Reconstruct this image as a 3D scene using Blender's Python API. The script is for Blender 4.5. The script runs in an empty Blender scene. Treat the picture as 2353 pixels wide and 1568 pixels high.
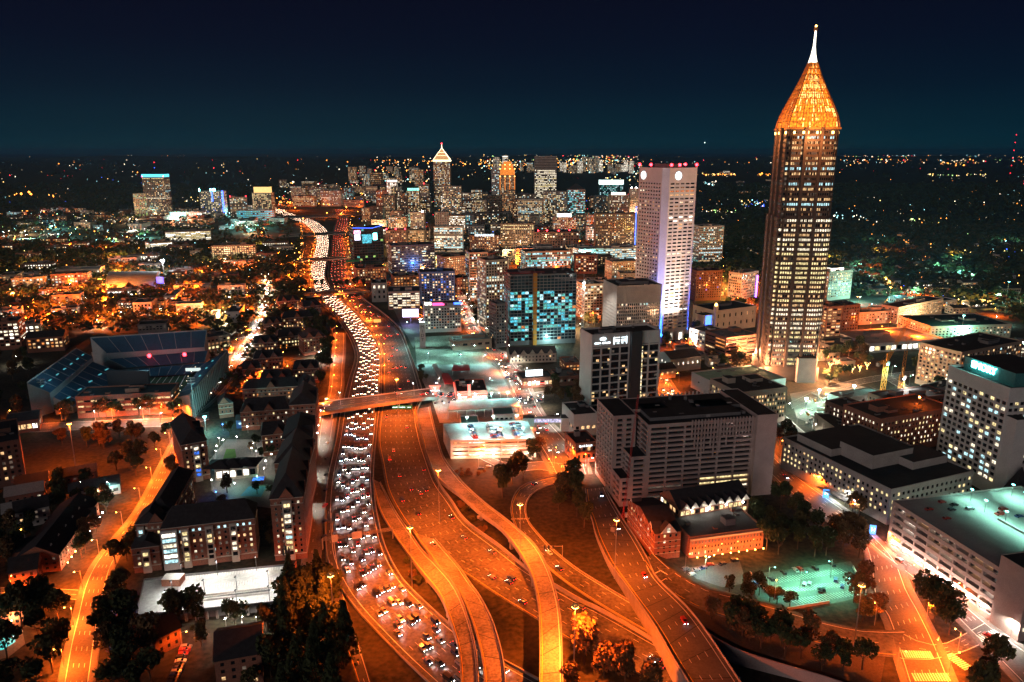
import bpy, math, random
from mathutils import Vector
R = random.Random(7)
rad = math.radians
# ---------------------------------------------------------------- camera, sky, glow, exposure
sc = bpy.context.scene
COL = sc.collection
FOC, CX, CY, CAMZ = 1700.0, 1176.5, 784.0, 211.0
PITCH = rad(14.26)
cam = bpy.data.cameras.new('camera'); camo = bpy.data.objects.new('camera', cam); COL.objects.link(camo)
cam.lens = 36 * FOC / 2353; cam.sensor_width = 36; cam.clip_start = 1; cam.clip_end = 200000
camo.location = (0, 0, CAMZ); camo.rotation_euler = (math.pi/2 - PITCH, 0, 0)
sc.camera = camo
w = bpy.data.worlds.new('World'); sc.world = w; w.use_nodes = True
nt = w.node_tree; nt.nodes.clear()
wo = nt.nodes.new('ShaderNodeOutputWorld'); add = nt.nodes.new('ShaderNodeAddShader')
b1 = nt.nodes.new('ShaderNodeBackground'); b2 = nt.nodes.new('ShaderNodeBackground')
sky = nt.nodes.new('ShaderNodeTexSky'); sky.sky_type = 'NISHITA'; sky.sun_disc = False
sky.sun_elevation = rad(-4); sky.sun_rotation = rad(200); b1.inputs[1].default_value = 0.02
tc = nt.nodes.new('ShaderNodeTexCoord'); sep = nt.nodes.new('ShaderNodeSeparateXYZ'); cr = nt.nodes.new('ShaderNodeValToRGB')
el = cr.color_ramp.elements
el[0].position = 0.0; el[0].color = (0.001, 0.024, 0.038, 1)
el[1].position = 0.42; el[1].color = (0.0020, 0.0022, 0.0095, 1)
for p_, c_ in ((0.03, (0.001, 0.0150, 0.0280, 1)), (0.08, (0.0011, 0.0065, 0.0185, 1)), (0.13, (0.0015, 0.0034, 0.0140, 1)), (0.19, (0.0019, 0.0024, 0.0112, 1))):
    e_ = el.new(p_); e_.color = c_
nt.links.new(tc.outputs['Generated'], sep.inputs[0]); nt.links.new(sep.outputs[2], cr.inputs[0])
nt.links.new(sky.outputs[0], b1.inputs[0]); nt.links.new(cr.outputs[0], b2.inputs[0]); b2.inputs[1].default_value = 1.0
nt.links.new(b1.outputs[0], add.inputs[0]); nt.links.new(b2.outputs[0], add.inputs[1]); nt.links.new(add.outputs[0], wo.inputs[0])
# added fill imitating downtown glow: low, broad and weak, from behind the viewer's left shoulder
sl = bpy.data.lights.new('glow_fill', 'SUN'); sl.energy = 0.6; sl.angle = rad(25); sl.color = (1.0, 0.84, 0.80)
so = bpy.data.objects.new('glow_fill', sl); COL.objects.link(so); so.rotation_euler = (rad(77), 0, rad(-32))
sc.view_settings.view_transform = 'Standard'; sc.view_settings.look = 'None'
sc.view_settings.exposure = 0.0; sc.view_settings.gamma = 1.0; sc.view_settings.use_curve_mapping = False
cy = sc.cycles
cy.use_denoising = True; cy.max_bounces = 3; cy.diffuse_bounces = 1; cy.glossy_bounces = 1; cy.transmission_bounces = 1
cy.transparent_max_bounces = 4; cy.caustics_reflective = False; cy.caustics_refractive = False
cy.sample_clamp_indirect = 3.0; cy.sample_clamp_direct = 0; cy.use_light_tree = True
try: cy.denoiser = 'OPENIMAGEDENOISE'; cy.denoising_input_passes = 'RGB_ALBEDO_NORMAL'
except Exception: pass
LAMP = 1.0      # all lamps scale

# ---------------------------------------------------------------- survey: bearings on the map
CP, SP = math.cos(PITCH), math.sin(PITCH)
def G(x, y, z=0.0):
    u, v = x - CX, CY - y
    Yf, Zf = FOC*CP + v*SP, v*CP - FOC*SP
    k = (z - CAMZ) / Zf
    return Vector((k*u, k*Yf, z))
def proj(p):
    d = p[1]*CP - (p[2]-CAMZ)*SP
    v = p[1]*SP + (p[2]-CAMZ)*CP
    return CX + FOC*p[0]/d, CY - FOC*v/d
def height_at(P, y):
    v = CY - y
    return CAMZ + P[1] * (v*CP - FOC*SP) / (FOC*CP + v*SP)
def pxm(P):      # pixels (of the 2353 wide frame) per metre at P
    return FOC / (P[1]*CP - (P[2]-CAMZ)*SP)

# ---------------------------------------------------------------- materials
MATS = {}
def nodes_of(name):
    m = bpy.data.materials.new(name); m.use_nodes = True
    return m, m.node_tree, m.node_tree.nodes['Principled BSDF']
def mat(name, c, rough=0.8, vary=0.25, scale=0.15, metal=0.0, spec=0.3, bump=0.0, c2=None):
    if name in MATS: return MATS[name]
    m, t, b = nodes_of(name)
    b.inputs['Roughness'].default_value = rough; b.inputs['Metallic'].default_value = metal
    b.inputs['Specular IOR Level'].default_value = spec
    g = t.nodes.new('ShaderNodeNewGeometry'); n = t.nodes.new('ShaderNodeTexNoise'); n2 = t.nodes.new('ShaderNodeTexNoise')
    n.inputs['Scale'].default_value = scale; n.inputs['Detail'].default_value = 5
    n2.inputs['Scale'].default_value = scale*13; n2.inputs['Detail'].default_value = 2
    t.links.new(g.outputs['Position'], n.inputs['Vector']); t.links.new(g.outputs['Position'], n2.inputs['Vector'])
    a = t.nodes.new('ShaderNodeMath'); a.operation = 'ADD'
    t.links.new(n.outputs[0], a.inputs[0]); t.links.new(n2.outputs[0], a.inputs[1])
    mx = t.nodes.new('ShaderNodeMapRange'); mx.inputs[1].default_value = 0.7; mx.inputs[2].default_value = 1.3
    t.links.new(a.outputs[0], mx.inputs[0])
    r = t.nodes.new('ShaderNodeMix'); r.data_type = 'RGBA'
    lo = tuple(k*(1-vary) for k in c); hi = tuple(min(1, k*(1+vary)) for k in (c2 or c))
    r.inputs[6].default_value = (*lo, 1); r.inputs[7].default_value = (*hi, 1)
    t.links.new(mx.outputs[0], r.inputs[0]); t.links.new(r.outputs[2], b.inputs['Base Color'])
    MATS[name] = m; return m
def emat(name, c, s, sample=False):
    if name in MATS: return MATS[name]
    m, t, b = nodes_of(name)
    b.inputs['Base Color'].default_value = (0.05, 0.05, 0.05, 1)
    b.inputs['Emission Color'].default_value = (*c, 1); b.inputs['Emission Strength'].default_value = s
    m.cycles.emission_sampling = 'AUTO' if sample else 'NONE'
    MATS[name] = m; return m
def wmat(name, c, s):            # a lit room behind glass: brightness varies across the pane as rooms do
    if name in MATS: return MATS[name]
    m, t, b = nodes_of(name)
    b.inputs['Base Color'].default_value = (0.03, 0.03, 0.035, 1); b.inputs['Roughness'].default_value = 0.2
    b.inputs['Emission Color'].default_value = (*c, 1)
    g = t.nodes.new('ShaderNodeNewGeometry'); n = t.nodes.new('ShaderNodeTexNoise'); n.inputs['Scale'].default_value = 0.55
    n.inputs['Detail'].default_value = 3; t.links.new(g.outputs['Position'], n.inputs['Vector'])
    mr = t.nodes.new('ShaderNodeMapRange'); mr.inputs[1].default_value = 0.3; mr.inputs[2].default_value = 0.7
    mr.inputs[3].default_value = 0.15*s; mr.inputs[4].default_value = 1.7*s
    t.links.new(n.outputs[0], mr.inputs[0]); t.links.new(mr.outputs[0], b.inputs['Emission Strength'])
    m.cycles.emission_sampling = 'NONE'
    MATS[name] = m; return m
def brick(name, c, mortar, scale=1.0):
    if name in MATS: return MATS[name]
    m, t, b = nodes_of(name)
    tcn = t.nodes.new('ShaderNodeNewGeometry'); n = t.nodes.new('ShaderNodeTexNoise'); n.inputs['Scale'].default_value = 1.6*scale; n.inputs['Detail'].default_value = 6
    wv = t.nodes.new('ShaderNodeTexWave'); wv.bands_direction = 'Z'; wv.inputs['Scale'].default_value = 1.2
    t.links.new(tcn.outputs['Position'], n.inputs['Vector']); t.links.new(tcn.outputs['Position'], wv.inputs['Vector'])
    r = t.nodes.new('ShaderNodeValToRGB'); r.color_ramp.elements[0].position = .3; r.color_ramp.elements[1].position = .75
    r.color_ramp.elements[0].color = (*[k*.6 for k in c], 1); r.color_ramp.elements[1].color = (*[min(1, k*1.25) for k in c], 1)
    mx = t.nodes.new('ShaderNodeMix'); mx.data_type = 'RGBA'; mx.inputs[7].default_value = (*mortar, 1)
    mm = t.nodes.new('ShaderNodeMath'); mm.operation = 'MULTIPLY'; mm.inputs[1].default_value = 0.22
    t.links.new(wv.outputs[1], mm.inputs[0]); t.links.new(mm.outputs[0], mx.inputs[0])
    t.links.new(n.outputs[0], r.inputs[0]); t.links.new(r.outputs[0], mx.inputs[6]); t.links.new(mx.outputs[2], b.inputs['Base Color'])
    b.inputs['Roughness'].default_value = .9
    MATS[name] = m; return m

asphalt = mat('asphalt', (.060, .057, .055), .75, .45, .045, c2=(.10, .095, .09))
asphalt_old = mat('worn_asphalt', (.095, .09, .085), .8, .3, .08)
concrete_road = mat('concrete_paving', (.15, .14, .13), .75, .3, .07)
deck_conc = mat('deck_concrete', (.15, .14, .13), .7, .45, .07, c2=(.22, .20, .19))
barrier_m = mat('barrier_concrete', (.30, .28, .26), .8, .25, .3)
white_paint = mat('road_paint_white', (.75, .75, .72), .6, .2, .8)
yellow_paint = mat('road_paint_yellow', (.70, .45, .05), .6, .2, .8)
grass = mat('grass', (.014, .018, .008), .95, .7, .028, c2=(.034, .028, .016))
soil = mat('mulch', (.06, .045, .03), .95, .4, .1)
conc = mat('light_concrete', (.34, .31, .29), .8, .18, .12)
conc_w = mat('white_concrete', (.55, .52, .49), .75, .12, .1)
conc_d = mat('dark_concrete', (.16, .15, .15), .8, .2, .12)
granite = mat('red_brown_granite', (.125, .078, .06), .5, .15, .2)
brown = mat('brown_cladding', (.15, .10, .08), .7, .2, .2)
tan = mat('tan_cladding', (.36, .28, .21), .75, .18, .2)
cream = mat('cream_stucco', (.48, .42, .34), .8, .12, .15)
pinkc = mat('pinkish_precast', (.42, .32, .29), .75, .15, .15)
steel = mat('grey_steel', (.25, .25, .26), .45, .1, 1, metal=.6)
galv = mat('galvanised_metal', (.35, .35, .35), .5, .1, 1, metal=.4)
dark_metal = mat('dark_metal', (.04, .04, .045), .5, .2, 1)
black_roof = mat('black_roof_membrane', (.022, .021, .023), .9, .4, .12)
grey_roof = mat('grey_roof_membrane', (.07, .07, .075), .85, .35, .12)
pale_roof = mat('pale_roof_membrane', (.30, .29, .27), .85, .25, .1)
white_roof = mat('white_deck_paving', (.42, .42, .41), .8, .22, .06)
shingle = mat('dark_shingles', (.035, .030, .032), .9, .35, .5)
brickr = brick('red_brick', (.30, .105, .06), (.30, .24, .2))
brickd = brick('dark_brick', (.18, .075, .05), (.2, .16, .14))
limestone = mat('limestone_trim', (.48, .42, .36), .8, .12, .3)
glass_d = mat('dark_glass', (.012, .014, .018), .12, .2, .3, spec=.5)
glass_b = mat('blue_glass', (.02, .05, .065), .12, .2, .3, spec=.5)
orange_st = mat('orange_painted_steel', (.55, .22, .03), .55, .15, 1)
red_st = mat('red_painted_steel', (.45, .05, .04), .55, .15, 1)
bark = mat('bark', (.07, .05, .035), .95, .3, 1)
leaf1 = mat('leaves_dark', (.028, .045, .014), .8, .45, .35, c2=(.05, .06, .02))
leaf2 = mat('leaves_olive', (.055, .06, .02), .8, .45, .35, c2=(.09, .075, .025))
leaf3 = mat('leaves_autumn', (.10, .05, .018), .8, .45, .35, c2=(.14, .08, .03))
seat_m = mat('stadium_seats', (.022, .065, .11), .6, .2, .3)
turf = mat('stadium_turf', (.03, .07, .03), .9, .25, .1)
purple_m = mat('purple_paint', (.2, .1, .3), .7)
teal_p = mat('teal_metal', (.05, .18, .18), .5)
red_p = mat('red_canopy', (.5, .03, .03), .5, .1)
SOD = (1.0, .135, .010); WARM = (1.0, .62, .30); WHITE = (1.0, .93, .82); COOL = (.62, .93, 1.0); TEAL = (.35, 1.0, .85); BLUE = (.02, .12, 1.0); RED = (1.0, .02, .02)
W = {'warm': wmat('room_warm', (1, .60, .27), 1.15), 'warm_dim': wmat('room_warm_dim', (1, .50, .2), .38), 'white': wmat('room_white', (1, .86, .62), 1.5),
     'cool': wmat('room_cool', (.55, .93, 1), 1.25), 'yellow': wmat('room_yellow', (1, .78, .36), 1.3), 'dim': wmat('room_dim', (.8, .6, .45), .12),
     'cyan': wmat('room_cyan', (.12, .75, .95), .9), 'orange': wmat('room_orange', (1, .33, .08), .9), 'blue': wmat('room_blue', (.05, .2, 1), 1.3),
     'bright': wmat('room_bright', (1, .93, .78), 3.2), 'green': wmat('room_green', (.55, 1, .25), .8), 'teal': wmat('room_teal', (.2, .9, .8), .7), 'dark': glass_d, 'glass': glass_b}
E_sod = emat('sodium_lens', (1.0, .33, .05), 70); E_white = emat('white_lens', (1, .95, .85), 80); E_cool = emat('cool_lens', (.6, 1, .95), 90)
E_red = emat('red_beacon', (1, .02, .03), 22); E_blue = emat('blue_lens', (.03, .15, 1), 20); E_green = emat('green_lens', (.05, 1, .4), 12)
E_sign = emat('sign_white', (.75, .93, 1), 4.5); E_gold = emat('gold_flood_lens', (1, .55, .12), 12); E_teal = emat('teal_lens', (.2, .95, .9), 22)
E_fairy = emat('fairy_light', (1, .72, .25), 10); E_neon = emat('red_neon', (1, .10, .07), 5); E_bs = emat('blue_strip', (.04, .12, 1), 6); E_pur = emat('purple_lens', (.4, .1, 1), 8)
E_logo = emat('logo_disc', (.8, .95, 1), 3.2)
E_head = emat('headlight_lens', (1, .90, .80), 60, True); E_headb = emat('headlight_lens_xenon', (.62, .78, 1), 60, True); E_tail = emat('taillight_lens', (1, .03, .02), 13, False)

# ---------------------------------------------------------------- mesh helpers
class MB:
    def __init__(s): s.v = []; s.f = []; s.m = []; s.mats = []
    def mi(s, m):
        if m not in s.mats: s.mats.append(m)
        return s.mats.index(m)
    def quad(s, a, b, c, d, m):
        i = len(s.v); s.v += [a, b, c, d]; s.f.append((i, i+1, i+2, i+3)); s.m.append(s.mi(m))
    def poly(s, pts, m):
        i = len(s.v); s.v += list(pts); s.f.append(tuple(range(i, i+len(pts)))); s.m.append(s.mi(m))
    def prism(s, pts, z0, z1, m, mt=None, bottom=True):
        n = len(pts); i = len(s.v)
        s.v += [(p[0], p[1], z0) for p in pts] + [(p[0], p[1], z1) for p in pts]
        k = s.mi(m)
        for j in range(n):
            s.f.append((i+j, i+(j+1) % n, i+n+(j+1) % n, i+n+j)); s.m.append(k)
        s.f.append(tuple(i+n+j for j in range(n))); s.m.append(s.mi(mt or m))
        if bottom: s.f.append(tuple(i+n-1-j for j in range(n))); s.m.append(k)
    def box(s, c, u, dims, z0, z1, m, mt=None):       # centre (x,y), unit dir u, (length along u, depth)
        nx, ny = -u[1], u[0]; a, b = dims[0]/2, dims[1]/2
        pts = [(c[0]+u[0]*i*a+nx*j*b, c[1]+u[1]*i*a+ny*j*b) for i, j in ((-1, -1), (1, -1), (1, 1), (-1, 1))]
        s.prism(pts, z0, z1, m, mt)
    def bar(s, a, b, r, m, n=5):
        a = Vector(a); b = Vector(b); d = (b-a)
        if d.length < 1e-6: return
        d.normalize(); x = d.orthogonal().normalized(); y = d.cross(x)
        i = len(s.v); r2 = r if not isinstance(r, tuple) else r[1]; r1 = r if not isinstance(r, tuple) else r[0]
        for P, q in ((a, r1), (b, r2)):
            for k in range(n):
                t = 2*math.pi*k/n; s.v.append(tuple(P + x*math.cos(t)*q + y*math.sin(t)*q))
        k_ = s.mi(m)
        for k in range(n): s.f.append((i+k, i+(k+1) % n, i+n+(k+1) % n, i+n+k)); s.m.append(k_)
        s.f.append(tuple(i+n-1-k for k in range(n))); s.m.append(k_); s.f.append(tuple(i+n+k for k in range(n))); s.m.append(k_)
    def ball(s, c, r, m, seg=6, ring=4, sz=1.0):
        i = len(s.v); k_ = s.mi(m); s.v.append((c[0], c[1], c[2]-r*sz))
        for a in range(1, ring):
            t = math.pi*a/ring
            for b in range(seg):
                p = 2*math.pi*b/seg; s.v.append((c[0]+r*math.sin(t)*math.cos(p), c[1]+r*math.sin(t)*math.sin(p), c[2]-r*sz*math.cos(t)))
        s.v.append((c[0], c[1], c[2]+r*sz)); top = len(s.v)-1
        for b in range(seg):
            s.f.append((i, i+1+(b+1) % seg, i+1+b)); s.m.append(k_)
            for a in range(ring-2):
                p = i+1+a*seg; s.f.append((p+b, p+(b+1) % seg, p+seg+(b+1) % seg, p+seg+b)); s.m.append(k_)
            p = i+1+(ring-2)*seg; s.f.append((p+b, p+(b+1) % seg, top)); s.m.append(k_)
    def mesh(s, name, off=None):
        me = bpy.data.meshes.new(name)
        v = s.v if off is None else [(p[0]-off[0], p[1]-off[1], p[2]-off[2]) for p in s.v]
        me.from_pydata(v, [], s.f)
        for m in s.mats: me.materials.append(m)
        if len(s.mats) > 1: me.polygons.foreach_set('material_index', s.m)
        me.update(); return me
    def obj(s, name, parent=None, off=None, **k):
        if not s.f: return None
        if off is None and parent is not None: off = parent.location
        o = bpy.data.objects.new(name, s.mesh(name, off)); COL.objects.link(o); o.parent = parent
        if parent is None and off is not None: o.location = off
        for a, b in k.items(): o[a] = b
        return o
def tag(o, label, cat, group=None):
    label = ' '.join(label.split()[:16]).rstrip(',')
    o['label'] = label; o['category'] = cat
    if group: o['group'] = group
    return o
def empty(name, loc, label=None, cat=None, group=None, rz=0):
    o = bpy.data.objects.new(name, None); COL.objects.link(o); o.location = loc; o.rotation_euler = (0, 0, rz)
    o.empty_display_size = 1
    if label: tag(o, label, cat, group)
    return o
def link(me, name, parent=None, loc=(0, 0, 0), rz=0, scale=None):
    o = bpy.data.objects.new(name, me); COL.objects.link(o); o.parent = parent; o.location = loc; o.rotation_euler = (0, 0, rz)
    if scale: o.scale = scale
    return o
def copy_tree(o, parent=None):
    c = o.copy(); COL.objects.link(c); c.parent = parent
    for ch in KIDS.get(o.name, list(o.children)): copy_tree(ch, c)
    return c
KIDS = {}
def light(parent, loc, c, power, r=.4, spot=None, aim=None, name='lamp_light'):
    l = bpy.data.lights.new(name, 'SPOT' if spot else 'POINT'); l.color = c; l.energy = power*LAMP; l.shadow_soft_size = r
    if spot: l.spot_size = rad(spot); l.spot_blend = .6
    o = bpy.data.objects.new(name, l); COL.objects.link(o); o.parent = parent; o.location = loc
    if aim is not None: o.rotation_euler = (Vector(aim)).to_track_quat('-Z', 'Y').to_euler()
    return o
LIGHTDATA = {}
def light_shared(parent, loc, key, c, power, r=.4, spot=None):
    if key not in LIGHTDATA:
        l = bpy.data.lights.new('lamp_light', 'SPOT' if spot else 'POINT'); l.color = c; l.energy = power*LAMP; l.shadow_soft_size = r
        if spot: l.spot_size = rad(spot); l.spot_blend = .5
        LIGHTDATA[key] = l
    o = bpy.data.objects.new('lamp_light', LIGHTDATA[key]); COL.objects.link(o); o.parent = parent; o.location = loc
    return o
# occupied ground, 5 m cells
OCC = set(); CELL = 5.0
def mark(poly, grow=0):
    xs = [p[0] for p in poly]; ys = [p[1] for p in poly]; n = len(poly)
    for i in range(int((min(xs)-grow)//CELL), int((max(xs)+grow)//CELL)+1):
        for j in range(int((min(ys)-grow)//CELL), int((max(ys)+grow)//CELL)+1):
            x, y = (i+.5)*CELL, (j+.5)*CELL
            if inside(poly, x, y): OCC.add((i, j))
            elif grow:
                for gx, gy in ((grow, 0), (-grow, 0), (0, grow), (0, -grow)):
                    if inside(poly, x+gx, y+gy): OCC.add((i, j)); break
def inside(poly, x, y):
    c = False; n = len(poly); j = n-1
    for i in range(n):
        xi, yi, xj, yj = poly[i][0], poly[i][1], poly[j][0], poly[j][1]
        if (yi > y) != (yj > y) and x < (xj-xi)*(y-yi)/(yj-yi)+xi: c = not c
        j = i
    return c
def free(x, y, r=0):
    for gx, gy in ((0, 0), (r, 0), (-r, 0), (0, r), (0, -r)):
        if (int((x+gx)//CELL), int((y+gy)//CELL)) in OCC: return False
        if not r: return True
    return True
# ---------------------------------------------------------------- ground
gb = MB()
S_ = 90000.0
gb.quad((-S_, -2000, 0), (S_, -2000, 0), (S_, 2*S_, 0), (-S_, 2*S_, 0), grass)
gb.obj('ground', kind='structure')
def sheet(name, px, m, z=.02, kind='structure', **k):
    b = MB(); pts = [G(x, y, z) for x, y in px]; b.poly([tuple(p) for p in pts], m)
    # normals up
    a = sum((pts[i][0]*pts[(i+1) % len(pts)][1]-pts[(i+1) % len(pts)][0]*pts[i][1]) for i in range(len(pts)))
    if a < 0: b.f[0] = tuple(reversed(b.f[0]))
    o = b.obj(name, kind=kind); return o, pts

# ---------------------------------------------------------------- roads: two surveyed edges, smoothly joined
def catmull(P, n):
    out = []; m = len(P)
    for i in range(m-1):
        p0, p1, p2, p3 = P[max(i-1, 0)], P[i], P[i+1], P[min(i+2, m-1)]
        for k in range(n):
            t = k/n; out.append(.5*((2*p1)+(p2-p0)*t+(2*p0-5*p1+4*p2-p3)*t*t+(3*p1-p0-3*p2+p3)*t**3))
    out.append(P[-1].copy()); return out
class Road:
    def __init__(s, L, Rr, z=0, n=8):
        zs = z if isinstance(z, (list, tuple)) else [z]*len(L)
        s.L = catmull([G(a, b, q) for (a, b), q in zip(L, zs)], n); s.R = catmull([G(a, b, q) for (a, b), q in zip(Rr, zs)], n)
        s.N = len(s.L); s.d = [0.0]
        for i in range(1, s.N): s.d.append(s.d[-1]+((s.L[i]+s.R[i])/2-(s.L[i-1]+s.R[i-1])/2).length)
        s.len = s.d[-1]
        for i in range(s.N-1): 
            if s.L[i].y < 3500: mark([s.L[i], s.R[i], s.R[i+1], s.L[i+1]], 3)
    def at(s, d, q):
        d = min(max(d, 0), s.len-1e-3); lo, hi = 0, s.N-1
        while hi-lo > 1:
            mid = (lo+hi)//2
            if s.d[mid] <= d: lo = mid
            else: hi = mid
        t = (d-s.d[lo])/max(1e-6, s.d[hi]-s.d[lo])
        a = s.L[lo].lerp(s.L[hi], t); b = s.R[lo].lerp(s.R[hi], t)
        tan_ = ((s.L[hi]+s.R[hi])-(s.L[lo]+s.R[lo])).normalized()
        return a.lerp(b, q), tan_
    def width(s, d): return (s.at(d, 0)[0]-s.at(d, 1)[0]).length
    def surface(s, name, m, dz=.03):
        b = MB(); K = 3
        for i in range(s.N-1):
            for k in range(K):
                f = [s.L[i].lerp(s.R[i], k/K), s.L[i].lerp(s.R[i], (k+1)/K), s.L[i+1].lerp(s.R[i+1], (k+1)/K), s.L[i+1].lerp(s.R[i+1], k/K)]
                b.quad(*[(p.x, p.y, p.z+dz) for p in reversed(f)], m)
        return b.obj(name, kind='structure')
    def line(s, b, q, m, w=.25, dash=None, d0=0, d1=None, dz=.06):
        d1 = s.len if d1 is None else d1; d = d0
        step = dash[0] if dash else 9.0
        while d < d1:
            e = min(d+step, d1); p, t = s.at(d, q); p2, t2 = s.at(e, q)
            n1 = Vector((-t.y, t.x, 0)).normalized()*w/2; n2 = Vector((-t2.y, t2.x, 0)).normalized()*w/2; up = Vector((0, 0, dz))
            A, B, C, D = p-n1+up, p2-n2+up, p2+n2+up, p+n1+up
            b.quad(tuple(A), tuple(B), tuple(C), tuple(D), m)
            d = e if not dash else e+dash[1]
    def wall(s, b, q, m, h=.9, t=.5, drop=0, d0=0, d1=None, cap=None, step=6):
        d1 = s.len if d1 is None else d1; n = max(1, int((d1-d0)/step)); ring = None
        i0 = None
        for k in range(n+1):
            p, tt = s.at(d0+(d1-d0)*k/n, q); nn = Vector((-tt.y, tt.x, 0)).normalized()*t/2
            dr = drop if not callable(drop) else drop(p)
            r = [p-nn-Vector((0, 0, dr)), p+nn-Vector((0, 0, dr)), p+nn*.7+Vector((0, 0, h)), p-nn*.7+Vector((0, 0, h))]
            i = len(b.v); b.v += [tuple(x) for x in r]
            if i0 is not None:
                for a in range(4):
                    b.f.append((i0+a, i0+(a+1) % 4, i+(a+1) % 4, i+a)); b.m.append(b.mi(m))
            else: b.f.append((i, i+1, i+2, i+3)); b.m.append(b.mi(m))
            i0 = i
        b.f.append((i0+3, i0+2, i0+1, i0)); b.m.append(b.mi(m))

SB = Road([(640,474),(628,486),(655,500),(690,513),(712,530),(723,548),(722,570),(711,607),(713,640),(720,679),(767,724),(793,759),(811,795),(816,825),(803,871),(793,912),(784,950),(774,1011),(756,1093),(748,1171),(750,1240),(757,1290),(785,1350),(822,1402),(875,1460),(929,1515),(985,1568),(1060,1640)],
          [(668,479),(655,485),(680,494),(725,508),(752,528),(757,548),(757,570),(751,607),(748,640),(774,679),(819,722),(847,755),(870,795),(876,825),(875,871),(874,912),(868,950),(862,1011),(856,1085),(860,1153),(870,1210),(884,1262),(912,1318),(936,1349),(986,1398),(1035,1441),(1100,1490),(1234,1565)], 0)
NB = Road([(765,480),(770,490),(772,505),(766,525),(762,548),(760,570),(756,607),(755,640),(778,679),(823,722),(851,757),(878,812),(879,871),(880,912),(874,950),(868,1011),(877,1064),(890,1128),(922,1189),(950,1224),(982,1274),(1057,1312),(1106,1345),(1160,1380),(1234,1425),(1298,1466),(1412,1520),(1520,1580)],
          [(790,480),(798,490),(802,505),(800,525),(790,548),(795,570),(800,607),(803,640),(825,679),(881,722),(919,759),(941,812),(961,871),(970,912),(958,950),(969,1011),(985,1060),(1003,1107),(1035,1153),(1071,1203),(1142,1256),(1213,1313),(1277,1352),(1330,1383),(1376,1405),(1440,1440),(1540,1497),(1700,1568)], 0)
RA = Road([(856,1100),(872,1171),(907,1231),(943,1281),(971,1317),(1010,1366),(1035,1427),(1053,1487),(1058,1530),(1060,1568),(1060,1680)],
          [(874,1110),(907,1174),(939,1221),(971,1267),(1000,1295),(1042,1345),(1070,1405),(1090,1475),(1098,1530),(1099,1568),(1099,1680)], [.02,.02,.1,.8,2.5,6,8,8.5,8.5,8.5,8.5])
RB = Road([(950,1224),(968,1250),(990,1277),(1014,1313),(1053,1356),(1078,1412),(1096,1466),(1110,1526),(1113,1568),(1113,1680)],
          [(1000,1240),(1030,1275),(1057,1306),(1078,1338),(1106,1377),(1131,1427),(1149,1484),(1158,1530),(1161,1568),(1163,1680)], [.05,.3,1.2,3.2,6,8,8.5,8.5,8.5,8.5])
RC = Road([(948,941),(958,975),(971,1011),(980,1054),(1007,1100),(1057,1139),(1106,1182),(1153,1217),(1192,1267),(1220,1320),(1236,1384),(1241,1473),(1240,1568),(1240,1680)],
          [(988,935),(997,975),(1007,1011),(1021,1054),(1057,1103),(1106,1150),(1156,1189),(1195,1221),(1234,1260),(1263,1317),(1280,1373),(1289,1437),(1293,1568),(1294,1680)], [.06,.06,.1,.5,1.5,3,5,7,8.5,9.5,10,10,10,10])
RO = Road([(748,1171),(747,1240),(750,1331),(765,1395),(792,1480),(822,1568),(845,1660)],
          [(762,1180),(770,1250),(783,1331),(800,1402),(825,1480),(852,1568),(875,1660)], .02)
RD = Road([(1330,1092),(1285,1094),(1240,1104),(1196,1122),(1176,1160),(1182,1202),(1208,1246),(1240,1284),(1290,1330),(1356,1375),(1440,1425),(1520,1470)],
          [(1335,1108),(1290,1110),(1255,1118),(1222,1136),(1208,1164),(1213,1197),(1240,1232),(1272,1265),(1325,1308),(1400,1355),(1475,1400),(1545,1440)], 0)
RE = Road([(1345,1125),(1350,1165),(1362,1200),(1370,1231),(1399,1292),(1441,1350),(1503,1437),(1546,1512),(1581,1568),(1625,1640)],
          [(1390,1120),(1405,1150),(1432,1195),(1460,1237),(1487,1284),(1510,1330),(1578,1396),(1628,1460),(1700,1568),(1750,1640)], [.05,.05,.3,.8,3,5.5,9,10,10,10])
RF = Road([(1480,1290),(1520,1345),(1590,1392),(1680,1425),(1780,1455),(1890,1485),(2000,1505),(2060,1512)],
          [(1500,1270),(1550,1312),(1620,1352),(1700,1372),(1800,1400),(1900,1430),(1990,1447),(2080,1447)], [3.5,5.5,5.5,4,2.2,1,.3,.05])
RG = Road([(1690,1010),(1730,1045),(1767,1086),(1838,1150),(1920,1205),(1985,1250),(2000,1300),(2008,1366),(2040,1420),(2062,1490),(2090,1580)],
          [(1720,985),(1750,1015),(1790,1062),(1863,1118),(1950,1180),(2010,1235),(2058,1290),(2085,1355),(2110,1400),(2150,1480),(2190,1580)], .01)
RH = Road([(1985,1236),(2030,1275),(2095,1325),(2165,1385),(2230,1450),(2290,1510),(2353,1575)],
          [(2037,1246),(2085,1285),(2140,1325),(2210,1385),(2275,1440),(2330,1478),(2400,1525)], .02)
RI = Road([(2020,1500),(2090,1520),(2180,1510),(2260,1480),(2353,1430)], [(2060,1445),(2120,1475),(2170,1478),(2235,1445),(2353,1380)], .0)
RJ = Road([(610,640),(606,665),(596,720),(572,770),(548,805),(518,850),(486,890),(452,925),(425,955),(405,1000),(366,1077),(316,1171),(262,1240),(222,1292),(196,1344),(178,1416),(162,1481),(146,1568),(130,1660)],
          [(614,640),(614,665),(608,720),(590,770),(570,805),(545,850),(518,890),(485,925),(452,955),(430,1000),(392,1077),(340,1171),(295,1240),(260,1292),(243,1344),(228,1416),(217,1481),(205,1568),(190,1660)], 0)
RK = Road([(-40,1000),(100,993),(260,985),(420,978),(480,965)], [(-40,978),(100,972),(260,965),(420,958),(480,946)], .01)
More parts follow.
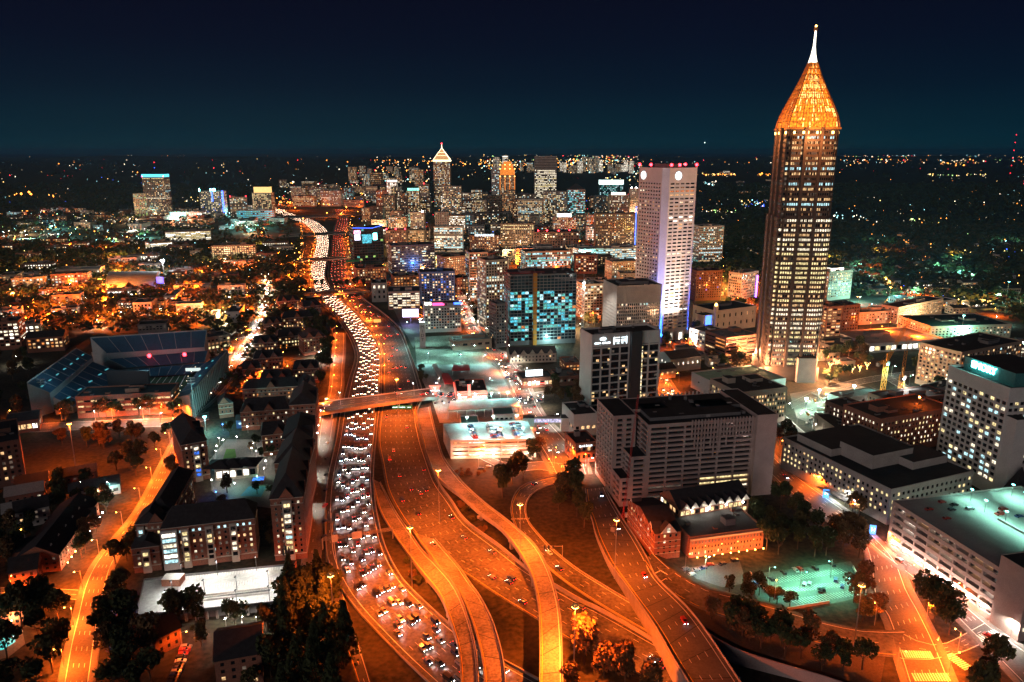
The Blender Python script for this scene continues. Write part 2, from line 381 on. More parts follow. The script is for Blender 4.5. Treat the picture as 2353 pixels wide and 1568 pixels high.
RL = Road([(0,1374),(100,1374),(180,1380)], [(0,1350),(100,1352),(180,1355)], .01)
RM = Road([(770,765),(768,810),(764,850),(762,885),(752,930),(740,960),(733,1011),(722,1093),(712,1171),(706,1240),(700,1300)],
          [(790,765),(790,810),(786,850),(786,885),(778,925),(768,960),(760,1011),(745,1093),(738,1171),(733,1240),(728,1300)], .02)
RN = Road([(1040,655),(1052,692),(1072,753),(1100,790),(1120,812),(1150,850),(1175,890),(1200,950),(1225,1000),(1255,1050),(1275,1090)],
          [(1052,652),(1068,692),(1095,753),(1140,800),(1160,812),(1190,850),(1215,890),(1245,950),(1290,1000),(1335,1050),(1350,1090)], .015)
RP = Road([(985,912),(1080,928),(1190,935),(1250,925)], [(985,894),(1080,905),(1190,905),(1250,898)], .01)
RQ = Road([(1500,985),(1515,935),(1512,900),(1505,850)], [(1620,975),(1590,935),(1550,895),(1525,850)], .01)
RS = Road([(1600,800),(1680,825),(1730,835)], [(1610,780),(1690,800),(1735,812)], .01)
RT = Road([(1775,960),(1815,1005),(1860,1045),(1915,1095),(1960,1140)], [(1800,950),(1840,985),(1890,1025),(1950,1080),(1995,1125)], .02)
RU = Road([(2030,870),(2070,895),(2110,925),(2150,950)], [(2040,862),(2085,885),(2130,915),(2170,940)], .02)
RV = Road([(1820,940),(1900,905),(2000,880),(2100,865)], [(1815,925),(1895,890),(1995,866),(2100,852)], .0)
RW = Road([(1095,1050),(1130,1068),(1180,1085),(1240,1080),(1290,1090)], [(1100,1040),(1130,1052),(1180,1065),(1240,1060),(1300,1066)], .0)
def lines(name, road, n, s0=.08, s1=.92, edge=True, left=white_paint, d0=0, d1=None, w=.28, **k):
    b = MB()
    for i in range(n+1):
        q = s0+(s1-s0)*i/n
        if i in (0, n):
            if edge: road.line(b, q, left if i == 0 else white_paint, w, d0=d0, d1=d1, **k)
        else: road.line(b, q, white_paint, w*.6, (3.0, 9.0), d0=d0, d1=d1, **k)
    return b.obj(name, kind='structure')
FW0 = 0
SB.surface('freeway', asphalt); NB.surface('freeway', asphalt); RO.surface('exit_ramp', asphalt_old, .02)
dS = next(d for d in range(0, 9000, 10) if SB.at(d, 0)[0].y < 1500)
lines('lane_markings', SB, 7, .10, .95, left=white_paint, d0=dS-300); lines('lane_markings', NB, 7, .05, .93, left=yellow_paint, d0=dS-300)
lines('lane_markings', RO, 2, .12, .9, left=yellow_paint)
for r_, nm, m_, nl in ((RD, 'exit_ramp', asphalt, 3), (RG, 'street', asphalt_old, 5), (RH, 'street', asphalt_old, 4), (RJ, 'street', asphalt_old, 4), (RK, 'street', asphalt_old, 3),
                   (RL, 'street', asphalt, 2), (RM, 'street', concrete_road, 2), (RN, 'street', asphalt_old, 5), (RP, 'street', asphalt_old, 4), (RQ, 'street', asphalt_old, 6),
                   (RS, 'street', asphalt_old, 3), (RT, 'street', concrete_road, 3), (RU, 'street', asphalt, 3), (RV, 'street', asphalt, 3), (RW, 'street', asphalt_old, 2), (RI, 'street', asphalt, 3)):
    r_.surface(nm, m_); lines('lane_markings', r_, nl, .06, .94, left=yellow_paint if nm == 'exit_ramp' else white_paint)
# pavements and verges beside the streets
for r_ in (RG, RJ, RN, RM, RH, RQ):
    for q in (-.09, 1.09):
        b = MB(); r_.wall(b, q, concrete_road, .14, 3.0, 0, step=9); b.obj('pavement', kind='structure')
# flyovers: deck, parapets, piers
def flyover(road, label, m, nl, dA, dB, solid=None, pier=38, pd=1.6, skip=()):
    p0 = road.at(0, .5)[0]; root = empty('flyover', (p0.x, p0.y, 0), label, 'bridge')
    b = MB(); n = max(2, int(road.len/7)); pr = None
    for k in range(n+1):
        d = road.len*k/n; a, t = road.at(d, -.015); c, _ = road.at(d, 1.015); i = len(b.v)
        th = min(1.7, max(.1, a.z-.05))
        b.v += [(a.x, a.y, a.z), (c.x, c.y, c.z), (c.x, c.y, c.z-th), (a.x, a.y, a.z-th)]
        if pr is not None:
            for q, mm in ((0, m), (1, barrier_m), (2, barrier_m), (3, barrier_m)):
                b.f.append((pr+q, pr+(q+1) % 4, i+(q+1) % 4, i+q)); b.m.append(b.mi(mm))
        pr = i
    b.obj('deck', root)
    for q, nm in ((0, 'parapet'), (1, 'parapet')):
        b = MB(); road.wall(b, q, barrier_m, 1.0, .45, (lambda p: 0) if solid is None or q not in solid else (lambda p: max(0, p.z)), step=7)
        b.obj(nm, root)
    b = MB()
    for i in range(nl+1):
        q = .1+.8*i/nl
        if i in (0, nl): road.line(b, q, yellow_paint if i == 0 else white_paint, .3, dz=.05)
        else: road.line(b, q, white_paint, .18, (3, 9), dz=.05)
    b.obj('lane_marking', root, kind='stuff')
    b = MB(); d = 12
    while d < road.len-2:
        p, t = road.at(d, .01); q, t2 = road.at(d, .99); e = t*.18; up = Vector((0, 0, .03)); b.quad(tuple(p-e+up), tuple(q-e+up), tuple(q+e+up), tuple(p+e+up), black_roof); d += 14
    b.obj('expansion_joint', root, kind='stuff')
    d = dA
    while d < min(dB, road.len):
        c, t = road.at(d, .5)
        if c.z > 3.5 and not any(s0 < d < s1 for s0, s1 in skip):
            b = MB(); nn = Vector((-t.y, t.x)); wd = road.width(d)
            b.box((c.x, c.y), (nn.x, nn.y), (wd*.9, 1.6), c.z-3.0, c.z-1.6, barrier_m)
            for s_ in (-.28, .28):
                b.box((c.x+nn.x*wd*s_, c.y+nn.y*wd*s_), (nn.x, nn.y), (pd, pd), -.1, c.z-3.0, barrier_m)
            b.obj('pier', root)
        d += pier
    return root
flyover(RA, 'left of the two curved orange-lit ramp bridges that pass over the traffic at the bottom', deck_conc, 1, 130, 900)
flyover(RB, 'right-hand twin of the curved ramp bridges, starting at the grass gore beside the dark carriageway', deck_conc, 1, 110, 900)
flyover(RC, 'long single curved flyover that sweeps down past the parking deck and over the dark carriageway', deck_conc, 1, 170, 900)
flyover(RE, 'wide straight viaduct with tall orange retaining wall beside the brick townhouse block', asphalt_old, 4, 210, 900, solid=(0,))
RF.surface('loop_ramp', asphalt, .05); lines('lane_markings', RF, 2, .1, .9, left=yellow_paint, dz=.09)
# barriers along the freeway
def barrier(road, q, label, h=.9, t=.6, d0=0, d1=None, m=barrier_m, name='barrier'):
    b = MB(); road.wall(b, q, m, h, t, 0, d0, d1); p = road.at((d0), q)[0]
    return tag(b.obj(name, off=Vector((p.x, p.y, 0))), label, 'barrier')
barrier(SB, 1.02, 'concrete median barrier between white headlight traffic and the darker carriageway', 1.1, .8, d0=dS-200)
barrier(SB, -.01, 'concrete barrier along the outer left edge of the headlight traffic', 1.0, .6, d0=dS-200)
barrier(NB, -.01, 'concrete barrier on the median side of the darker carriageway', 1.0, .6, d0=dS-200, d1=NB.len*.80)
barrier(NB, 1.01, 'tall concrete retaining wall along the right edge of the darker carriageway', 2.2, .7, d0=dS-500)
barrier(RD, 1.03, 'low curb wall between the ONLY-marked ramp and the dark grass bank', .6, .5)
barrier(RD, -.04, 'orange-lit guard wall left of the ramp with red tail lights', .8, .5)
wallR = Road([(1600,1440),(1680,1490),(1780,1525),(1900,1560),(2010,1600)], [(1602,1430),(1690,1480),(1790,1515),(1910,1550),(2020,1590)], [8,6.5,5,4,3])
b = MB(); wallR.wall(b, 0, pinkc, 1.0, .8, lambda p: p.z); tag(b.obj('retaining_wall', off=wallR.L[0]*1), 'long pinkish retaining wall below the wooded bank at the lower right', 'wall')
# wooded bank behind that wall
b = MB(); top = [wallR.at(wallR.len*k/8, 1)[0] for k in range(9)]; bk = [RF.at(RF.len*(.25+.7*k/8), 0)[0] for k in range(9)]
for k in range(8): b.quad(tuple(top[k]), tuple(top[k+1]), tuple(bk[k+1]), tuple(bk[k]), soil)
b.obj('wooded_bank', kind='structure')
# bank under the loop ramp so it stands on earth
b = MB()
for k in range(12):
    d0_, d1_ = RF.len*k/12, RF.len*(k+1)/12
    for q, o_ in ((0, -8), (1, 14)):
        a, t = RF.at(d0_, q); c, t2 = RF.at(d1_, q); s_ = -1 if q == 0 else 1
        e = RF.at(d0_, .5)[0]; out = (a-e); out.z = 0; out.normalize(); e2 = RF.at(d1_, .5)[0]; out2 = (c-e2); out2.z = 0; out2.normalize()
        g1 = a+out*(a.z*2+.5); g1.z = -.05; g2 = c+out2*(c.z*2+.5); g2.z = -.05
        b.quad(tuple(a), tuple(c), tuple(g2), tuple(g1), grass)
b.obj('embankment', kind='structure')

# road bridges across the freeway
def bridge(name, L, Rr, z, label, nl, m=asphalt_old, parapet=1.0):
    r = Road(L, Rr, z); root = empty(name, (*r.at(r.len/2, .5)[0].xy, 0), label, 'bridge')
    b = MB(); n = max(4, int(r.len/8)); pr = None
    for k in range(n+1):
        a, t = r.at(r.len*k/n, -.03); c, _ = r.at(r.len*k/n, 1.03); i = len(b.v); th = min(1.8, max(.1, a.z))
        b.v += [(a.x, a.y, a.z), (c.x, c.y, c.z), (c.x, c.y, c.z-th), (a.x, a.y, a.z-th)]
        if pr is not None:
            for q, mm in ((0, m), (1, barrier_m), (2, barrier_m), (3, barrier_m)):
                b.f.append((pr+q, pr+(q+1) % 4, i+(q+1) % 4, i+q)); b.m.append(b.mi(mm))
        pr = i
    b.obj('deck', root)
    for q in (-.02, 1.02):
        b = MB(); r.wall(b, q, barrier_m, parapet, .5, 0); b.obj('parapet', root)
    b = MB()
    for i in range(1, nl): r.line(b, i/nl, yellow_paint if i == nl//2 else white_paint, .25, None if i == nl//2 else (4, 6), dz=.06)
    b.obj('lane_marking', root, kind='stuff')
    for f in (.30, .52, .74):
        c, t = r.at(r.len*f, .5); 
        if c.z > 3: b = MB(); b.box((c.x, c.y), (-t.y, t.x), (r.width(r.len*f)*.85, 1.4), -.1, c.z-1.7, barrier_m); b.obj('pier', root)
    return r, root
BR1, _ = bridge('road_bridge', [(640,962),(700,955),(775,944),(870,930),(975,916),(1010,915)], [(640,946),(700,936),(775,921),(870,909),(975,896),(1010,896)], [.1,3.5,7,7,6,.1], 'road bridge carrying lit crossing traffic over the freeway, nearest of the bridges', 5)
BR2, _ = bridge('road_bridge', [(690,684),(725,680),(770,676),(815,672),(850,670)], [(690,677),(725,672),(770,668),(815,665),(850,664)], [.5,7,7,7,.5], 'second road bridge over the freeway, just below the strip of trees', 4)
BR3, _ = bridge('road_bridge', [(660,604),(700,600),(750,597),(800,594),(840,592)], [(660,600),(700,596),(750,593),(800,590),(840,588)], [.5,7,7,7,.5], 'third road bridge, thin and dark across the glowing far traffic', 4)
BR4, _ = bridge('road_bridge', [(640,545),(690,542),(750,539),(800,537),(850,536)], [(640,541),(690,538),(750,535),(800,533),(850,532)], [.5,8,8,8,.5], 'fourth road bridge, crossing just below the bend of the far traffic', 4)
BR5, _ = bridge('road_bridge', [(600,503),(680,500),(760,498),(830,493),(870,488)], [(600,499),(680,496),(760,494),(830,489),(870,484)], [.5,9,9,9,2], 'farthest pale curved flyover across the traffic near the lit tower', 4)
RX = Road([(700,560),(690,580),(684,605),(690,620)], [(706,560),(697,580),(693,605),(700,620)], 0); RX.surface('side_road', asphalt)
# ---------------------------------------------------------------- buildings
PANE = {}
def pane_mesh(w_, h_, m, mull):
    key = (round(w_, 1), round(h_, 1), m.name, mull)
    if key in PANE: return PANE[key]
    w2 = key[0]/2; h2 = key[1]
    b = MB(); b.quad((-w2, 0, 0), (w2, 0, 0), (w2, 0, h2), (-w2, 0, h2), m)
    fm = mull or dark_metal; t = min(.12, w2*.12)
    def bar(x0, x1, z0, z1): b.quad((x0, -.06, z0), (x1, -.06, z0), (x1, -.06, z1), (x0, -.06, z1), fm)
    bar(-w2, w2, 0, t*1.3); bar(-w2, w2, h2-t, h2); bar(-w2, -w2+t, t, h2-t); bar(w2-t, w2, t, h2-t)
    k = max(1, int(round(w2*2/1.8)))
    for i in range(1, k): x = -w2+2*w2*i/k; bar(x-t/2, x+t/2, t, h2-t)
    PANE[key] = b.mesh('window_pane'); return PANE[key]
def pick(pal, rnd):
    x = rnd.random()*sum(p for _, p in pal)
    for k, p in pal:
        x -= p
        if x <= 0: return W[k]
    return glass_d
# palettes (share of panes)
RES = (('dark', 6), ('warm', 1.6), ('warm_dim', 1.2), ('white', .8), ('yellow', .6), ('dim', 1.2), ('cool', .25), ('orange', .3))
OFF = (('dark', 6), ('white', 1.6), ('yellow', .8), ('cool', .5), ('dim', 2), ('warm_dim', .6))
BUSY = (('dark', 3), ('white', 2), ('warm', 1.5), ('yellow', 1.2), ('cool', .6), ('dim', 1.5), ('orange', .3), ('warm_dim', 1))
TEALP = (('dark', 3), ('teal', 1.5), ('cool', 1.3), ('cyan', 1), ('white', .5), ('dim', 1))
DARKP = (('dark', 14), ('dim', 3), ('warm', .6), ('white', .7))
BRIGHT = (('bright', 3), ('white', 3), ('warm', 1), ('dark', 1))
HOT = (('orange', 2), ('warm', 2), ('warm_dim', 2), ('dark', 3), ('white', .6))
def facade(wall, panes, O, u, W_, z0, z1, n, st, rnd, wm, winlist=None):
    """wall lattice with holes at z0..z1 along u from O; recessed panes collected as (pos, w, h, material)"""
    cw, ch = st.get('cw', 4.0), st.get('ch', 3.6)
    side, bot, top = st.get('side', .8), st.get('bot', 4.0), st.get('top', 1.5)
    side = min(side, W_*.2); bot = min(bot, (z1-z0)*.35)
    cols = st.get('cols') or max(1, int(round((W_-2*side)/cw))); rows = st.get('rows') or max(1, int(round((z1-z0-bot-top)/ch)))
    cw = (W_-2*side)/cols; ch = (z1-z0-bot-top)/rows
    fw, fh, rc = st.get('fw', .6), st.get('fh', .55), st.get('rc', .35)
    xs = [0.0]; 
    for c in range(cols): xs += [side+cw*(c+.5-fw/2), side+cw*(c+.5+fw/2)]
    xs.append(W_); zs = [z0]
    for r in range(rows): zs += [z0+bot+ch*(r+.5-fh/2), z0+bot+ch*(r+.5+fh/2)]
    zs.append(z1)
    base = len(wall.v); nx = len(xs); nz = len(zs)
    for z in zs:
        for x in xs: wall.v.append((O[0]+u[0]*x, O[1]+u[1]*x, z))
    k = wall.mi(wm); sp = wall.mi(st['spandrel']) if st.get('spandrel') else k
    for j in range(nz-1):
        for i in range(nx-1):
            hole = (i % 2 == 1) and (j % 2 == 1)
            a = base+j*nx+i
            if not hole:
                if (i % 2 == 0) and (j % 2 == 1) and j+1 < nz-1 or 1:
                    wall.f.append((a, a+1, a+nx+1, a+nx)); wall.m.append(sp if (i % 2 == 1) else k)
    back = (-n[0]*rc, -n[1]*rc)
    tight = fw > .97
    rowp = st.get('rowlit', rnd.choice((0, 0, .12, .3)))
    for j in range(1, nz-1, 2):
        rl = rnd.random() < rowp; rowm = pick(st['pal'], rnd) if rl else None
        for i in range(1, nx-1, 2):
            x0, x1, a0, a1 = xs[i], xs[i+1], zs[j], zs[j+1]
            p = [(O[0]+u[0]*x, O[1]+u[1]*x, z) for x, z in ((x0, a0), (x1, a0), (x1, a1), (x0, a1))]
            q = [(v[0]+back[0], v[1]+back[1], v[2]) for v in p]
            if rc > .05:
                m_ = base+j*nx+i; c4 = (m_, m_+1, m_+nx+1, m_+nx); bi = len(wall.v); wall.v += q
                for e in range(4):
                    if tight and e in (1, 3): continue
                    wall.f.append((c4[(e+1) % 4], c4[e], bi+e, bi+(e+1) % 4)); wall.m.append(k)
            mt = rowm if (rl and rnd.random() < .8) else pick(st['pal'], rnd)
            f = st.get('pick')
            if f: mt = f((i-1)//2, (j-1)//2, cols, rows, mt, rnd)
            if winlist is not None: winlist.append((((q[0][0]+q[1][0])/2, (q[0][1]+q[1][1])/2, a0), math.atan2(u[1], u[0]), x1-x0, a1-a0, mt))
            else: panes.quad(q[0], q[1], q[2], q[3], mt)
LAND = []
def building(name, label, cat, fr, top, depth, wm=conc, roof=black_roof, st=None, sides=None, z0=0.0, indiv=False, parapet=.9, equip=2, group=None, seed=None,
             h=None, root=None, extra=None, roofpx=False, faces='flr', part_wall='wall', trim=None, base=None, back=False):
    x0, y0, x1, y1 = fr
    rnd = random.Random(seed if seed is not None else hash_s(label or str(fr)))
    if roofpx: P0, P1 = G(x0, y0, h+z0), G(x1, y1, h+z0); P0.z = P1.z = z0; H = h
    else:
        P0, P1 = G(x0, y0, z0), G(x1, y1, z0); H = h if h else max(3.0, height_at(P0, top)-z0)
    u = (P1-P0); L = u.length; u = u/L; n = Vector((u.y, -u.x, 0))
    Q0, Q1 = P0-n*depth, P1-n*depth
    C = (P0+Q1)/2
    st = dict(dict(pal=OFF), **(st or {})); mark([P0, P1, Q1, Q0], 2)
    own = root is None
    if own: root = empty(name, (C.x, C.y, z0), label, cat, group)
    wall = MB(); panes = MB(); wl = [] if indiv else None
    zt = z0+H
    if base:      # shops or lobby band, proud of the storeys above
        bh, bm, bst = base
        b = MB(); bs = dict(dict(pal=BRIGHT, cw=5, fw=.75, fh=.6, bot=.6, top=1.0, rc=.4, rows=1), **bst); bp = MB()
        for O, dr, LL, nn in ((P0, u, L, n), (P1, -n, depth, u), (Q0, n, depth, -u)):
            facade(b, bp, O+nn*.6, dr, LL, z0, z0+bh, nn, bs, rnd, bm)
        b.prism([tuple((P0+n*.6-u*.6).xy), tuple((P1+n*.6+u*.6).xy), tuple((Q1+u*.6).xy), tuple((Q0-u*.6).xy)], z0+bh-.3, z0+bh, bm)
        b.obj('podium', root); bp.obj('shopfront', root, kind='stuff')
    defs = {'f': (P0, u, L, n), 'r': (P1, -n, depth, u), 'b': (Q1, -u, L, -n), 'l': (Q0, n, depth, -u)}
    for kf, (O, dr, LL, nn) in defs.items():
        if kf in faces or back:
            s2 = dict(st, **((sides or {}).get(kf) or (sides or {}).get('*', {}) if kf != 'f' else {}))
            if s2.get('blank'): wall.quad(tuple(O), tuple(O+dr*LL), tuple(O+dr*LL+Vector((0, 0, H))), tuple(O+Vector((0, 0, H))), s2.get('wm', wm))
            else: facade(wall, panes, O, dr, LL, z0, zt, nn, s2, rnd, s2.get('wm', wm), wl if (indiv and (indiv is True or kf in indiv)) else None)
        else: wall.quad(tuple(O), tuple(O+dr*LL), tuple(O+dr*LL+Vector((0, 0, H))), tuple(O+Vector((0, 0, H))), wm)
    rp = [P0, P1, Q1, Q0]
    wall.obj(part_wall, root)
    panes.obj('window_band' if not indiv else 'far_window', root, kind='stuff')
    if wl:
        wl.sort(key=lambda t: -pxm(Vector(t[0])))
        for (pos, rz, ww, hh, mt) in wl[:300]:
            link(pane_mesh(ww, hh, mt, st.get('mull')), 'window', root, (pos[0]-root.location.x, pos[1]-root.location.y, pos[2]-root.location.z), rz)
        if len(wl) > 300:
            rb = MB()
            for (pos, rz, ww, hh, mt) in wl[300:]:
                c_, s_ = math.cos(rz)*ww/2, math.sin(rz)*ww/2
                rb.quad((pos[0]-c_, pos[1]-s_, pos[2]), (pos[0]+c_, pos[1]+s_, pos[2]), (pos[0]+c_, pos[1]+s_, pos[2]+hh), (pos[0]-c_, pos[1]-s_, pos[2]+hh), mt)
            rb.obj('far_window', root, kind='stuff')
    if st.get('gable'):
        gable_roof(root, P0, P1, Q1, Q0, zt, st['gable'], roof, wm)
    else:
        r = MB(); r.poly([(p.x, p.y, zt-.02) for p in rp], roof)
        rfo = r.obj('roof', root)
        if parapet:
            r = MB(); t = .45; tm = trim or wm
            inn = [P0-n*t+u*t, P1-n*t-u*t, Q1+n*t-u*t, Q0+n*t+u*t]; out = [P0+n*.06-u*.06, P1+n*.06+u*.06, Q1-n*.06+u*.06, Q0-n*.06-u*.06]
            for i in range(4):
                j = (i+1) % 4; a, b_, c, d = out[i], out[j], inn[j], inn[i]
                z_, zz = zt-.25, zt+parapet
                k = len(r.v); r.v += [(q.x, q.y, z_) for q in (a, b_, c, d)]+[(q.x, q.y, zz) for q in (a, b_, c, d)]
                for f in ((0, 1, 5, 4), (4, 5, 6, 7), (2, 3, 7, 6)): r.f.append(tuple(k+x for x in f)); r.m.append(r.mi(tm))
            r.obj('parapet', root)
        area = L*depth; ne = equip if pxm(P0) < 1.9 or not equip else min(9, equip+int(area/260))
        for e in range(ne):
            fx, fy = rnd.uniform(.2, .75), rnd.uniform(.25, .75); c = P0.lerp(P1, fx)-n*depth*fy
            a_, b_, hh = rnd.uniform(.12, .3)*L, rnd.uniform(.12, .3)*depth, rnd.uniform(1.8, 4.5)
            if e >= equip: a_, b_, hh = rnd.uniform(1.5, 4), rnd.uniform(1.5, 3), rnd.uniform(.8, 1.8); c = P0.lerp(P1, rnd.uniform(.06, .94))-n*depth*rnd.uniform(.08, .92)
            b = MB(); b.box((c.x, c.y), (u.x, u.y), (min(a_, 16), min(b_, 12)), zt, zt+hh, conc_d if rnd.random() < .6 else wm, roof)
            b.obj('plant_room' if e == 0 else 'rooftop_unit', root).parent = rfo
    if own: LAND.append((root, name, label))
    return dict(root=root, P0=P0, P1=P1, Q0=Q0, Q1=Q1, u=u, n=n, L=L, H=H, z=zt, z0=z0, C=C, depth=depth)
def hash_s(s):
    h_ = 17
    for c in s: h_ = (h_*31+ord(c)) % 1000003
    return h_
def gable_roof(root, P0, P1, Q1, Q0, z, rise, rm, wm, hip=.0, over=.6, name='roof'):
    b = MB(); u = (P1-P0); L = u.length; u = u/L; d = (Q0-P0); D = d.length; d = d/D
    A, B, C, D_ = P0-u*over-d*over, P1+u*over-d*over, Q1+u*over+d*over, Q0-u*over+d*over
    M0, M1 = (P0+Q0)/2-u*over+u*hip*L, (P1+Q1)/2+u*over-u*hip*L
    def t(p, zz): return (p.x, p.y, zz)
    b.quad(t(A, z), t(B, z), t(M1, z+rise), t(M0, z+rise), rm); b.quad(t(C, z), t(D_, z), t(M0, z+rise), t(M1, z+rise), rm)
    g = rm if hip else wm
    b.poly([t(D_, z), t(A, z), t(M0, z+rise)], g); b.poly([t(B, z), t(C, z), t(M1, z+rise)], g)
    b.quad(t(A, z-.05), t(D_, z-.05), t(C, z-.05), t(B, z-.05), rm)
    return b.obj(name, root)
def on_face(B, fx, z, out=.3, face='f'):
    if face == 'f': return B['P0']+B['u']*B['L']*fx+B['n']*out+Vector((0, 0, z-B['P0'].z))
    if face == 'r': return B['P1']-B['n']*B['depth']*fx+B['u']*out+Vector((0, 0, z-B['P1'].z))
    return B['Q0']+B['n']*B['depth']*fx-B['u']*out+Vector((0, 0, z-B['Q0'].z))
def text(parent, s, pos, u, size, m, align='CENTER', name='sign_lettering', extr=.06, flat=False):
    c = bpy.data.curves.new(name, 'FONT'); c.body = s; c.size = size; c.align_x = align; c.extrude = extr
    o = bpy.data.objects.new(name, c); COL.objects.link(o)
    me = bpy.data.meshes.new_from_object(o.evaluated_get(bpy.context.evaluated_depsgraph_get())); bpy.data.objects.remove(o)
    me.materials.clear(); me.materials.append(m); me.name = name
    o = bpy.data.objects.new(name, me); COL.objects.link(o); o.parent = parent
    o.location = pos-parent.location if parent else pos
    rz = math.atan2(u[1], u[0]); o.rotation_euler = (0 if flat else math.pi/2, 0, rz)
    return o
def beacon(B, pts, m=E_red, r=.9, h=2.0):
    for fx, fy in pts:
        p = B['P0']+B['u']*B['L']*fx-B['n']*B['depth']*fy
        b = MB(); b.bar((p.x, p.y, B['z']), (p.x, p.y, B['z']+h), .15, dark_metal); b.ball((p.x, p.y, B['z']+h+r*.6), r, m); b.obj('beacon', B['root'])
def annot(o, label, cat): return tag(o, label, cat)

# ---- tallest tower: stepped granite shaft with a gold floodlit lattice pyramid
def plaza_tower():
    Pc = G(1812, 868); c = Vector((Pc.x, Pc.y+14, 0)); root = empty('skyscraper', (c.x, c.y, 0), 'tallest tower with glowing orange lattice pyramid and white spire', 'skyscraper')
    az = math.atan2(c.x, c.y); th = -az+rad(17)      # front normal turned past the viewer
    u = Vector((math.cos(th), math.sin(th), 0)); n = Vector((u.y, -u.x, 0))
    S = 22.4; zt = height_at(c-Vector((0, 20, 0)), 297); rnd = random.Random(5)
    st = dict(pal=BUSY)
    zs1 = height_at(c-Vector((0, 20, 0)), 500)
    wall = MB(); panes = MB()
    def shaft(s, inset, z0, z1, notch):
        # one face: corner strip | 5 panes | pier | 9 panes | pier | 5 panes | corner strip
        for k in range(4):
            a = k*math.pi/2; uu = Vector((u.x*math.cos(a)-u.y*math.sin(a), u.x*math.sin(a)+u.y*math.cos(a), 0)); nn = Vector((uu.y, -uu.x, 0))
            w2 = s-inset
            secs = [(-w2, -w2+notch, 1, -2.4, .62), (-w2+notch, -8.2, 5, 0, .7), (-8.2, -5.6, 0, 1.5, 0), (-5.6, 5.6, 9, .25, .72), (5.6, 8.2, 0, 1.5, 0), (8.2, w2-notch, 5, 0, .7), (w2-notch, w2, 1, -2.4, .62)]
            if notch <= 0: secs = secs[1:-1]
            prev = None
            for x0, x1, cols, off, fw in secs:
                O = c+nn*(w2+off)+uu*x0; O.z = 0
                if cols:
                    def lit(i, j, cc, rr, mt, rnd_, z0=z0):
                        return mt
                    nr = int((z1-z0)/4.35)
                    # coherent rows
                    facade(wall, panes, O, uu, x1-x0, z0, z1, nn, dict(pal=PALR, side=.15, bot=.6, top=.4, cols=cols, rows=nr, fw=fw, fh=.5, rc=.5, pick=lambda i, j, a_, b_, mt, r_, z0=z0: rowpick(int(z0//4.35)+j, r_)), rnd, granite)
                else:
                    wall.box((O+uu*(x1-x0)/2-nn*.6).xy, (uu.x, uu.y), (x1-x0, 1.2+off), z0, z1+1.5, granite)
                if prev is not None and abs(prev-off) > .05:
                    A = c+nn*(w2+prev)+uu*x0; B_ = c+nn*(w2+off)+uu*x0
                    wall.quad((A.x, A.y, z0), (B_.x, B_.y, z0), (B_.x, B_.y, z1), (A.x, A.y, z1), granite)
                prev = off
        cap = MB()
        cap.box((c.x, c.y), (u.x, u.y), (2*(s-inset)-.2, 2*(s-inset)-.2), z1-.4, z1-.1, granite, black_roof)
        cap.obj('setback_roof', root)
    rowm = {}
    rr = random.Random(11)
    for j in range(90):
        x = j/62
        if x < .2: rowm[j] = rr.choice((('white', .85), ('yellow', .7), ('yellow', .8), ('dark', .3)))
        elif x < .5: rowm[j] = rr.choice((('yellow', .95), ('yellow', .9), ('yellow', .6), ('white', .95), ('warm', .75)))
        elif x < .8: rowm[j] = rr.choice((('warm', .75), ('white', .9), ('warm', .5), ('cool', .7), ('warm', .6), ('dark', .2)))
        else: rowm[j] = rr.choice((('dark', .1), ('dark', .1), ('dark', 0), ('dark', 0), ('warm', .8), ('dark', .3), ('cool', .2)))
    PALR_ = BUSY
    def rowpick(j, r_):
        k, p = rowm.get(j, ('dark', .3))
        if r_.random() < p and k != 'dark': return W[k]
        return pick((('dark', 8), ('dim', 2), ('warm', .4), ('warm_dim', .8)), r_)
    global PALR; PALR = BUSY
    shaft(S+1.6, 0, 14, zs1, 4.6)
    shaft(S, 0, zs1, zt, 4.2)
    # granite base block
    base = MB(); base.box((c.x, c.y), (u.x, u.y), (2*S+5, 2*S+5), -.1, 14, granite, granite)
    bx = c+n*(S+2)+u*12
    base.box((bx.x, bx.y), (u.x, u.y), (17, 12), -.1, 24, pinkc, granite)
    base.obj('base_block', root); wall.obj('granite_wall', root); panes.obj('window_band', root, kind='stuff')
    # crown
    ys = [297, 281, 262, 229, 173, 145]; hw = [22.0, 21.2, 19.2, 14.4, 6.5, 3.4]
    zz = [height_at(c, y) for y in ys]
    core = MB(); lat = {}
    gold = mat('gold_lit_lattice', (.6, .26, .07), .5, .15, .5)
    warmglow = wmat('pyramid_floodlit_glow', (1, .21, .012), 2.3); hotglow = wmat('pyramid_floodlit_streak', (1, .52, .14), 4.2)  # floodlighting of the pyramid put into emission
    def corner(k, r, z):
        a = k*math.pi/2+math.pi/4; rr_ = r*math.sqrt(2)
        return c+Vector((u.x*math.cos(a)-u.y*math.sin(a), u.x*math.sin(a)+u.y*math.cos(a), 0))*rr_+Vector((0, 0, z))
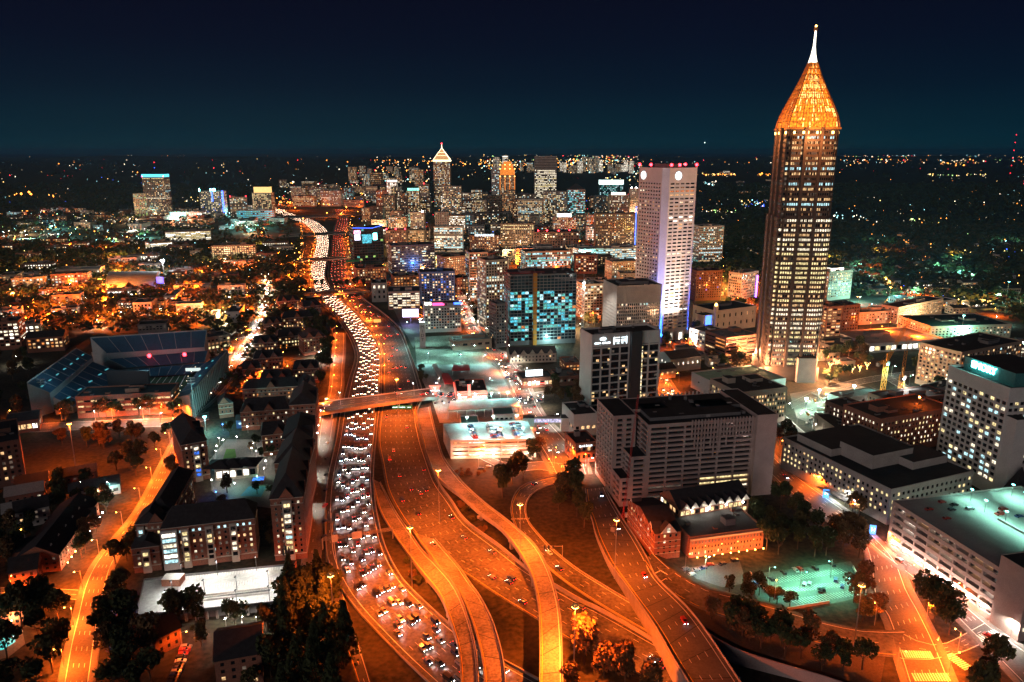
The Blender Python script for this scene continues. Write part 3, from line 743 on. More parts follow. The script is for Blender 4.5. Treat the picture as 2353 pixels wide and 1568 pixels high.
    for i in range(5):
        b = MB(); r0, r1 = hw[i], hw[i+1]
        if i in (1, 2): r1 = r1+.2
        for k in range(4):
            A, B_, C_, D_ = corner(k, r0, zz[i]), corner(k+1, r0, zz[i]), corner(k+1, r1, zz[i+1]), corner(k, r1, zz[i+1])
            A, B_, C_, D_ = B_, A, D_, C_
            nb = [14, 16, 16, 16, 10][i]; nr = [1, 2, 3, 5, 2][i]
            for q in range(nb+1):
                t = q/nb; b.bar(A.lerp(B_, t), D_.lerp(C_, t), .42 if q % 4 == 0 else .24, gold, 4)
            for q in range(nr+1):
                t = q/nr; b.bar(A.lerp(D_, t), B_.lerp(C_, t), .34, gold, 4)
            for q in range(nb):
                for w_ in range(nr):
                    if rnd.random() < .33:
                        a_ = A.lerp(B_, q/nb).lerp(D_.lerp(C_, q/nb), w_/nr); b2_ = A.lerp(B_, (q+1)/nb).lerp(D_.lerp(C_, (q+1)/nb), (w_+1)/nr); b.bar(a_, b2_, .14, gold, 3)
            # glowing sheets behind the lattice imitate its floodlit inside
            m0, m1 = .9, .86
            nc = nb*2; ng = [1, 2, 2, 3, 2][i]
            for q in range(nc):
                for w_ in range(ng):
                    def pt(s_, t_):
                        p = A.lerp(B_, s_).lerp(D_.lerp(C_, s_), t_); return (c.x+(p.x-c.x)*.93, c.y+(p.y-c.y)*.93, p.z)
                    mid = abs((q+.5)/nc-.5); hot = rnd.random() < (.1, .12, .34, .72, .15)[i]*(1.35-1.6*mid)
                    t0 = (w_+rnd.uniform(0, .3))/ng; t1 = (w_+rnd.uniform(.7, 1))/ng
                    core.quad(pt(q/nc, w_/ng), pt((q+1)/nc, w_/ng), pt((q+1)/nc, (w_+1)/ng), pt(q/nc, (w_+1)/ng), warmglow)
                    if hot:
                        f4 = [pt((q+.1)/nc, t0), pt((q+.8)/nc, t0), pt((q+.9)/nc, t1), pt((q+.2)/nc, t1)]; o4 = [tuple(Vector(v)+(Vector(v)-Vector((c.x, c.y, v[2])))*.012) for v in f4]; core.quad(*o4, hotglow)
        b.obj('crown_lattice', root)
    core.obj('crown_glow_sheet', root, kind='stuff')
    # cornice lamps below the crown
    for k in range(4):
        for t in (.12, .3, .38, .56, .64, .86):
            p = corner(k, 22.4, zt-3).lerp(corner(k+1, 22.4, zt-3), t)
            b = MB(); b.box((p.x, p.y), (u.x, u.y), (1.6, 1.6), p.z-1, p.z+1.2, E_gold); b.obj('floodlight', root)
    b = MB(); b.box((c.x, c.y), (u.x, u.y), (45.8, 45.8), zt-.1, zt+1.6, gold, black_roof); b.obj('cornice', root)
    b = MB(); b.box((c.x, c.y), (u.x, u.y), (43.4, 43.4), zt-6, zt-.1, granite, granite); b.obj('top_storey', root)
    # spire
    sy = [(145, 4.2), (127, 2.4), (107, 1.2), (75, .8), (60, .35)]
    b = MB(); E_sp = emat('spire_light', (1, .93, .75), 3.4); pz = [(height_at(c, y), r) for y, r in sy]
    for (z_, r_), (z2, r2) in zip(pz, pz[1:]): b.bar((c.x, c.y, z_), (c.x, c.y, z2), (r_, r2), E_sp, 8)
    b.obj('spire', root)
    b = MB(); b.bar((c.x, c.y, pz[-1][0]-4), (c.x, c.y, pz[-1][0]-1), 1.6, gold, 8); b.ball((c.x, c.y, pz[-1][0]), 1.0, E_gold); b.obj('finial', root)
    for k in range(4):
        p = corner(k, 30, 4); light(root, p-root.location+Vector((0, 0, 10)), (1, .45, .2), 260000, 2)
        p = corner(k+.5, 27, zt-8)*1; light(root, p-root.location, (1, .4, .12), 50000, 2)
    mark([corner(k, 28, 0) for k in range(4)], 5)
    return root
plaza_tower()

# ---- white concrete tower with blue-lit corners
def white_tower():
    P0, P1 = G(1519, 792), G(1578, 783); Hh = height_at(P0, 386)
    root = empty('skyscraper', (*((P0+P1)/2).xy, 0), 'white concrete skyscraper with blue-lit corners and glowing round logos', 'skyscraper')
    u = (P1-P0).normalized(); n = Vector((u.y, -u.x, 0)); L = (P1-P0).length; D = L*1.05; rnd = random.Random(3)
    th = rad(10); c_ = 5.5
    rows = 41
    litrows = {2: 'orange', 3: 'warm', 5: 'white', 9: 'bright', 10: 'bright', 19: 'white', 28: 'bright', 35: 'bright', 22: 'dim', 25: 'dim'}
    def pk(i, j, cc, rr, mt, r_):
        k = litrows.get(rr-1-j)
        if k and r_.random() < .75: return W[k]
        return pick((('dark', 8), ('dim', 2), ('warm_dim', .7), ('warm', .4)), r_)
    fb = 13
    for (O, dr, LL, nn, st_) in ((P0, u, L, n, dict(cols=5, fw=.78, fh=.42)), (P0-n*0-u*0, None, 0, None, None)):
        if dr is None: continue
        wall = MB(); wl = []
        facade(wall, None, O, dr, LL, 0, Hh, nn, dict(pal=OFF, side=1.2, bot=fb+3, top=15, rows=rows, rc=.7, pick=pk, **st_), rnd, conc_w, wl)
        wall.obj('concrete_front', root)
        for (pos, rz, ww, hh, mt) in wl: link(pane_mesh(ww, hh, mt, dark_metal), 'window', root, (pos[0]-root.location.x, pos[1]-root.location.y, pos[2]), rz)
    # chamfers + left face
    Lc = P0-u*c_-n*c_; Rc = P1+u*c_-n*c_
    ch = MB()
    ch.quad(tuple(Lc), tuple(P0), tuple(P0+Vector((0, 0, Hh))), tuple(Lc+Vector((0, 0, Hh))), conc_w); ch.obj('corner_panel', root)
    ch = MB(); ch.quad(tuple(P1), tuple(Rc), tuple(Rc+Vector((0, 0, Hh))), tuple(P1+Vector((0, 0, Hh))), conc_w); ch.obj('corner_panel', root)
    wall = MB(); pn = MB(); O = Lc-n*D
    facade(wall, pn, O, n, D, 0, Hh, -u, dict(pal=(('dark', 8), ('dim', 1), ('warm', .5), ('white', .4)), side=1.5, bot=fb+3, top=15, cols=8, rows=rows, fw=.55, fh=.42, rc=.7), rnd, conc_w)
    facade(wall, pn, Rc, -n, D, 0, Hh, u, dict(pal=DARKP, side=1.5, bot=fb+3, top=15, cols=8, rows=rows, fw=.55, fh=.42, rc=.7), rnd, conc_w)
    wall.quad(tuple(Rc-n*D), tuple(Lc-n*D), tuple(Lc-n*D+Vector((0, 0, Hh))), tuple(Rc-n*D+Vector((0, 0, Hh))), conc_w)
    wall.obj('concrete_side', root); pn.obj('side_window', root, kind='stuff')
    r = MB(); r.poly([(p.x, p.y, Hh) for p in (P0, P1, Rc, Rc-n*D, Lc-n*D, Lc)], black_roof); r.obj('roof', root)
    C = (Lc+Rc)/2-n*D/2
    b = MB(); b.box((C.x, C.y), (u.x, u.y), (L*.6, D*.5), Hh, Hh+4, conc_d, black_roof); b.obj('plant_room', root)
    for q in (P0+(P1-P0)*.05, P0.lerp(P1, .35), P0.lerp(P1, .98), Lc-n*D*.5, Rc-n*D*.5, Lc-n*D):
        b = MB(); b.bar((q.x, q.y, Hh), (q.x, q.y, Hh+2), .2, dark_metal); b.ball((q.x, q.y, Hh+3), 1.6, E_red); b.obj('beacon', root)
    # round logos
    def disc(p, nn, uu, r_):
        b = MB(); b.poly([tuple(p+nn*.35+uu*r_*math.cos(2*math.pi*k/24)+Vector((0, 0, r_*math.sin(2*math.pi*k/24)))) for k in range(24)], E_logo)
        o = b.obj('round_logo', root)
        for zz in (-.45, -.15, .15, .45):
            w_ = math.sqrt(1-zz*zz)*r_*.7; g = MB(); a = p+nn*.5+Vector((0, 0, zz*r_)); g.bar(a-uu*w_, a+uu*w_*.3, .22, conc_w, 4); s_ = g.obj('logo_stripe', o, off=Vector(root.location)); 
    disc(P0.lerp(P1, .32)+Vector((0, 0, Hh-8.5)), n, u, 4.4)
    disc(Lc-n*D*.8+Vector((0, 0, Hh-8.5)), -u, n, 4.4)
    # blue floodlights at the feet of the corners
    for q, dn in (((Lc+P0)/2, (n-u)), ((P1+Rc)/2, (n+u))):
        dn = dn.normalized()
        for dd, pw, sp, tz in ((3.2, 7e5, 60, 26), (5.5, 1.6e6, 30, 66), (7, 2.2e6, 18, 105)):
            b = MB(); e = q+dn*dd; e.z = 1.5
            b.box((e.x, e.y), (u.x, u.y), (1.0, 1.0), e.z-1, e.z, dark_metal, E_bs); b.obj('floodlight', root)
            ax = Vector((0, 0, tz))-dn*dd; light(root, e+Vector((0, 0, .3))-root.location, (.01, .09, 1), pw, .3, sp, ax)
    for fx in (.1, .5, .9):
        e = P0.lerp(P1, fx)+n*34; b = MB(); b.box(e.xy, (u.x, u.y), (2, 1.2), 0, 1.2, dark_metal, E_white); b.obj('floodlight', root); light(root, e+Vector((0, 0, 1.6))-root.location, (1, .82, .70), 7e5, .6, 60, (-n*34+Vector((0, 0, 95))))
    e = Lc-n*D*.5-u*36; light(root, e+Vector((0, 0, 2))-root.location, (1, .85, .75), 4.5e5, .6, 60, (u*34+Vector((0, 0, 100))))
    # lobby columns glow
    for k in range(6):
        p = P0.lerp(P1, k/5)+n*1.0; b = MB(); b.box((p.x, p.y), (u.x, u.y), (1.6, 2), -.1, fb, conc_w); b.obj('column', root)
    for k in (1, 3):
        p = P0.lerp(P1, (k+.5)/5)+n*.3
        b = MB(); b.box((p.x, p.y), (u.x, u.y), (4.5, .5), .5, fb-2, W['bright']); b.obj('lobby_window', root)
    mark([P0, P1, Rc, Rc-n*D, Lc-n*D, Lc], 5)
white_tower()
B = building
# ---- big stepped concrete parking block in the centre right
def garage_block():
    root = empty('parking_block', (*G(1590, 1100).xy, 0), 'huge stepped concrete block with dark slot openings and flat black roof', 'parking garage')
    st = dict(pal=(('dark', 1),), cw=11, ch=3.3, fw=.93, fh=.56, bot=2.5, top=1.6, side=1.5, rc=1.6)
    def pk(i, j, cc, rr, mt, r_):
        if cc >= 4 and i >= cc-3 and j in (1, 2, 3): return W['yellow'] if j > 1 else W['white']
        if cc >= 4 and j < 3 and r_.random() < .25: return W['dim']
        return glass_d
    P0, P1 = G(1423, 1165), G(1767, 1133); H = height_at(P0, 981); u = (P1-P0).normalized(); n = Vector((u.y, -u.x, 0)); L = (P1-P0).length
    D = 50
    def blk(x0, x1, y0, y1, h, nm, sides='flr', st_=None, blank=()):
        A, A1 = P0+u*x0-n*y0, P0+u*x1-n*y0; Q, Q1 = P0+u*x0-n*y1, P0+u*x1-n*y1
        wall = MB(); pn = MB(); rnd = random.Random(2); s2 = dict(st, **(st_ or {}))
        for kf, (O, dr, LL, nn) in {'f': (A, u, x1-x0, n), 'r': (A1, -n, y1-y0, u), 'l': (Q, n, y1-y0, -u), 'b': (Q1, -u, x1-x0, -n)}.items():
            if kf in blank or kf not in sides: wall.quad(tuple(O), tuple(O+dr*LL), tuple(O+dr*LL+Vector((0, 0, h))), tuple(O+Vector((0, 0, h))), pinkc)
            else: facade(wall, pn, O, dr, LL, 0, h, nn, dict(s2, pick=pk if kf == 'f' else None), rnd, pinkc)
        wall.obj(nm, root); pn.obj('deck_opening', root, kind='stuff')
        r = MB(); r.poly([(p.x, p.y, h-.6) for p in (A, A1, Q1, Q)], black_roof); r.obj('roof', root)
        mark([A, A1, Q1, Q], 3)
        return A, A1, Q1, Q
    f = L/340.0
    blk(0, 22*f, 0, 16, H*.36, 'stepped_wing', st_=dict(cw=7))
    blk(22*f, 56*f, 0, 22, H*.62, 'stepped_wing')
    blk(56*f, L-46*f, 0, D, H, 'main_block')
    blk(L-46*f, L, -2, D, H+2, 'stair_tower', blank=('f', 'r', 'l'))
    blk(0, 50*f, 16.1, D, H*1.02, 'rear_wing', st_=dict(cw=5.2, fw=.62))
    # crown of vertical fins and the little windowed penthouse
    for k in range(26):
        x = (56+95+k*7.1)*f; 
        if x > L-50*f: break
        z0 = H-(4+((k*7) % 5)*3.3 if k < 12 else 5); p = P0+u*x+n*.5
        b = MB(); b.box((p.x, p.y), (u.x, u.y), (.7, .9), z0-6, H+1.2, pinkc); b.obj('fin', root)
    p = P0+u*(50*f)-n*24; b = MB(); pn = MB()
    for O, dr, LL, nn in ((p, u, 26, n), (p+u*26, -n, 12, u), (p-n*12, n, 12, -u)): facade(b, pn, O, dr, LL, H*.62, H+1.5, nn, dict(pal=(('dark', 1),), cw=3.6, ch=5, fw=.5, fh=.5, bot=3, top=1), random.Random(1), pinkc)
    b.poly([(q.x, q.y, H+1.4) for q in (p, p+u*26, p+u*26-n*12, p-n*12)], black_roof); b.obj('penthouse', root); pn.obj('deck_opening', root, kind='stuff')
    for x, y, w_, d_ in ((.5, .4, 60, 26), (.72, .55, 34, 14), (.3, .6, 16, 14)):
        c = P0+u*L*x-n*D*y; b = MB(); b.box((c.x, c.y), (u.x, u.y), (w_, d_), H-.5, H+1.6, conc_d, black_roof); b.obj('rooftop_unit', root)
    for k in range(14):
        c = P0+u*L*R.uniform(.22, .84)-n*D*R.uniform(.1, .9); b = MB(); b.box((c.x, c.y), (u.x, u.y), (R.uniform(1, 4), R.uniform(1, 3)), H-.5, H+R.uniform(.8, 2.6), R.choice((galv, conc_d, conc))); b.obj('rooftop_unit', root)
    for k in range(18):
        c = P0+u*(L*(.42+.5*k/18))-n*(D-1); b = MB(); b.box((c.x, c.y), (u.x, u.y), (.8, .8), H, H+2.2, conc_w); b.obj('fin', root)
garage_block()

# ---- dark gridded hotel slab with lit signs
h = B('hotel', 'dark hotel slab with white grid frame and lit CROWNE PLAZA sign on top', 'hotel', (1355, 953, 1509, 936), 774, 24, wm=conc_w, roof=black_roof, parapet=1.6,
      st=dict(wm=glass_d, pal=(('dark', 11), ('warm', 1.1), ('yellow', .6), ('dim', .9)), cols=18, ch=3.3, fw=.8, fh=.72, side=.8, bot=7, top=9, rc=.5, mull=None), sides={'*': dict(blank=1, wm=conc_w)}, indiv='f', equip=2)
fr = MB()
for fx in (0.004, .135, .27, .405, .54, .70, .83, .985):
    p = on_face(h, fx, h['H']/2, .5); fr.box((p.x, p.y), h['u'].xy, (1.1, 1.3), 6, h['z'], conc_w)
for k in range(9):
    z = 8+(h['z']-18)*k/8.; p = on_face(h, .5, z, .45); fr.box((p.x, p.y), h['u'].xy, (h['L'], 1.2), z-.5, z+.5, conc_w)
p = on_face(h, .5, 0, .35); fr.box((p.x, p.y), h['u'].xy, (h['L']-.4, .9), h['z']-9, h['z']+1.4, conc_w)
fr.obj('facade_frame', h['root'])
p = on_face(h, .62, 0, 2.2); b = MB(); b.box((p.x, p.y), h['u'].xy, (h['L']*.155, 4.4), 0, h['z']+2.4, dark_metal, black_roof); b.obj('lift_shaft', h['root'])
rs = random.Random(3); b = MB()
for k in range(30):
    if rs.random() < .93:
        z = 8+k*(h['z']-20)/30; p = on_face(h, .73, z, .85); b.box((p.x, p.y), h['u'].xy, (1.5, .2), z, z+1.9, W['yellow'] if rs.random() < .6 else W['white'])
b.obj('stair_window', h['root'], kind='stuff')
hl = h['L']
text(h['root'], 'CROWNE PLAZA', on_face(h, .155, h['z']-6.5, .95), h['u'], hl*.031, E_sign, extr=.12)
text(h['root'], 'STAYBRIDGE', on_face(h, .405, h['z']-4.9, .95), h['u'], hl*.028, E_sign, extr=.12); text(h['root'], 'S U I T E S', on_face(h, .405, h['z']-7.4, .95), h['u'], hl*.02, E_sign)
b = MB()
for s_ in (.315, .495): p = on_face(h, s_, 0, 1.0); b.box((p.x, p.y), h['u'].xy, (.6, .2), h['z']-7.6, h['z']-1.6, E_sign)
for z in (h['z']-2.3, h['z']-5.6): p = on_face(h, .405, 0, 1.0); b.box((p.x, p.y), h['u'].xy, (h['L']*.18, .15), z, z+.25, E_sign)
b.obj('sign_bracket', h['root'])
b = MB(); cc = on_face(h, .155, h['z']-2.4, 1.1)
for k in range(20):
    a, a2 = 2*math.pi*k/20, 2*math.pi*(k+1)/20
    b.bar(cc+h['u']*2.6*math.cos(a)+Vector((0, 0, 1.2*math.sin(a))), cc+h['u']*2.6*math.cos(a2)+Vector((0, 0, 1.2*math.sin(a2))), .2, E_sign, 4)
for s_ in (-1.1, 1.1): b.bar(cc+h['u']*(s_-.5)+Vector((0, 0, -.5)), cc+h['u']*(s_+.5)+Vector((0, 0, .5)), .22, E_sign, 4); b.bar(cc+h['u']*(s_+.5)+Vector((0, 0, -.5)), cc+h['u']*(s_-.5)+Vector((0, 0, .5)), .22, E_sign, 4)
b.obj('sign_emblem', h['root'])
B('hotel_podium', 'low white banquet hall at the foot of the dark gridded hotel, beside the skybridge', 'banquet hall', (1318, 1005, 1372, 1000), 956, 30, wm=conc_w, st=dict(pal=(('dark', 3), ('warm', 2)), rows=1, fh=.3, bot=3, top=6, cw=4), equip=1)
hb = B('brick_corner_shop', 'low brick corner building with small lit wall sign by the intersection', 'shop', (1322, 1066, 1372, 1060), 1022, 22, wm=brickr, st=dict(pal=(('dark', 4), ('warm', 1), ('orange', 1)), rows=2, bot=2), equip=1)
text(hb['root'], 'Eye & Street', on_face(hb, .45, hb['z']-2.2, .4), hb['u'], 1.9, E_sign)
# ---- grey gridded office
g = B('office_tower', 'grey stone office block with blank upper band, between dark hotel and blue-lit skyscraper', 'office block', (1413, 812, 1513, 806), 660, 44, wm=conc, roof=black_roof,
      st=dict(pal=(('dark', 7), ('dim', 1.3), ('white', .5), ('cool', .3)), cw=2.3, fw=.62, ch=3.7, fh=.66, bot=6, top=18, rc=.6, side=.6), sides={'*': dict(pal=(('dark', 9), ('dim', 1)), cw=2.6, fw=.35, fh=.3)}, equip=1, parapet=1.2)
p = g['C']; b = MB(); b.box((p.x, p.y), g['u'].xy, (g['L']*.62, 18), g['z'], g['z']+3, conc_d, black_roof); b.obj('plant_room', g['root'])
b = MB()
for k in range(34):
    q = on_face(g, k/33, 0, .25); b.box((q.x, q.y), g['u'].xy, (.3, .5), g['z']-18, g['z'], conc)
b.obj('ribbed_band', g['root'])
# ---- half-built glass block with tower crane
c_ = B('glass_office', 'half-finished teal-lit glass block with bare upper floors and an orange hoist strip', 'construction site', (1172, 795, 1322, 788), 633, 42, wm=steel, roof=grey_roof,
      st=dict(pal=(('cyan', 2.6), ('cool', .9), ('teal', 1.8), ('glass', 1.5), ('dark', 2.4), ('orange', .12)), cols=18, ch=3.6, fw=.9, fh=.8, bot=5, top=1, rc=.3, side=.3,
      pick=lambda i, j, cc, rr, mt, r_: (glass_b if r_.random() < .8 else glass_d) if j >= rr*.74 else ((glass_d if r_.random() < .8 else mt) if j < 3 else (glass_b if j in (5, 8) and r_.random() < .8 else mt))), equip=3, parapet=.4)
p = on_face(c_, .37, 0, 1.2); b = MB(); b.box((p.x, p.y), c_['u'].xy, (4.2, 2.4), 0, c_['z']+2, orange_st)
b.obj('hoist_strip', c_['root'])
for z in range(6, int(c_['z']), 6):
    p = on_face(c_, .37, z, 2.6); b = MB(); b.box((p.x, p.y), c_['u'].xy, (4.0, .4), z, z+.5, steel); b.obj('hoist_tie', c_['root'])
for i, (fx, fz) in enumerate(((.2, .5), (.5, .45), (.75, .4), (.3, .3), (.6, .6), (.85, .25))):
    p = on_face(c_, fx, c_['z']*fz, -1.2); b = MB(); b.box((p.x, p.y), c_['u'].xy, (2, .3), p.z, p.z+1.2, E_teal); b.obj('work_light', c_['root'])
p = on_face(c_, .6, 6, 14); light(c_['root'], p-c_['root'].location, (.5, 1, .95), 30000, 1)
def crane(name, base, h_, jib, az, label, m=orange_st, lum=None, lit=None, mast=1.9):
    root = empty(name, base, label, 'crane')
    def lattice(nm, a, d, L, w_, up):
        b = MB(); a = Vector(a); d = Vector(d).normalized(); s1 = d.cross(Vector(up)).normalized()*w_/2; s2 = d.cross(s1).normalized()*w_/2
        c4 = [s1+s2, s1-s2, -s1-s2, -s1+s2]; n = max(2, int(L/(w_*1.4)))
        for q in c4: b.bar(a+q, a+q+d*L, .16*w_/1.9, m, 3)
        for k in range(n):
            for e in range(4): b.bar(a+c4[e]+d*L*k/n, a+c4[(e+1) % 4]+d*L*(k+1)/n, .09*w_/1.9, m, 3)
        return b.obj(nm, root, off=Vector((0, 0, 0)))
    lattice('mast', (0, 0, 0), (0, 0, 1), h_, mast, (1, 0, 0))
    dv = Vector((math.cos(az), math.sin(az), 0))
    if lum: dv = (dv+Vector((0, 0, lum))).normalized()
    lattice('jib', (0, 0, h_), dv, jib, mast*.7, (-dv.y, dv.x, 0) if abs(dv.z) < .99 else (1, 0, 0))
    bk = -Vector((dv.x, dv.y, 0)).normalized(); lattice('counter_jib', (0, 0, h_), bk, jib*.3, mast*.7, (-bk.y, bk.x, 0))
    b = MB(); e = bk*jib*.28; b.box((e.x, e.y), (bk.x, bk.y), (3, 2.4), h_-2.5, h_+.5, conc_d); b.obj('counterweight', root, off=Vector((0, 0, 0)))
    b = MB(); b.bar((0, 0, h_), (0, 0, h_+7), .35, m, 4); b.bar((0, 0, h_+7), tuple(Vector((0, 0, h_))+dv*jib*.75), .07, m, 3); b.bar((0, 0, h_+7), tuple(Vector((0, 0, h_))+bk*jib*.28), .07, m, 3); b.obj('tie_bars', root, off=Vector((0, 0, 0)))
    b = MB(); b.box((1.6, -1.2), (1, 0), (1.6, 1.8), h_-2.4, h_, conc_w); b.obj('cab', root, off=Vector((0, 0, 0)))
    if lit:
        b = MB(); b.box((0, -mast), (1, 0), (1.8, .5), h_-3, h_-2, lit[0]); b.obj('floodlight', root, off=Vector((0, 0, 0)))
        light(root, (0, -mast-1, h_-3), lit[1], lit[2], .5, 150, (0, -.4, -1))
    return root
crane('tower_crane', G(1165, 800), height_at(G(1165, 800), 628), 42, rad(10), 'red tower crane standing against the left edge of the teal glass block', red_st, mast=2.2)
crane('tower_crane', G(1338, 800), height_at(G(1338, 800), 645), 36, rad(150), 'pale tower crane with brilliant white work lamp right of the teal glass block', galv, lit=(E_white, WHITE, 120000), mast=2.2)
crane('tower_crane', G(2028, 900), height_at(G(2028, 900), 830), 48, rad(35), 'yellow luffing tower crane behind, left of the pair over the pit', orange_st, lum=1.1, lit=(E_teal, TEAL, 130000), mast=3)
crane('tower_crane', G(2062, 948), height_at(G(2062, 948), 862), 40, rad(60), 'yellow luffing tower crane nearest the brick hospital, over the pit', orange_st, lum=1.0, lit=(E_white, WHITE, 90000), mast=3)

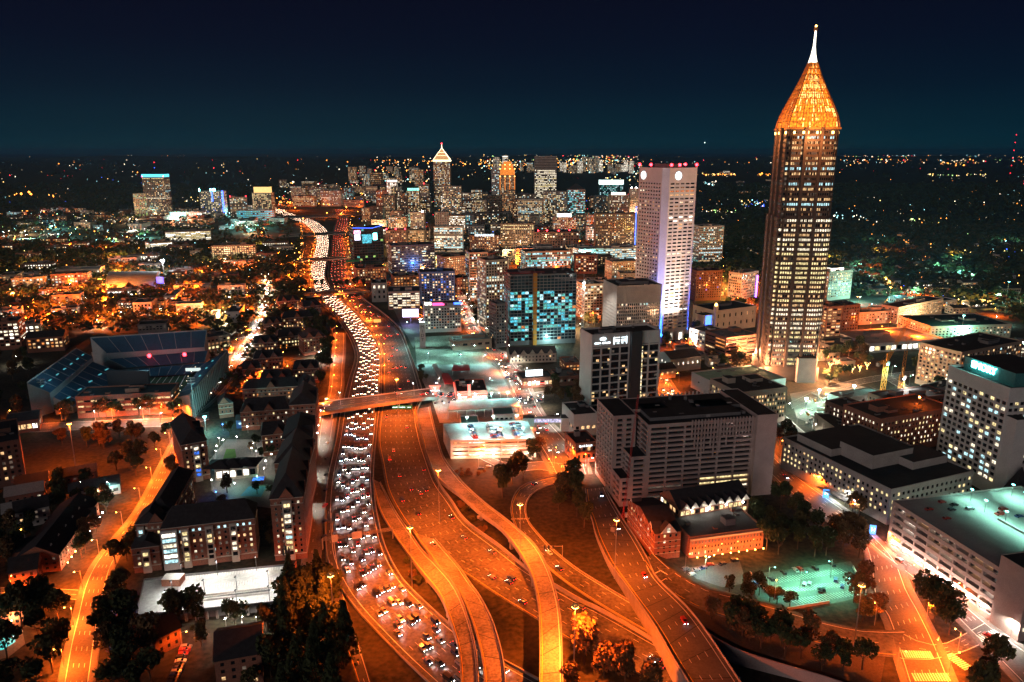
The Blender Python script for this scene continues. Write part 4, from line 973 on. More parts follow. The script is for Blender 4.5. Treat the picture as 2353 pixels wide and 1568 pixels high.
# ---- hand-placed town: (name, label, cat, x0, y0, x1, y1, ytop, depth, wall, roof, style, options)
def S(pal=OFF, **k): return dict(dict(pal=pal), **k)
bal = dict(cw=4.2, ch=3.2, fw=.72, fh=.62, bot=4, top=2)
ofs = dict(cw=3.2, ch=3.9, fw=.78, fh=.5, bot=5, top=3)
rib = dict(cw=30, ch=3.8, fw=.97, fh=.48, bot=4, top=2)
LST = [
 ('office_tower', 'pinnacled tower with glowing pointed roof, tallest of the far skyline', 'skyscraper', 998, 478, 1036, 478, 368, 45, tan, black_roof, S(BUSY, cw=5, ch=6, fw=.5, fh=.5)),
 ('office_tower', 'far tower with orange-lit stepped crown, right of the pinnacled one', 'skyscraper', 1148, 492, 1184, 492, 403, 50, tan, black_roof, S(HOT, cw=4.5, ch=6, fw=.45, fh=.55)),
 ('office_tower', 'far tower with dark blank top and bright white lower floors', 'skyscraper', 1228, 480, 1278, 480, 360, 50, conc, black_roof, S(OFF, cw=5, ch=6, fw=.8, fh=.5, rowlit=.5, pick=lambda i, j, cc, rr, mt, r_: glass_d if j > rr*.72 else (W['white'] if r_.random() < .5 else mt))),
 ('office_tower', 'slim stepped white-lit far tower just left of the orange-crowned one', 'office tower', 1130, 476, 1147, 476, 386, 40, conc_w, black_roof, S((('white', 1), ('cool', 1), ('dark', 3)), cw=6, ch=6)),
 ('apartment_tower', 'glassy apartment tower overlapping the foot of the pinnacled one', 'apartment tower', 1018, 516, 1061, 516, 429, 32, conc, black_roof, S(RES, cw=4.5, ch=4, fw=.8, fh=.6)),
 ('office_tower', 'narrow far tower with red beacon mast, left of the pinnacled one', 'office tower', 963, 480, 986, 480, 424, 30, tan, black_roof, S(BUSY, cw=5, ch=5)),
 ('office_tower', 'far tower with teal-green lit top floor left of the narrow beacon one', 'office tower', 935, 498, 965, 498, 439, 34, tan, pale_roof, S(BUSY, cw=5, ch=5)),
 ('apartment_tower', 'tan far tower with rows of warm windows above the brown brick office', 'apartment tower', 901, 496, 920, 496, 430, 30, brown, black_roof, S(BUSY, cw=5, ch=5)),
 ('office_tower', 'far block with glowing white top, leftmost of the far midtown towers', 'office tower', 890, 478, 913, 478, 419, 35, conc_w, black_roof, S(BRIGHT, cw=6, ch=6)),
 ('apartment_tower', 'brown far tower between the glowing white top and the teal-lit top', 'apartment tower', 919, 505, 937, 505, 444, 28, brown, black_roof, S(RES, cw=5, ch=4.5)),
 ('apartment_tower', 'small tan far block alone in the dark gap left of the orange crown', 'apartment tower', 1083, 478, 1108, 478, 437, 30, tan, black_roof, S(BUSY, cw=5, ch=5)),
 ('apartment_tower', 'wide apartment slab with dense white windows right of the orange crown', 'apartment tower', 1190, 528, 1245, 528, 458, 34, conc, black_roof, S(BUSY, cw=4.5, ch=4)),
 ('apartment_tower', 'broad apartment tower in front of the dark-topped white tower', 'apartment tower', 1248, 522, 1300, 522, 441, 34, conc, black_roof, S(BUSY, cw=4.2, ch=4.2)),
 ('glass_tower', 'dark glass tower with pointed roof and a few teal windows', 'office tower', 1303, 522, 1343, 522, 436, 34, steel, black_roof, S(TEALP, cw=4, ch=5, fw=.85)),
 ('office_tower', 'far office with brilliant white glass top like a lantern', 'office tower', 1377, 470, 1431, 470, 425, 40, glass_b, black_roof, S((('teal', 1), ('cool', 1), ('dark', 2)), cw=6, ch=6)),
 ('office_tower', 'beige tower with white-lit penthouse just below the lantern-topped office', 'office tower', 1399, 503, 1442, 503, 449, 34, tan, pale_roof, S(OFF, cw=4.5, ch=5)),
 ('apartment_tower', 'pale far tower with three white roof lamps, left of the blue-cornered skyscraper', 'apartment tower', 1446, 500, 1474, 500, 434, 30, pinkc, black_roof, S(RES, cw=5, ch=5)),
 ('apartment_tower', 'tall dark-glass residence with warm window columns and a thin blue light strip', 'apartment tower', 1367, 580, 1461, 580, 492, 36, brown, black_roof, S(RES, cw=4.4, ch=3.6, fw=.55, fh=.62)),
 ('apartment_tower', 'beige hotel with bright lit rooftop lantern in the middle of midtown', 'hotel', 1270, 556, 1323, 556, 500, 34, tan, black_roof, S(BUSY, cw=4.5, ch=4.2, fw=.45)),
 ('apartment_tower', 'warm apartment block with one lit stair column, below the orange-crowned tower', 'apartment block', 1150, 574, 1227, 574, 515, 30, brown, black_roof, S(RES, cw=4.6, ch=3.8)),
 ('office_block', 'squat brown office at the foot of the orange-crowned tower', 'office block', 1095, 524, 1147, 524, 490, 40, brown, black_roof, S(OFF, cw=5, ch=5)),
 ('office_block', 'teal-windowed low office left of the squat brown office', 'office block', 1061, 528, 1093, 528, 494, 36, steel, black_roof, S(TEALP, cw=5, ch=5)),
 ('apartment_tower', 'blue-white glass apartment block with bright floor lines', 'apartment block', 998, 580, 1064, 580, 522, 30, conc_w, black_roof, S((('cool', 2), ('white', 2), ('dark', 4), ('blue', .4), ('cyan', .6)), cw=4, ch=4.5, fw=.9)),
 ('apartment_tower', 'white slab with one blank wall and a bright beacon', 'apartment tower', 945, 572, 976, 572, 489, 26, conc_w, black_roof, S(RES, cw=4.5, ch=4)),
 ('office_block', 'blank grey slab behind the blue-white glass block', 'office block', 1000, 532, 1032, 532, 488, 28, conc, black_roof, S(DARKP, cw=6, ch=6, fw=.3)),
 ('apartment_block', 'mid-rise with red roof lights right of the black stage-like building', 'apartment block', 888, 590, 935, 590, 530, 34, brown, black_roof, S(RES, cw=4.5, ch=4)),
 ('apartment_block', 'tan mid-rise with warm window rows, next to the red-lit mid-rise', 'apartment block', 938, 578, 976, 578, 530, 30, tan, black_roof, S(HOT, cw=4.5, ch=4)),
 ('office_block', 'pale low office with teal-lit round roof edge', 'office block', 893, 534, 935, 534, 499, 40, conc, pale_roof, S(BUSY, cw=5, ch=5)),
 ('office_block', 'brown office with long warm window bands above the blue-lit hotel', 'office block', 901, 635, 1000, 630, 566, 42, brown, grey_roof, S(OFF, cw=3.6, ch=4, fw=.9, fh=.45, rowlit=.25)),
 ('hotel', 'brick hotel with white lettering along its roof edge', 'hotel', 1080, 582, 1147, 582, 542, 34, brickd, black_roof, S(RES, cw=4.5, ch=4)),
 ('office_block', 'pale office just behind the lettered brick hotel', 'office block', 1076, 550, 1113, 550, 520, 30, conc_w, black_roof, S(OFF, cw=5, ch=4.5)),
 ('theatre', 'low dark building with red roof beacons behind the glass offices', 'theatre', 1226, 575, 1330, 575, 534, 60, brickd, black_roof, S(DARKP, cw=6, ch=6)),
 ('glass_tower', 'dark green glass tower with lit floors left of the beige tower', 'office tower', 1080, 692, 1122, 690, 582, 34, steel, grey_roof, S((('glass', 4), ('dark', 3), ('white', 1), ('cool', 1), ('yellow', .5)), cw=3, ch=3.9, fw=.93, fh=.75, rowlit=.25)),
 ('glass_office', 'long dark glass office with teal interior behind the construction block', 'office block', 1207, 640, 1310, 636, 580, 36, steel, grey_roof, S(TEALP, cw=3, ch=4, fw=.93, fh=.75)),
 ('parking_garage', 'long pale garage with blue-white lit decks in front of the residence towers', 'parking garage', 1330, 610, 1461, 604, 574, 34, conc_w, pale_roof, S((('cool', 3), ('white', 2), ('dark', 1)), cw=5, ch=4, fw=.9, fh=.5)),
 ('office_block', 'cream mid-rise just left of the blue-cornered skyscraper', 'office block', 1405, 645, 1466, 642, 603, 30, cream, pale_roof, S(BUSY, cw=4, ch=4, fw=.5)),
 ('apartment_tower', 'tall beige apartment tower with pale balconies left of the construction block', 'apartment tower', 1117, 765, 1168, 760, 600, 30, cream, grey_roof, S((('dark', 5), ('white', 2), ('yellow', 1), ('cool', 1)), cw=3.4, ch=3.4, fw=.6, fh=.66)),
 ('apartment_tower', 'darker lower wing leaning against the beige apartment tower', 'apartment block', 1140, 800, 1166, 797, 700, 20, conc_d, grey_roof, S(DARKP, cw=3.4, ch=3.4)),
 ('office_block', 'pale three-part office behind the white work lamp', 'office block', 1341, 735, 1384, 732, 655, 30, conc_w, grey_roof, S(OFF, cw=4, ch=3.8, fw=.8)),
 ('apartment_block', 'white mid-rise hotel with magenta and blue rooftop bar lights', 'hotel', 976, 765, 1060, 762, 706, 34, conc_w, grey_roof, S((('dark', 7), ('white', 1.5), ('orange', .6), ('dim', 2)), cw=3.4, ch=3.2, fw=.6, fh=.62)),
 ('hotel', 'blue-lit hotel behind the white mid-rise with the rooftop bar', 'hotel', 968, 700, 1046, 697, 627, 30, mat('blue_light_tint', (.05, .14, .42), .6), grey_roof, S((('dark', 4), ('white', 2), ('warm', 1), ('blue', 1)), cw=4, ch=3.8, fw=.55)),  # blue lighting put into the wall colour
 ('parking_garage', 'grey parking deck with bright ramp right of the freeway bend', 'parking garage', 893, 712, 966, 710, 672, 42, conc, grey_roof, S((('white', 3), ('warm', 2), ('dark', 2)), cw=6, ch=3.4, fw=.9, fh=.55, bot=1, top=1.4)),
 ('office_block', 'plain grey warehouse left of the grey parking deck', 'warehouse', 855, 695, 890, 694, 652, 34, conc, black_roof, S(DARKP, cw=8, ch=8, fw=.4)),
 ('brick_block', 'orange-lit brick block beside the freeway above the second bridge', 'apartment block', 821, 652, 888, 648, 618, 36, brickr, black_roof, S(HOT, cw=4.5, ch=3.6, fw=.5)),
 ('brick_block', 'brown block between the brown office and the green glass tower', 'office block', 1022, 645, 1082, 640, 592, 34, brickd, black_roof, S(HOT, cw=4, ch=3.8, fw=.5)),
 ('brick_block', 'brown slab squeezed between blue-lit hotel and green glass tower', 'office block', 1050, 690, 1078, 688, 640, 26, brickd, black_roof, S(HOT, cw=4, ch=3.8, fw=.5)),
 ('office_block', 'shed-like dark block right below the brown office', 'office block', 905, 668, 965, 665, 636, 30, brickd, black_roof, S(HOT, cw=5, ch=4)),
 # right of the white tower
 ('apartment_tower', 'glassy apartment tower with teal and white windows, right of the blue-cornered skyscraper', 'apartment tower', 1603, 612, 1658, 610, 521, 36, conc, black_roof, S((('dark', 6), ('white', 1), ('cool', 1), ('teal', .6), ('warm', .8)), cw=3.6, ch=4, fw=.7)),
 ('apartment_tower', 'dark red brick slab with scattered coloured windows', 'apartment tower', 1597, 692, 1656, 690, 624, 26, brickd, black_roof, S((('dark', 8), ('dim', 2), ('warm', .6), ('blue', .2)), cw=3.6, ch=3.6, fw=.5)),
 ('office_tower', 'white slab hotel with violet-lit corner beside the tallest tower', 'hotel', 1700, 700, 1738, 692, 630, 22, conc_w, pale_roof, S((('dark', 3), ('warm', 1.2), ('dim', 2)), cw=3.6, ch=3.8, fw=.7)),
 ('hall', 'long beige hall with blue-lit end wall and little tower', 'hall', 1640, 765, 1735, 752, 716, 40, cream, black_roof, S(DARKP, rows=2, cw=9, fw=.2, fh=.4)),
 ('hotel', 'small two-tone hotel block at the foot of the blue-cornered skyscraper', 'hotel', 1618, 808, 1662, 800, 765, 24, conc_w, black_roof, S(BUSY, cw=4, ch=3.8, fw=.8, fh=.5)),
 ('parking_garage', 'orange brick garage with teal-lit roof deck beside the tallest tower', 'parking garage', 1665, 832, 1738, 822, 778, 34, brickr, grey_roof, S((('orange', 2), ('warm', 1), ('dark', 3)), cw=14, ch=3.6, fw=.94, fh=.4, bot=1, top=1)),
 ('school', 'low white gabled hall lit from within, right of the dark hotel', 'hall', 1540, 856, 1609, 848, 826, 26, conc_w, shingle, S((('white', 1), ('bright', 1)), rows=1, cw=6, fw=.2, fh=.3, gable=5)),
 ('house', 'small white gabled house in front of the low lit hall', 'house', 1515, 872, 1552, 868, 850, 16, conc_w, shingle, S((('white', 1), ('warm', 1)), rows=1, cw=6, fw=.3, fh=.4, gable=4)),
 ('warehouse', 'long low building with mint green roof behind the concrete block', 'warehouse', 1656, 925, 1803, 905, 890, 46, conc_w, mat('mint_roof', (.20, .34, .26), .8), S((('dark', 1),), rows=1, cw=20, fw=.1, fh=.2)),
 ('office_block', 'white stone office with rows of small windows and dark stepped roof', 'office block', 1692, 985, 1802, 970, 905, 40, cream, black_roof, S((('dark', 3), ('warm', 1.6), ('yellow', 1)), cw=2.6, ch=3.5, fw=.5, fh=.6, bot=4, top=3)),
 ('office_block', 'tan courthouse-like tower with crown lights, right of the tallest tower', 'office block', 1899, 692, 1953, 686, 626, 26, tan, black_roof, S(BUSY, cw=3.6, ch=4, fw=.5)),
 ('apartment_tower', 'brown twin-slab apartment block with balcony stripes right of the tallest tower', 'apartment block', 1893, 790, 1928, 788, 706, 24, brickr, black_roof, S(HOT, cw=6, ch=3.4, fw=.8)),
 ('apartment_tower', 'dark brown slab joined to the right of the balcony-striped block', 'apartment block', 1930, 782, 1968, 778, 704, 24, brown, black_roof, S(DARKP, cw=4, ch=3.6, fw=.5)),
 ('condo_row', 'long pink-lit four-storey condo row below the dark neighbourhood', 'apartment block', 1968, 748, 2052, 742, 720, 22, cream, black_roof, S(HOT, cw=4, ch=3.2, fw=.5)),
 ('condo_row', 'second pink-lit condo row continuing to the right', 'apartment block', 2060, 745, 2163, 722, 708, 22, cream, black_roof, S(HOT, cw=4, ch=3.2, fw=.5)),
 ('condo_row', 'white condo row next to the dazzling teal lamp', 'apartment block', 2145, 712, 2197, 708, 694, 20, conc_w, black_roof, S(BUSY, cw=4, ch=3.2, fw=.5)),
 ('market_hall', 'long low hall with broad pale roof and glowing green-white front', 'hall', 1995, 812, 2170, 800, 792, 60, conc_w, pale_roof, S((('bright', 2), ('yellow', 2), ('dark', 1)), rows=1, cw=7, fw=.85, fh=.6, bot=.5, top=1)),
 ('warehouse', 'low shed with plain dark roof left of the broad pale hall', 'warehouse', 1905, 812, 1990, 806, 796, 30, tan, grey_roof, S(HOT, rows=1, cw=7, fw=.5)),
 ('apartment_block', 'big dark flat-roofed condo block behind the gridded apartments', 'apartment block', 2135, 786, 2320, 780, 752, 60, cream, black_roof, S(RES, cw=4.5, ch=3.3, fw=.5)),
 ('apartment_block', 'seven-storey apartment block with warm balconies left of the EMORY tower', 'apartment block', 2196, 908, 2334, 876, 812, 40, tan, black_roof, S(RES, cw=3.8, ch=3.3, fw=.62, fh=.6)),
 ('warehouse', 'white blank box building beside the construction pit', 'warehouse', 2107, 935, 2140, 945, 888, 34, conc_w, black_roof, S(DARKP, cw=10, ch=10, fw=.2)),
 ('hospital_wing', 'brick hospital wing with many small white-yellow windows', 'hospital', 2012, 1052, 2180, 1020, 966, 34, brickr, black_roof, S((('dark', 2.6), ('white', 1.6), ('yellow', 1.4)), cw=3.3, ch=3.5, fw=.42, fh=.5, bot=4, top=2)),
 ('hospital_wing', 'dark brick hospital wing behind with chimneys and few lit windows', 'hospital', 1960, 1010, 2010, 1000, 950, 30, brickd, black_roof, S((('dark', 4), ('white', 1)), cw=3.6, ch=3.6, fw=.4)),
 ('hospital_wing', 'far dark brick wing by the construction pit, with red brick penthouses', 'hospital', 2040, 990, 2180, 970, 925, 24, brickd, black_roof, S(DARKP, cw=3.6, ch=3.6, fw=.4)),
 ('office_block', 'windowless ribbed stone block along the bright lower street', 'office block', 1868, 985, 1990, 1078, 952, 26, cream, black_roof, S((('dark', 1),), rows=1, cw=9, fw=.12, fh=.85, bot=1, top=1)),
 # left side
 ('apartment_tower', 'tall far tower with cyan-lit crown, alone at the left', 'apartment tower', 337, 505, 387, 505, 408, 40, brown, black_roof, S(RES, cw=5, ch=4.5, fw=.6)),
 ('apartment_tower', 'lower tower with green-tinged windows leaning against the cyan-crowned one', 'apartment tower', 312, 506, 342, 505, 446, 34, tan, black_roof, S((('dark', 5), ('green', .8), ('teal', 1), ('warm', 1)), cw=5, ch=4.5)),
 ('office_tower', 'left far office with bright cyan cap blocks and a deep blue light edge', 'office tower', 463, 498, 516, 498, 440, 36, steel, black_roof, S((('yellow', 2), ('white', 1), ('dark', 4), ('blue', .3)), cw=5, ch=5)),
 ('office_tower', 'small warm far tower with two red beacons', 'office tower', 531, 502, 571, 501, 454, 30, tan, black_roof, S(BUSY, cw=5, ch=4.5)),
 ('office_tower', 'far tower with golden glowing top beside the freeway', 'office tower', 583, 500, 627, 500, 444, 34, tan, black_roof, S((('yellow', 2), ('warm', 2), ('dark', 4)), cw=5, ch=5)),
 ('glass_office', 'low far office with teal glass walls by the freeway', 'office block', 545, 511, 628, 510, 484, 30, steel, black_roof, S((('cyan', 3), ('teal', 3), ('dark', 2)), cw=6, ch=6, fw=.85)),
 ('shopping_hall', 'far brightly lit shopping hall between the two left towers', 'shopping centre', 392, 508, 466, 507, 488, 60, conc_w, pale_roof, S(BRIGHT, rows=2, cw=8)),
 ('parking_garage', 'brightly lit cream parking garage with four open decks on the campus', 'parking garage', 381, 556, 486, 552, 534, 36, cream, pale_roof, S((('bright', 2), ('yellow', 3), ('white', 2)), cw=12, ch=3.4, fw=.94, fh=.5, bot=1, top=.8)),
 ('parking_garage', 'smaller lit garage in front left of the cream campus garage', 'parking garage', 347, 580, 398, 576, 560, 40, cream, white_roof, S((('bright', 2), ('yellow', 3), ('white', 2)), cw=12, ch=3.4, fw=.94, fh=.5, bot=1, top=.8)),
 ('office_block', 'brown campus office with orderly rows of golden windows', 'office block', 488, 600, 590, 596, 566, 30, brown, grey_roof, S((('yellow', 2), ('warm', 2), ('dark', 1)), cw=4.5, ch=4, fw=.6)),
 ('campus_hall', 'yellow-lit campus hall behind trees at the far left edge', 'college building', 30, 672, 104, 668, 641, 30, tan, pale_roof, S(BUSY, cw=4.5, ch=4)),
 ('campus_hall', 'dim campus hall with patchy windows right of the yellow-lit hall', 'college building', 120, 664, 205, 660, 632, 28, brickd, grey_roof, S(BUSY, cw=4.5, ch=4)),
 ('campus_hall', 'pale-roofed long campus hall with a glaring white roof lamp', 'college building', 130, 642, 232, 638, 622, 34, tan, pale_roof, S(OFF, cw=5, ch=4)),
 ('campus_hall', 'flat tan hall at the far left with lit ground floor', 'college building', 0, 658, 42, 656, 634, 40, tan, black_roof, S(HOT, cw=5, ch=4)),
 ('campus_hall', 'tall brick campus tower with lit stair column at the left edge', 'college building', 0, 806, 52, 802, 742, 26, brickr, grey_roof, S((('dark', 3), ('bright', 1), ('white', 2)), cw=5, ch=3.8, fw=.7)),
 ('campus_hall', 'white-lit glazed campus hall right of the brick stair tower', 'college building', 54, 776, 96, 772, 748, 24, tan, grey_roof, S(BRIGHT, cw=5, ch=4)),
 ('campus_hall', 'orange-lit brick hall with dark gabled roof behind the stadium', 'college building', 64, 812, 150, 806, 778, 22, brickr, shingle, S(HOT, cw=4.5, ch=3.8, gable=5)),
 ('campus_hall', 'long glazed campus hall shining white above the stadium roofline', 'college building', 118, 730, 178, 726, 712, 22, conc_w, grey_roof, S(BRIGHT, rows=2, cw=6)),
 ('campus_hall', 'low pale campus hall with a glowing cyan eave', 'college building', 0, 738, 50, 734, 716, 26, conc_w, pale_roof, S((('cyan', 1), ('white', 2)), rows=2, cw=6)),
 ('apartment_block', 'dark brick block with amber-lit pilasters at the lower left', 'apartment block', -25, 1128, 62, 1110, 1028, 48, brickd, black_roof, S((('dark', 4), ('warm', 1.4), ('dim', 1)), cw=4, ch=3.4, fw=.45)),
 ('pavilion', 'low hip-roofed pavilion with one band of lit windows behind the amber-lit block', 'pavilion', 20, 1000, 92, 990, 972, 24, brickd, shingle, S((('bright', 1), ('warm', 2)), rows=1, cw=4, fw=.8, fh=.5, bot=1, gable=3)),
]
BB = {}
for row in LST:
    nm, lb, cat, x0, y0, x1, y1, yt, dp, wm_, rf, st_ = row
    BB[lb] = B(nm, lb, cat, (x0, y0, x1, y1), yt, dp, wm=wm_, roof=rf, st=st_, equip=2 if y0 > 560 else 1)
def find(s):
    for k, v in BB.items():
        if s in k: return v
    raise KeyError(s)
def pyramid(Bd, y_top, m=None, frac=1.0, em=None, steps=0, name='roof_pyramid'):
    C = Bd['C']; zt = Bd['z']; ap = height_at(C, y_top); b = MB(); u, n = Bd['u'], Bd['n']; a, d = Bd['L']/2*frac, Bd['depth']/2*frac
    pts = [C-u*a+n*d, C+u*a+n*d, C+u*a-n*d, C-u*a-n*d]
    for i in range(4):
        p, q = pts[i], pts[(i+1) % 4]; b.poly([(p.x, p.y, zt), (q.x, q.y, zt), (C.x, C.y, ap)], m or dark_metal)
    b.obj(name, Bd['root'])
    if em:
        b = MB()
        for p in pts: b.bar((p.x, p.y, zt+.5), (C.x, C.y, ap), .8, em, 4)
        for k in (.0, .35, .6):
            for i in range(4): p, q = pts[i].lerp(C, k), pts[(i+1) % 4].lerp(C, k); z = zt+(ap-zt)*k; b.bar((p.x, p.y, z+.5), (q.x, q.y, z+.5), .5, em, 4)
        b.obj('roof_light_line', Bd['root'])
    return ap
def crownbox(Bd, frac, h_, m, name='lit_crown', inset=0, roof=None):
    b = MB(); C = Bd['C']; b.box((C.x, C.y), Bd['u'].xy, (Bd['L']*frac, Bd['depth']*frac), Bd['z']+inset, Bd['z']+inset+h_, m, roof or black_roof); b.obj(name, Bd['root'])
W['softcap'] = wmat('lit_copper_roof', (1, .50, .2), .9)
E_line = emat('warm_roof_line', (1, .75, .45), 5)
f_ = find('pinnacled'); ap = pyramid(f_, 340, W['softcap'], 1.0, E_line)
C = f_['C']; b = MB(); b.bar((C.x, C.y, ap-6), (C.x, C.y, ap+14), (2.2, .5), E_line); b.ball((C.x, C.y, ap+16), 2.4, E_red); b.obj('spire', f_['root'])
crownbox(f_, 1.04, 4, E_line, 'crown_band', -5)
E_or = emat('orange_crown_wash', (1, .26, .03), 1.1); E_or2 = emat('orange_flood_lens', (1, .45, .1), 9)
f_ = find('orange-lit'); z = f_['z']
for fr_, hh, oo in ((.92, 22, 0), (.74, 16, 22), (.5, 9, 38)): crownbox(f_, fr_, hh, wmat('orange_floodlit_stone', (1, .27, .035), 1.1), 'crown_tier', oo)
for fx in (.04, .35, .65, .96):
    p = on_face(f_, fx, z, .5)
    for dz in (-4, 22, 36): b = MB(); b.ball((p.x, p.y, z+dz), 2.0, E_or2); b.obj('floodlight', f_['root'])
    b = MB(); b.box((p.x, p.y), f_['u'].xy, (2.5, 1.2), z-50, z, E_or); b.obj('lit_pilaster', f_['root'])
crownbox(find('brilliant white') if 0 else find('far office with brilliant'), 1.0, 20, emat('lantern_glass', (.75, 1, .95), 2.6), 'glass_lantern')
pyramid(find('dark glass tower with pointed'), 421, dark_metal)
crownbox(find('beige tower with white-lit p'), .7, 9, W['bright'], 'penthouse'); crownbox(find('beige hotel with bright'), .6, 9, W['bright'], 'rooftop_lantern')
crownbox(find('far block with glowing white'), .9, 8, W['bright'], 'lit_crown'); crownbox(find('far tower with teal-green'), .8, 9, wmat('teal_crown', (.3, 1, .8), 2), 'lit_crown')
crownbox(find('tall far tower with cyan-lit'), 1.0, 10, emat('cyan_crown', (.1, .75, 1), 1.8), 'lit_crown'); crownbox(find('far tower with golden'), .8, 20, emat('golden_crown', (1, .6, .2), 1.5), 'lit_crown')
q = find('left far office'); crownbox(q, .2, 8, E_teal, 'lit_crown')
for fx in (.02, .55): p = on_face(q, fx, 0, .4); b = MB(); b.box((p.x, p.y), q['u'].xy, (3.5, 1), q['z']*.6 if fx > .1 else q['z'], q['z']+10, E_teal if fx < .1 else E_bs); b.obj('lit_fin', q['root'])
p = on_face(q, 1.0, 0, .6); b = MB(); b.box((p.x, p.y), q['u'].xy, (5, 2), 8, q['z']+2, E_bs); b.obj('blue_light_edge', q['root'])
q = find('tall dark-glass residence'); p = on_face(q, .97, 0, .6); b = MB(); b.box((p.x, p.y), q['u'].xy, (1.6, .6), 5, q['z']+16, E_bs); b.obj('blue_light_strip', q['root'])
q = find('white slab hotel with violet'); p = on_face(q, .93, 0, .4); b = MB(); b.box((p.x, p.y), q['u'].xy, (3.2, .5), 2, q['z']-6, E_pur); b.obj('violet_light_strip', q['root'])
q = find('brick hotel with white'); text(q['root'], 'RENAISSANCE', on_face(q, .5, q['z']-1, .8), q['u'], 6.5, E_sign, extr=.2)
q = find('long beige hall'); p = on_face(q, -.16, 0, -6); b = MB(); b.box((p.x, p.y), q['u'].xy, (16, 14), 0, q['z']-3, conc_w, black_roof); b.obj('end_wall', q['root'])
b = MB(); b.box((p-q['n']*-7.2).xy, q['u'].xy, (9, .3), 1, q['z']-4, E_bs); b.obj('blue_wall_glow', q['root'])  # glowing slab stands in for blue light on the end wall
p = on_face(q, .0, 0, 1); b = MB(); b.box((p.x, p.y), q['u'].xy, (4, 4), 0, q['z']+7, cream); b.ball((p.x, p.y, q['z']+8), 1.8, E_gold, sz=1.4); b.obj('corner_turret', q['root'])
q = find('tan courthouse'); crownbox(q, .5, 4, W['bright'], 'crown_ring')
for s_, pts in (('narrow far tower', ((.5, .5),)), ('mid-rise with red', ((.05, .05), (.5, .1), (.95, .05))), ('low dark building with red', ((.1, .1), (.3, .2), (.55, .1), (.8, .3))), ('small warm far', ((.05, .1), (.95, .1))),
                ('tall far tower with cyan', ((.02, .02), (.98, .02))), ('apartment slab with dense'[:10], ())):
    try: beacon(find(s_), pts, r=1.6)
    except KeyError: pass
q = find('pale far tower with three'); beacon(q, ((.1, .1), (.5, .1), (.9, .1)), E_white, 1.6)
q = find('white slab with one blank'); beacon(q, ((.9, .05),), E_white, 1.8)
q = find('brick hospital wing'); p = q['P0']+q['u']*q['L']*.72-q['n']*q['depth']*.4; b = MB(); b.bar((p.x, p.y, q['z']), (p.x, p.y, q['z']+6), .15, dark_metal); b.ball((p.x, p.y, q['z']+6.5), .7, E_sod); b.obj('roof_lamp', q['root']); light(q['root'], p+Vector((0, 0, q['z']+5.4))-q['root'].location, SOD, 25000, .5)
# black glass media building with neon roof edge
q = B('media_building', 'black glass building with bright cyan-pink screens and blue neon roof edge', 'office block', (815, 618, 884, 614), 525, 40, wm=dark_metal, st=S((('dark', 6), ('glass', 3), ('teal', .5), ('green', .25)), cw=5, ch=5, fw=.9, fh=.7), equip=1)
for fx, z0, z1, m_, w_ in ((.14, .86, .95, wmat('pink_screen', (1, .35, .5), 3), .22), (.14, .70, .85, wmat('white_screen', (.8, .8, 1), 2), .2), (.45, .62, .84, W['cyan'], .3), (.72, .70, .86, E_teal, .12)):
    p = on_face(q, fx, 0, .5); b = MB(); b.box((p.x, p.y), q['u'].xy, (q['L']*w_, .3), q['z']*z0, q['z']*z1, m_); b.obj('screen', q['root'])
b = MB(); a0, a1, a2 = on_face(q, 0, q['z']+.8, .6), on_face(q, .62, q['z']+4-5, .6), on_face(q, 1, q['z']+4, .6); b.bar(a0, a1, .5, E_bs, 4); b.bar(a1, a2, .5, E_bs, 4); b.obj('neon_edge', q['root'])
p = on_face(q, .5, 0, 7); b = MB(); b.box((p.x, p.y), q['u'].xy, (q['L']*.95, 12), 0, 7, wmat('green_lit_glass', (.5, 1, .15), .55), grey_roof); b.obj('green_lit_base', q['root'])
q = find('white mid-rise hotel'); z = q['z']
for fx, fy, w_, m_, hh in ((.12, .4, 8, W['bright'], 4), (.4, .3, 14, emat('magenta_light', (1, .1, .35), 2.5), 2), (.8, .4, 22, E_bs, 1.2)):
    p = q['P0']+q['u']*q['L']*fx-q['n']*q['depth']*fy; b = MB(); b.box((p.x, p.y), q['u'].xy, (w_, 8), z, z+hh, m_, m_ if hh < 3 else grey_roof); b.obj('rooftop_bar', q['root'])
q = find('blue-lit hotel'); p = on_face(q, .5, 1, 8); light(q['root'], p+Vector((0, 0, 20))-q['root'].location, (.05, .25, 1), 60000, 2)

# ---- EMORY tower
P0, P1 = G(2279, 1135), G(2420, 1112)
q = B('hospital_tower', 'white hospital tower with teal EMORY letters, at the right edge', 'hospital', (2279, 1140, 2430, 1128), 898, 52, wm=conc_w, roof=black_roof, indiv='fl', parapet=1.5,
      st=dict(pal=(('dark', 5), ('white', 1.7), ('yellow', 1), ('cool', 1.2), ('dim', 1)), cw=4.0, ch=3.9, fw=.72, fh=.55, bot=8, top=7, rc=.5, rowlit=.15), sides={'l': dict(cw=4.6, fw=.74, fh=.6, pal=(('dark', 6), ('white', 1), ('yellow', 1), ('cool', 1.3)))}, equip=0)
b = MB(); C = q['C']; b.box((C.x, C.y), q['u'].xy, (q['L']-14, q['depth']-10), q['z'], q['z']+9, teal_p, black_roof); b.obj('penthouse', q['root'])
text(q['root'], 'EMORY', q['Q0']+q['n']*22+q['u']*6.6+Vector((0, 0, q['z']+3.5)), q['n'], 6.2, E_teal, extr=.4)
p = q['Q0']+q['n']*22+q['u']*6; light(q['root'], p+Vector((-4, 0, q['z']+7))-q['root'].location, TEAL, 2200, 1)
p = on_face(q, .1, 0, 4); b = MB(); b.box((p.x, p.y), q['u'].xy, (9, 9), 0, q['z']-16, conc_w, black_roof); b.obj('corner_bay', q['root'])
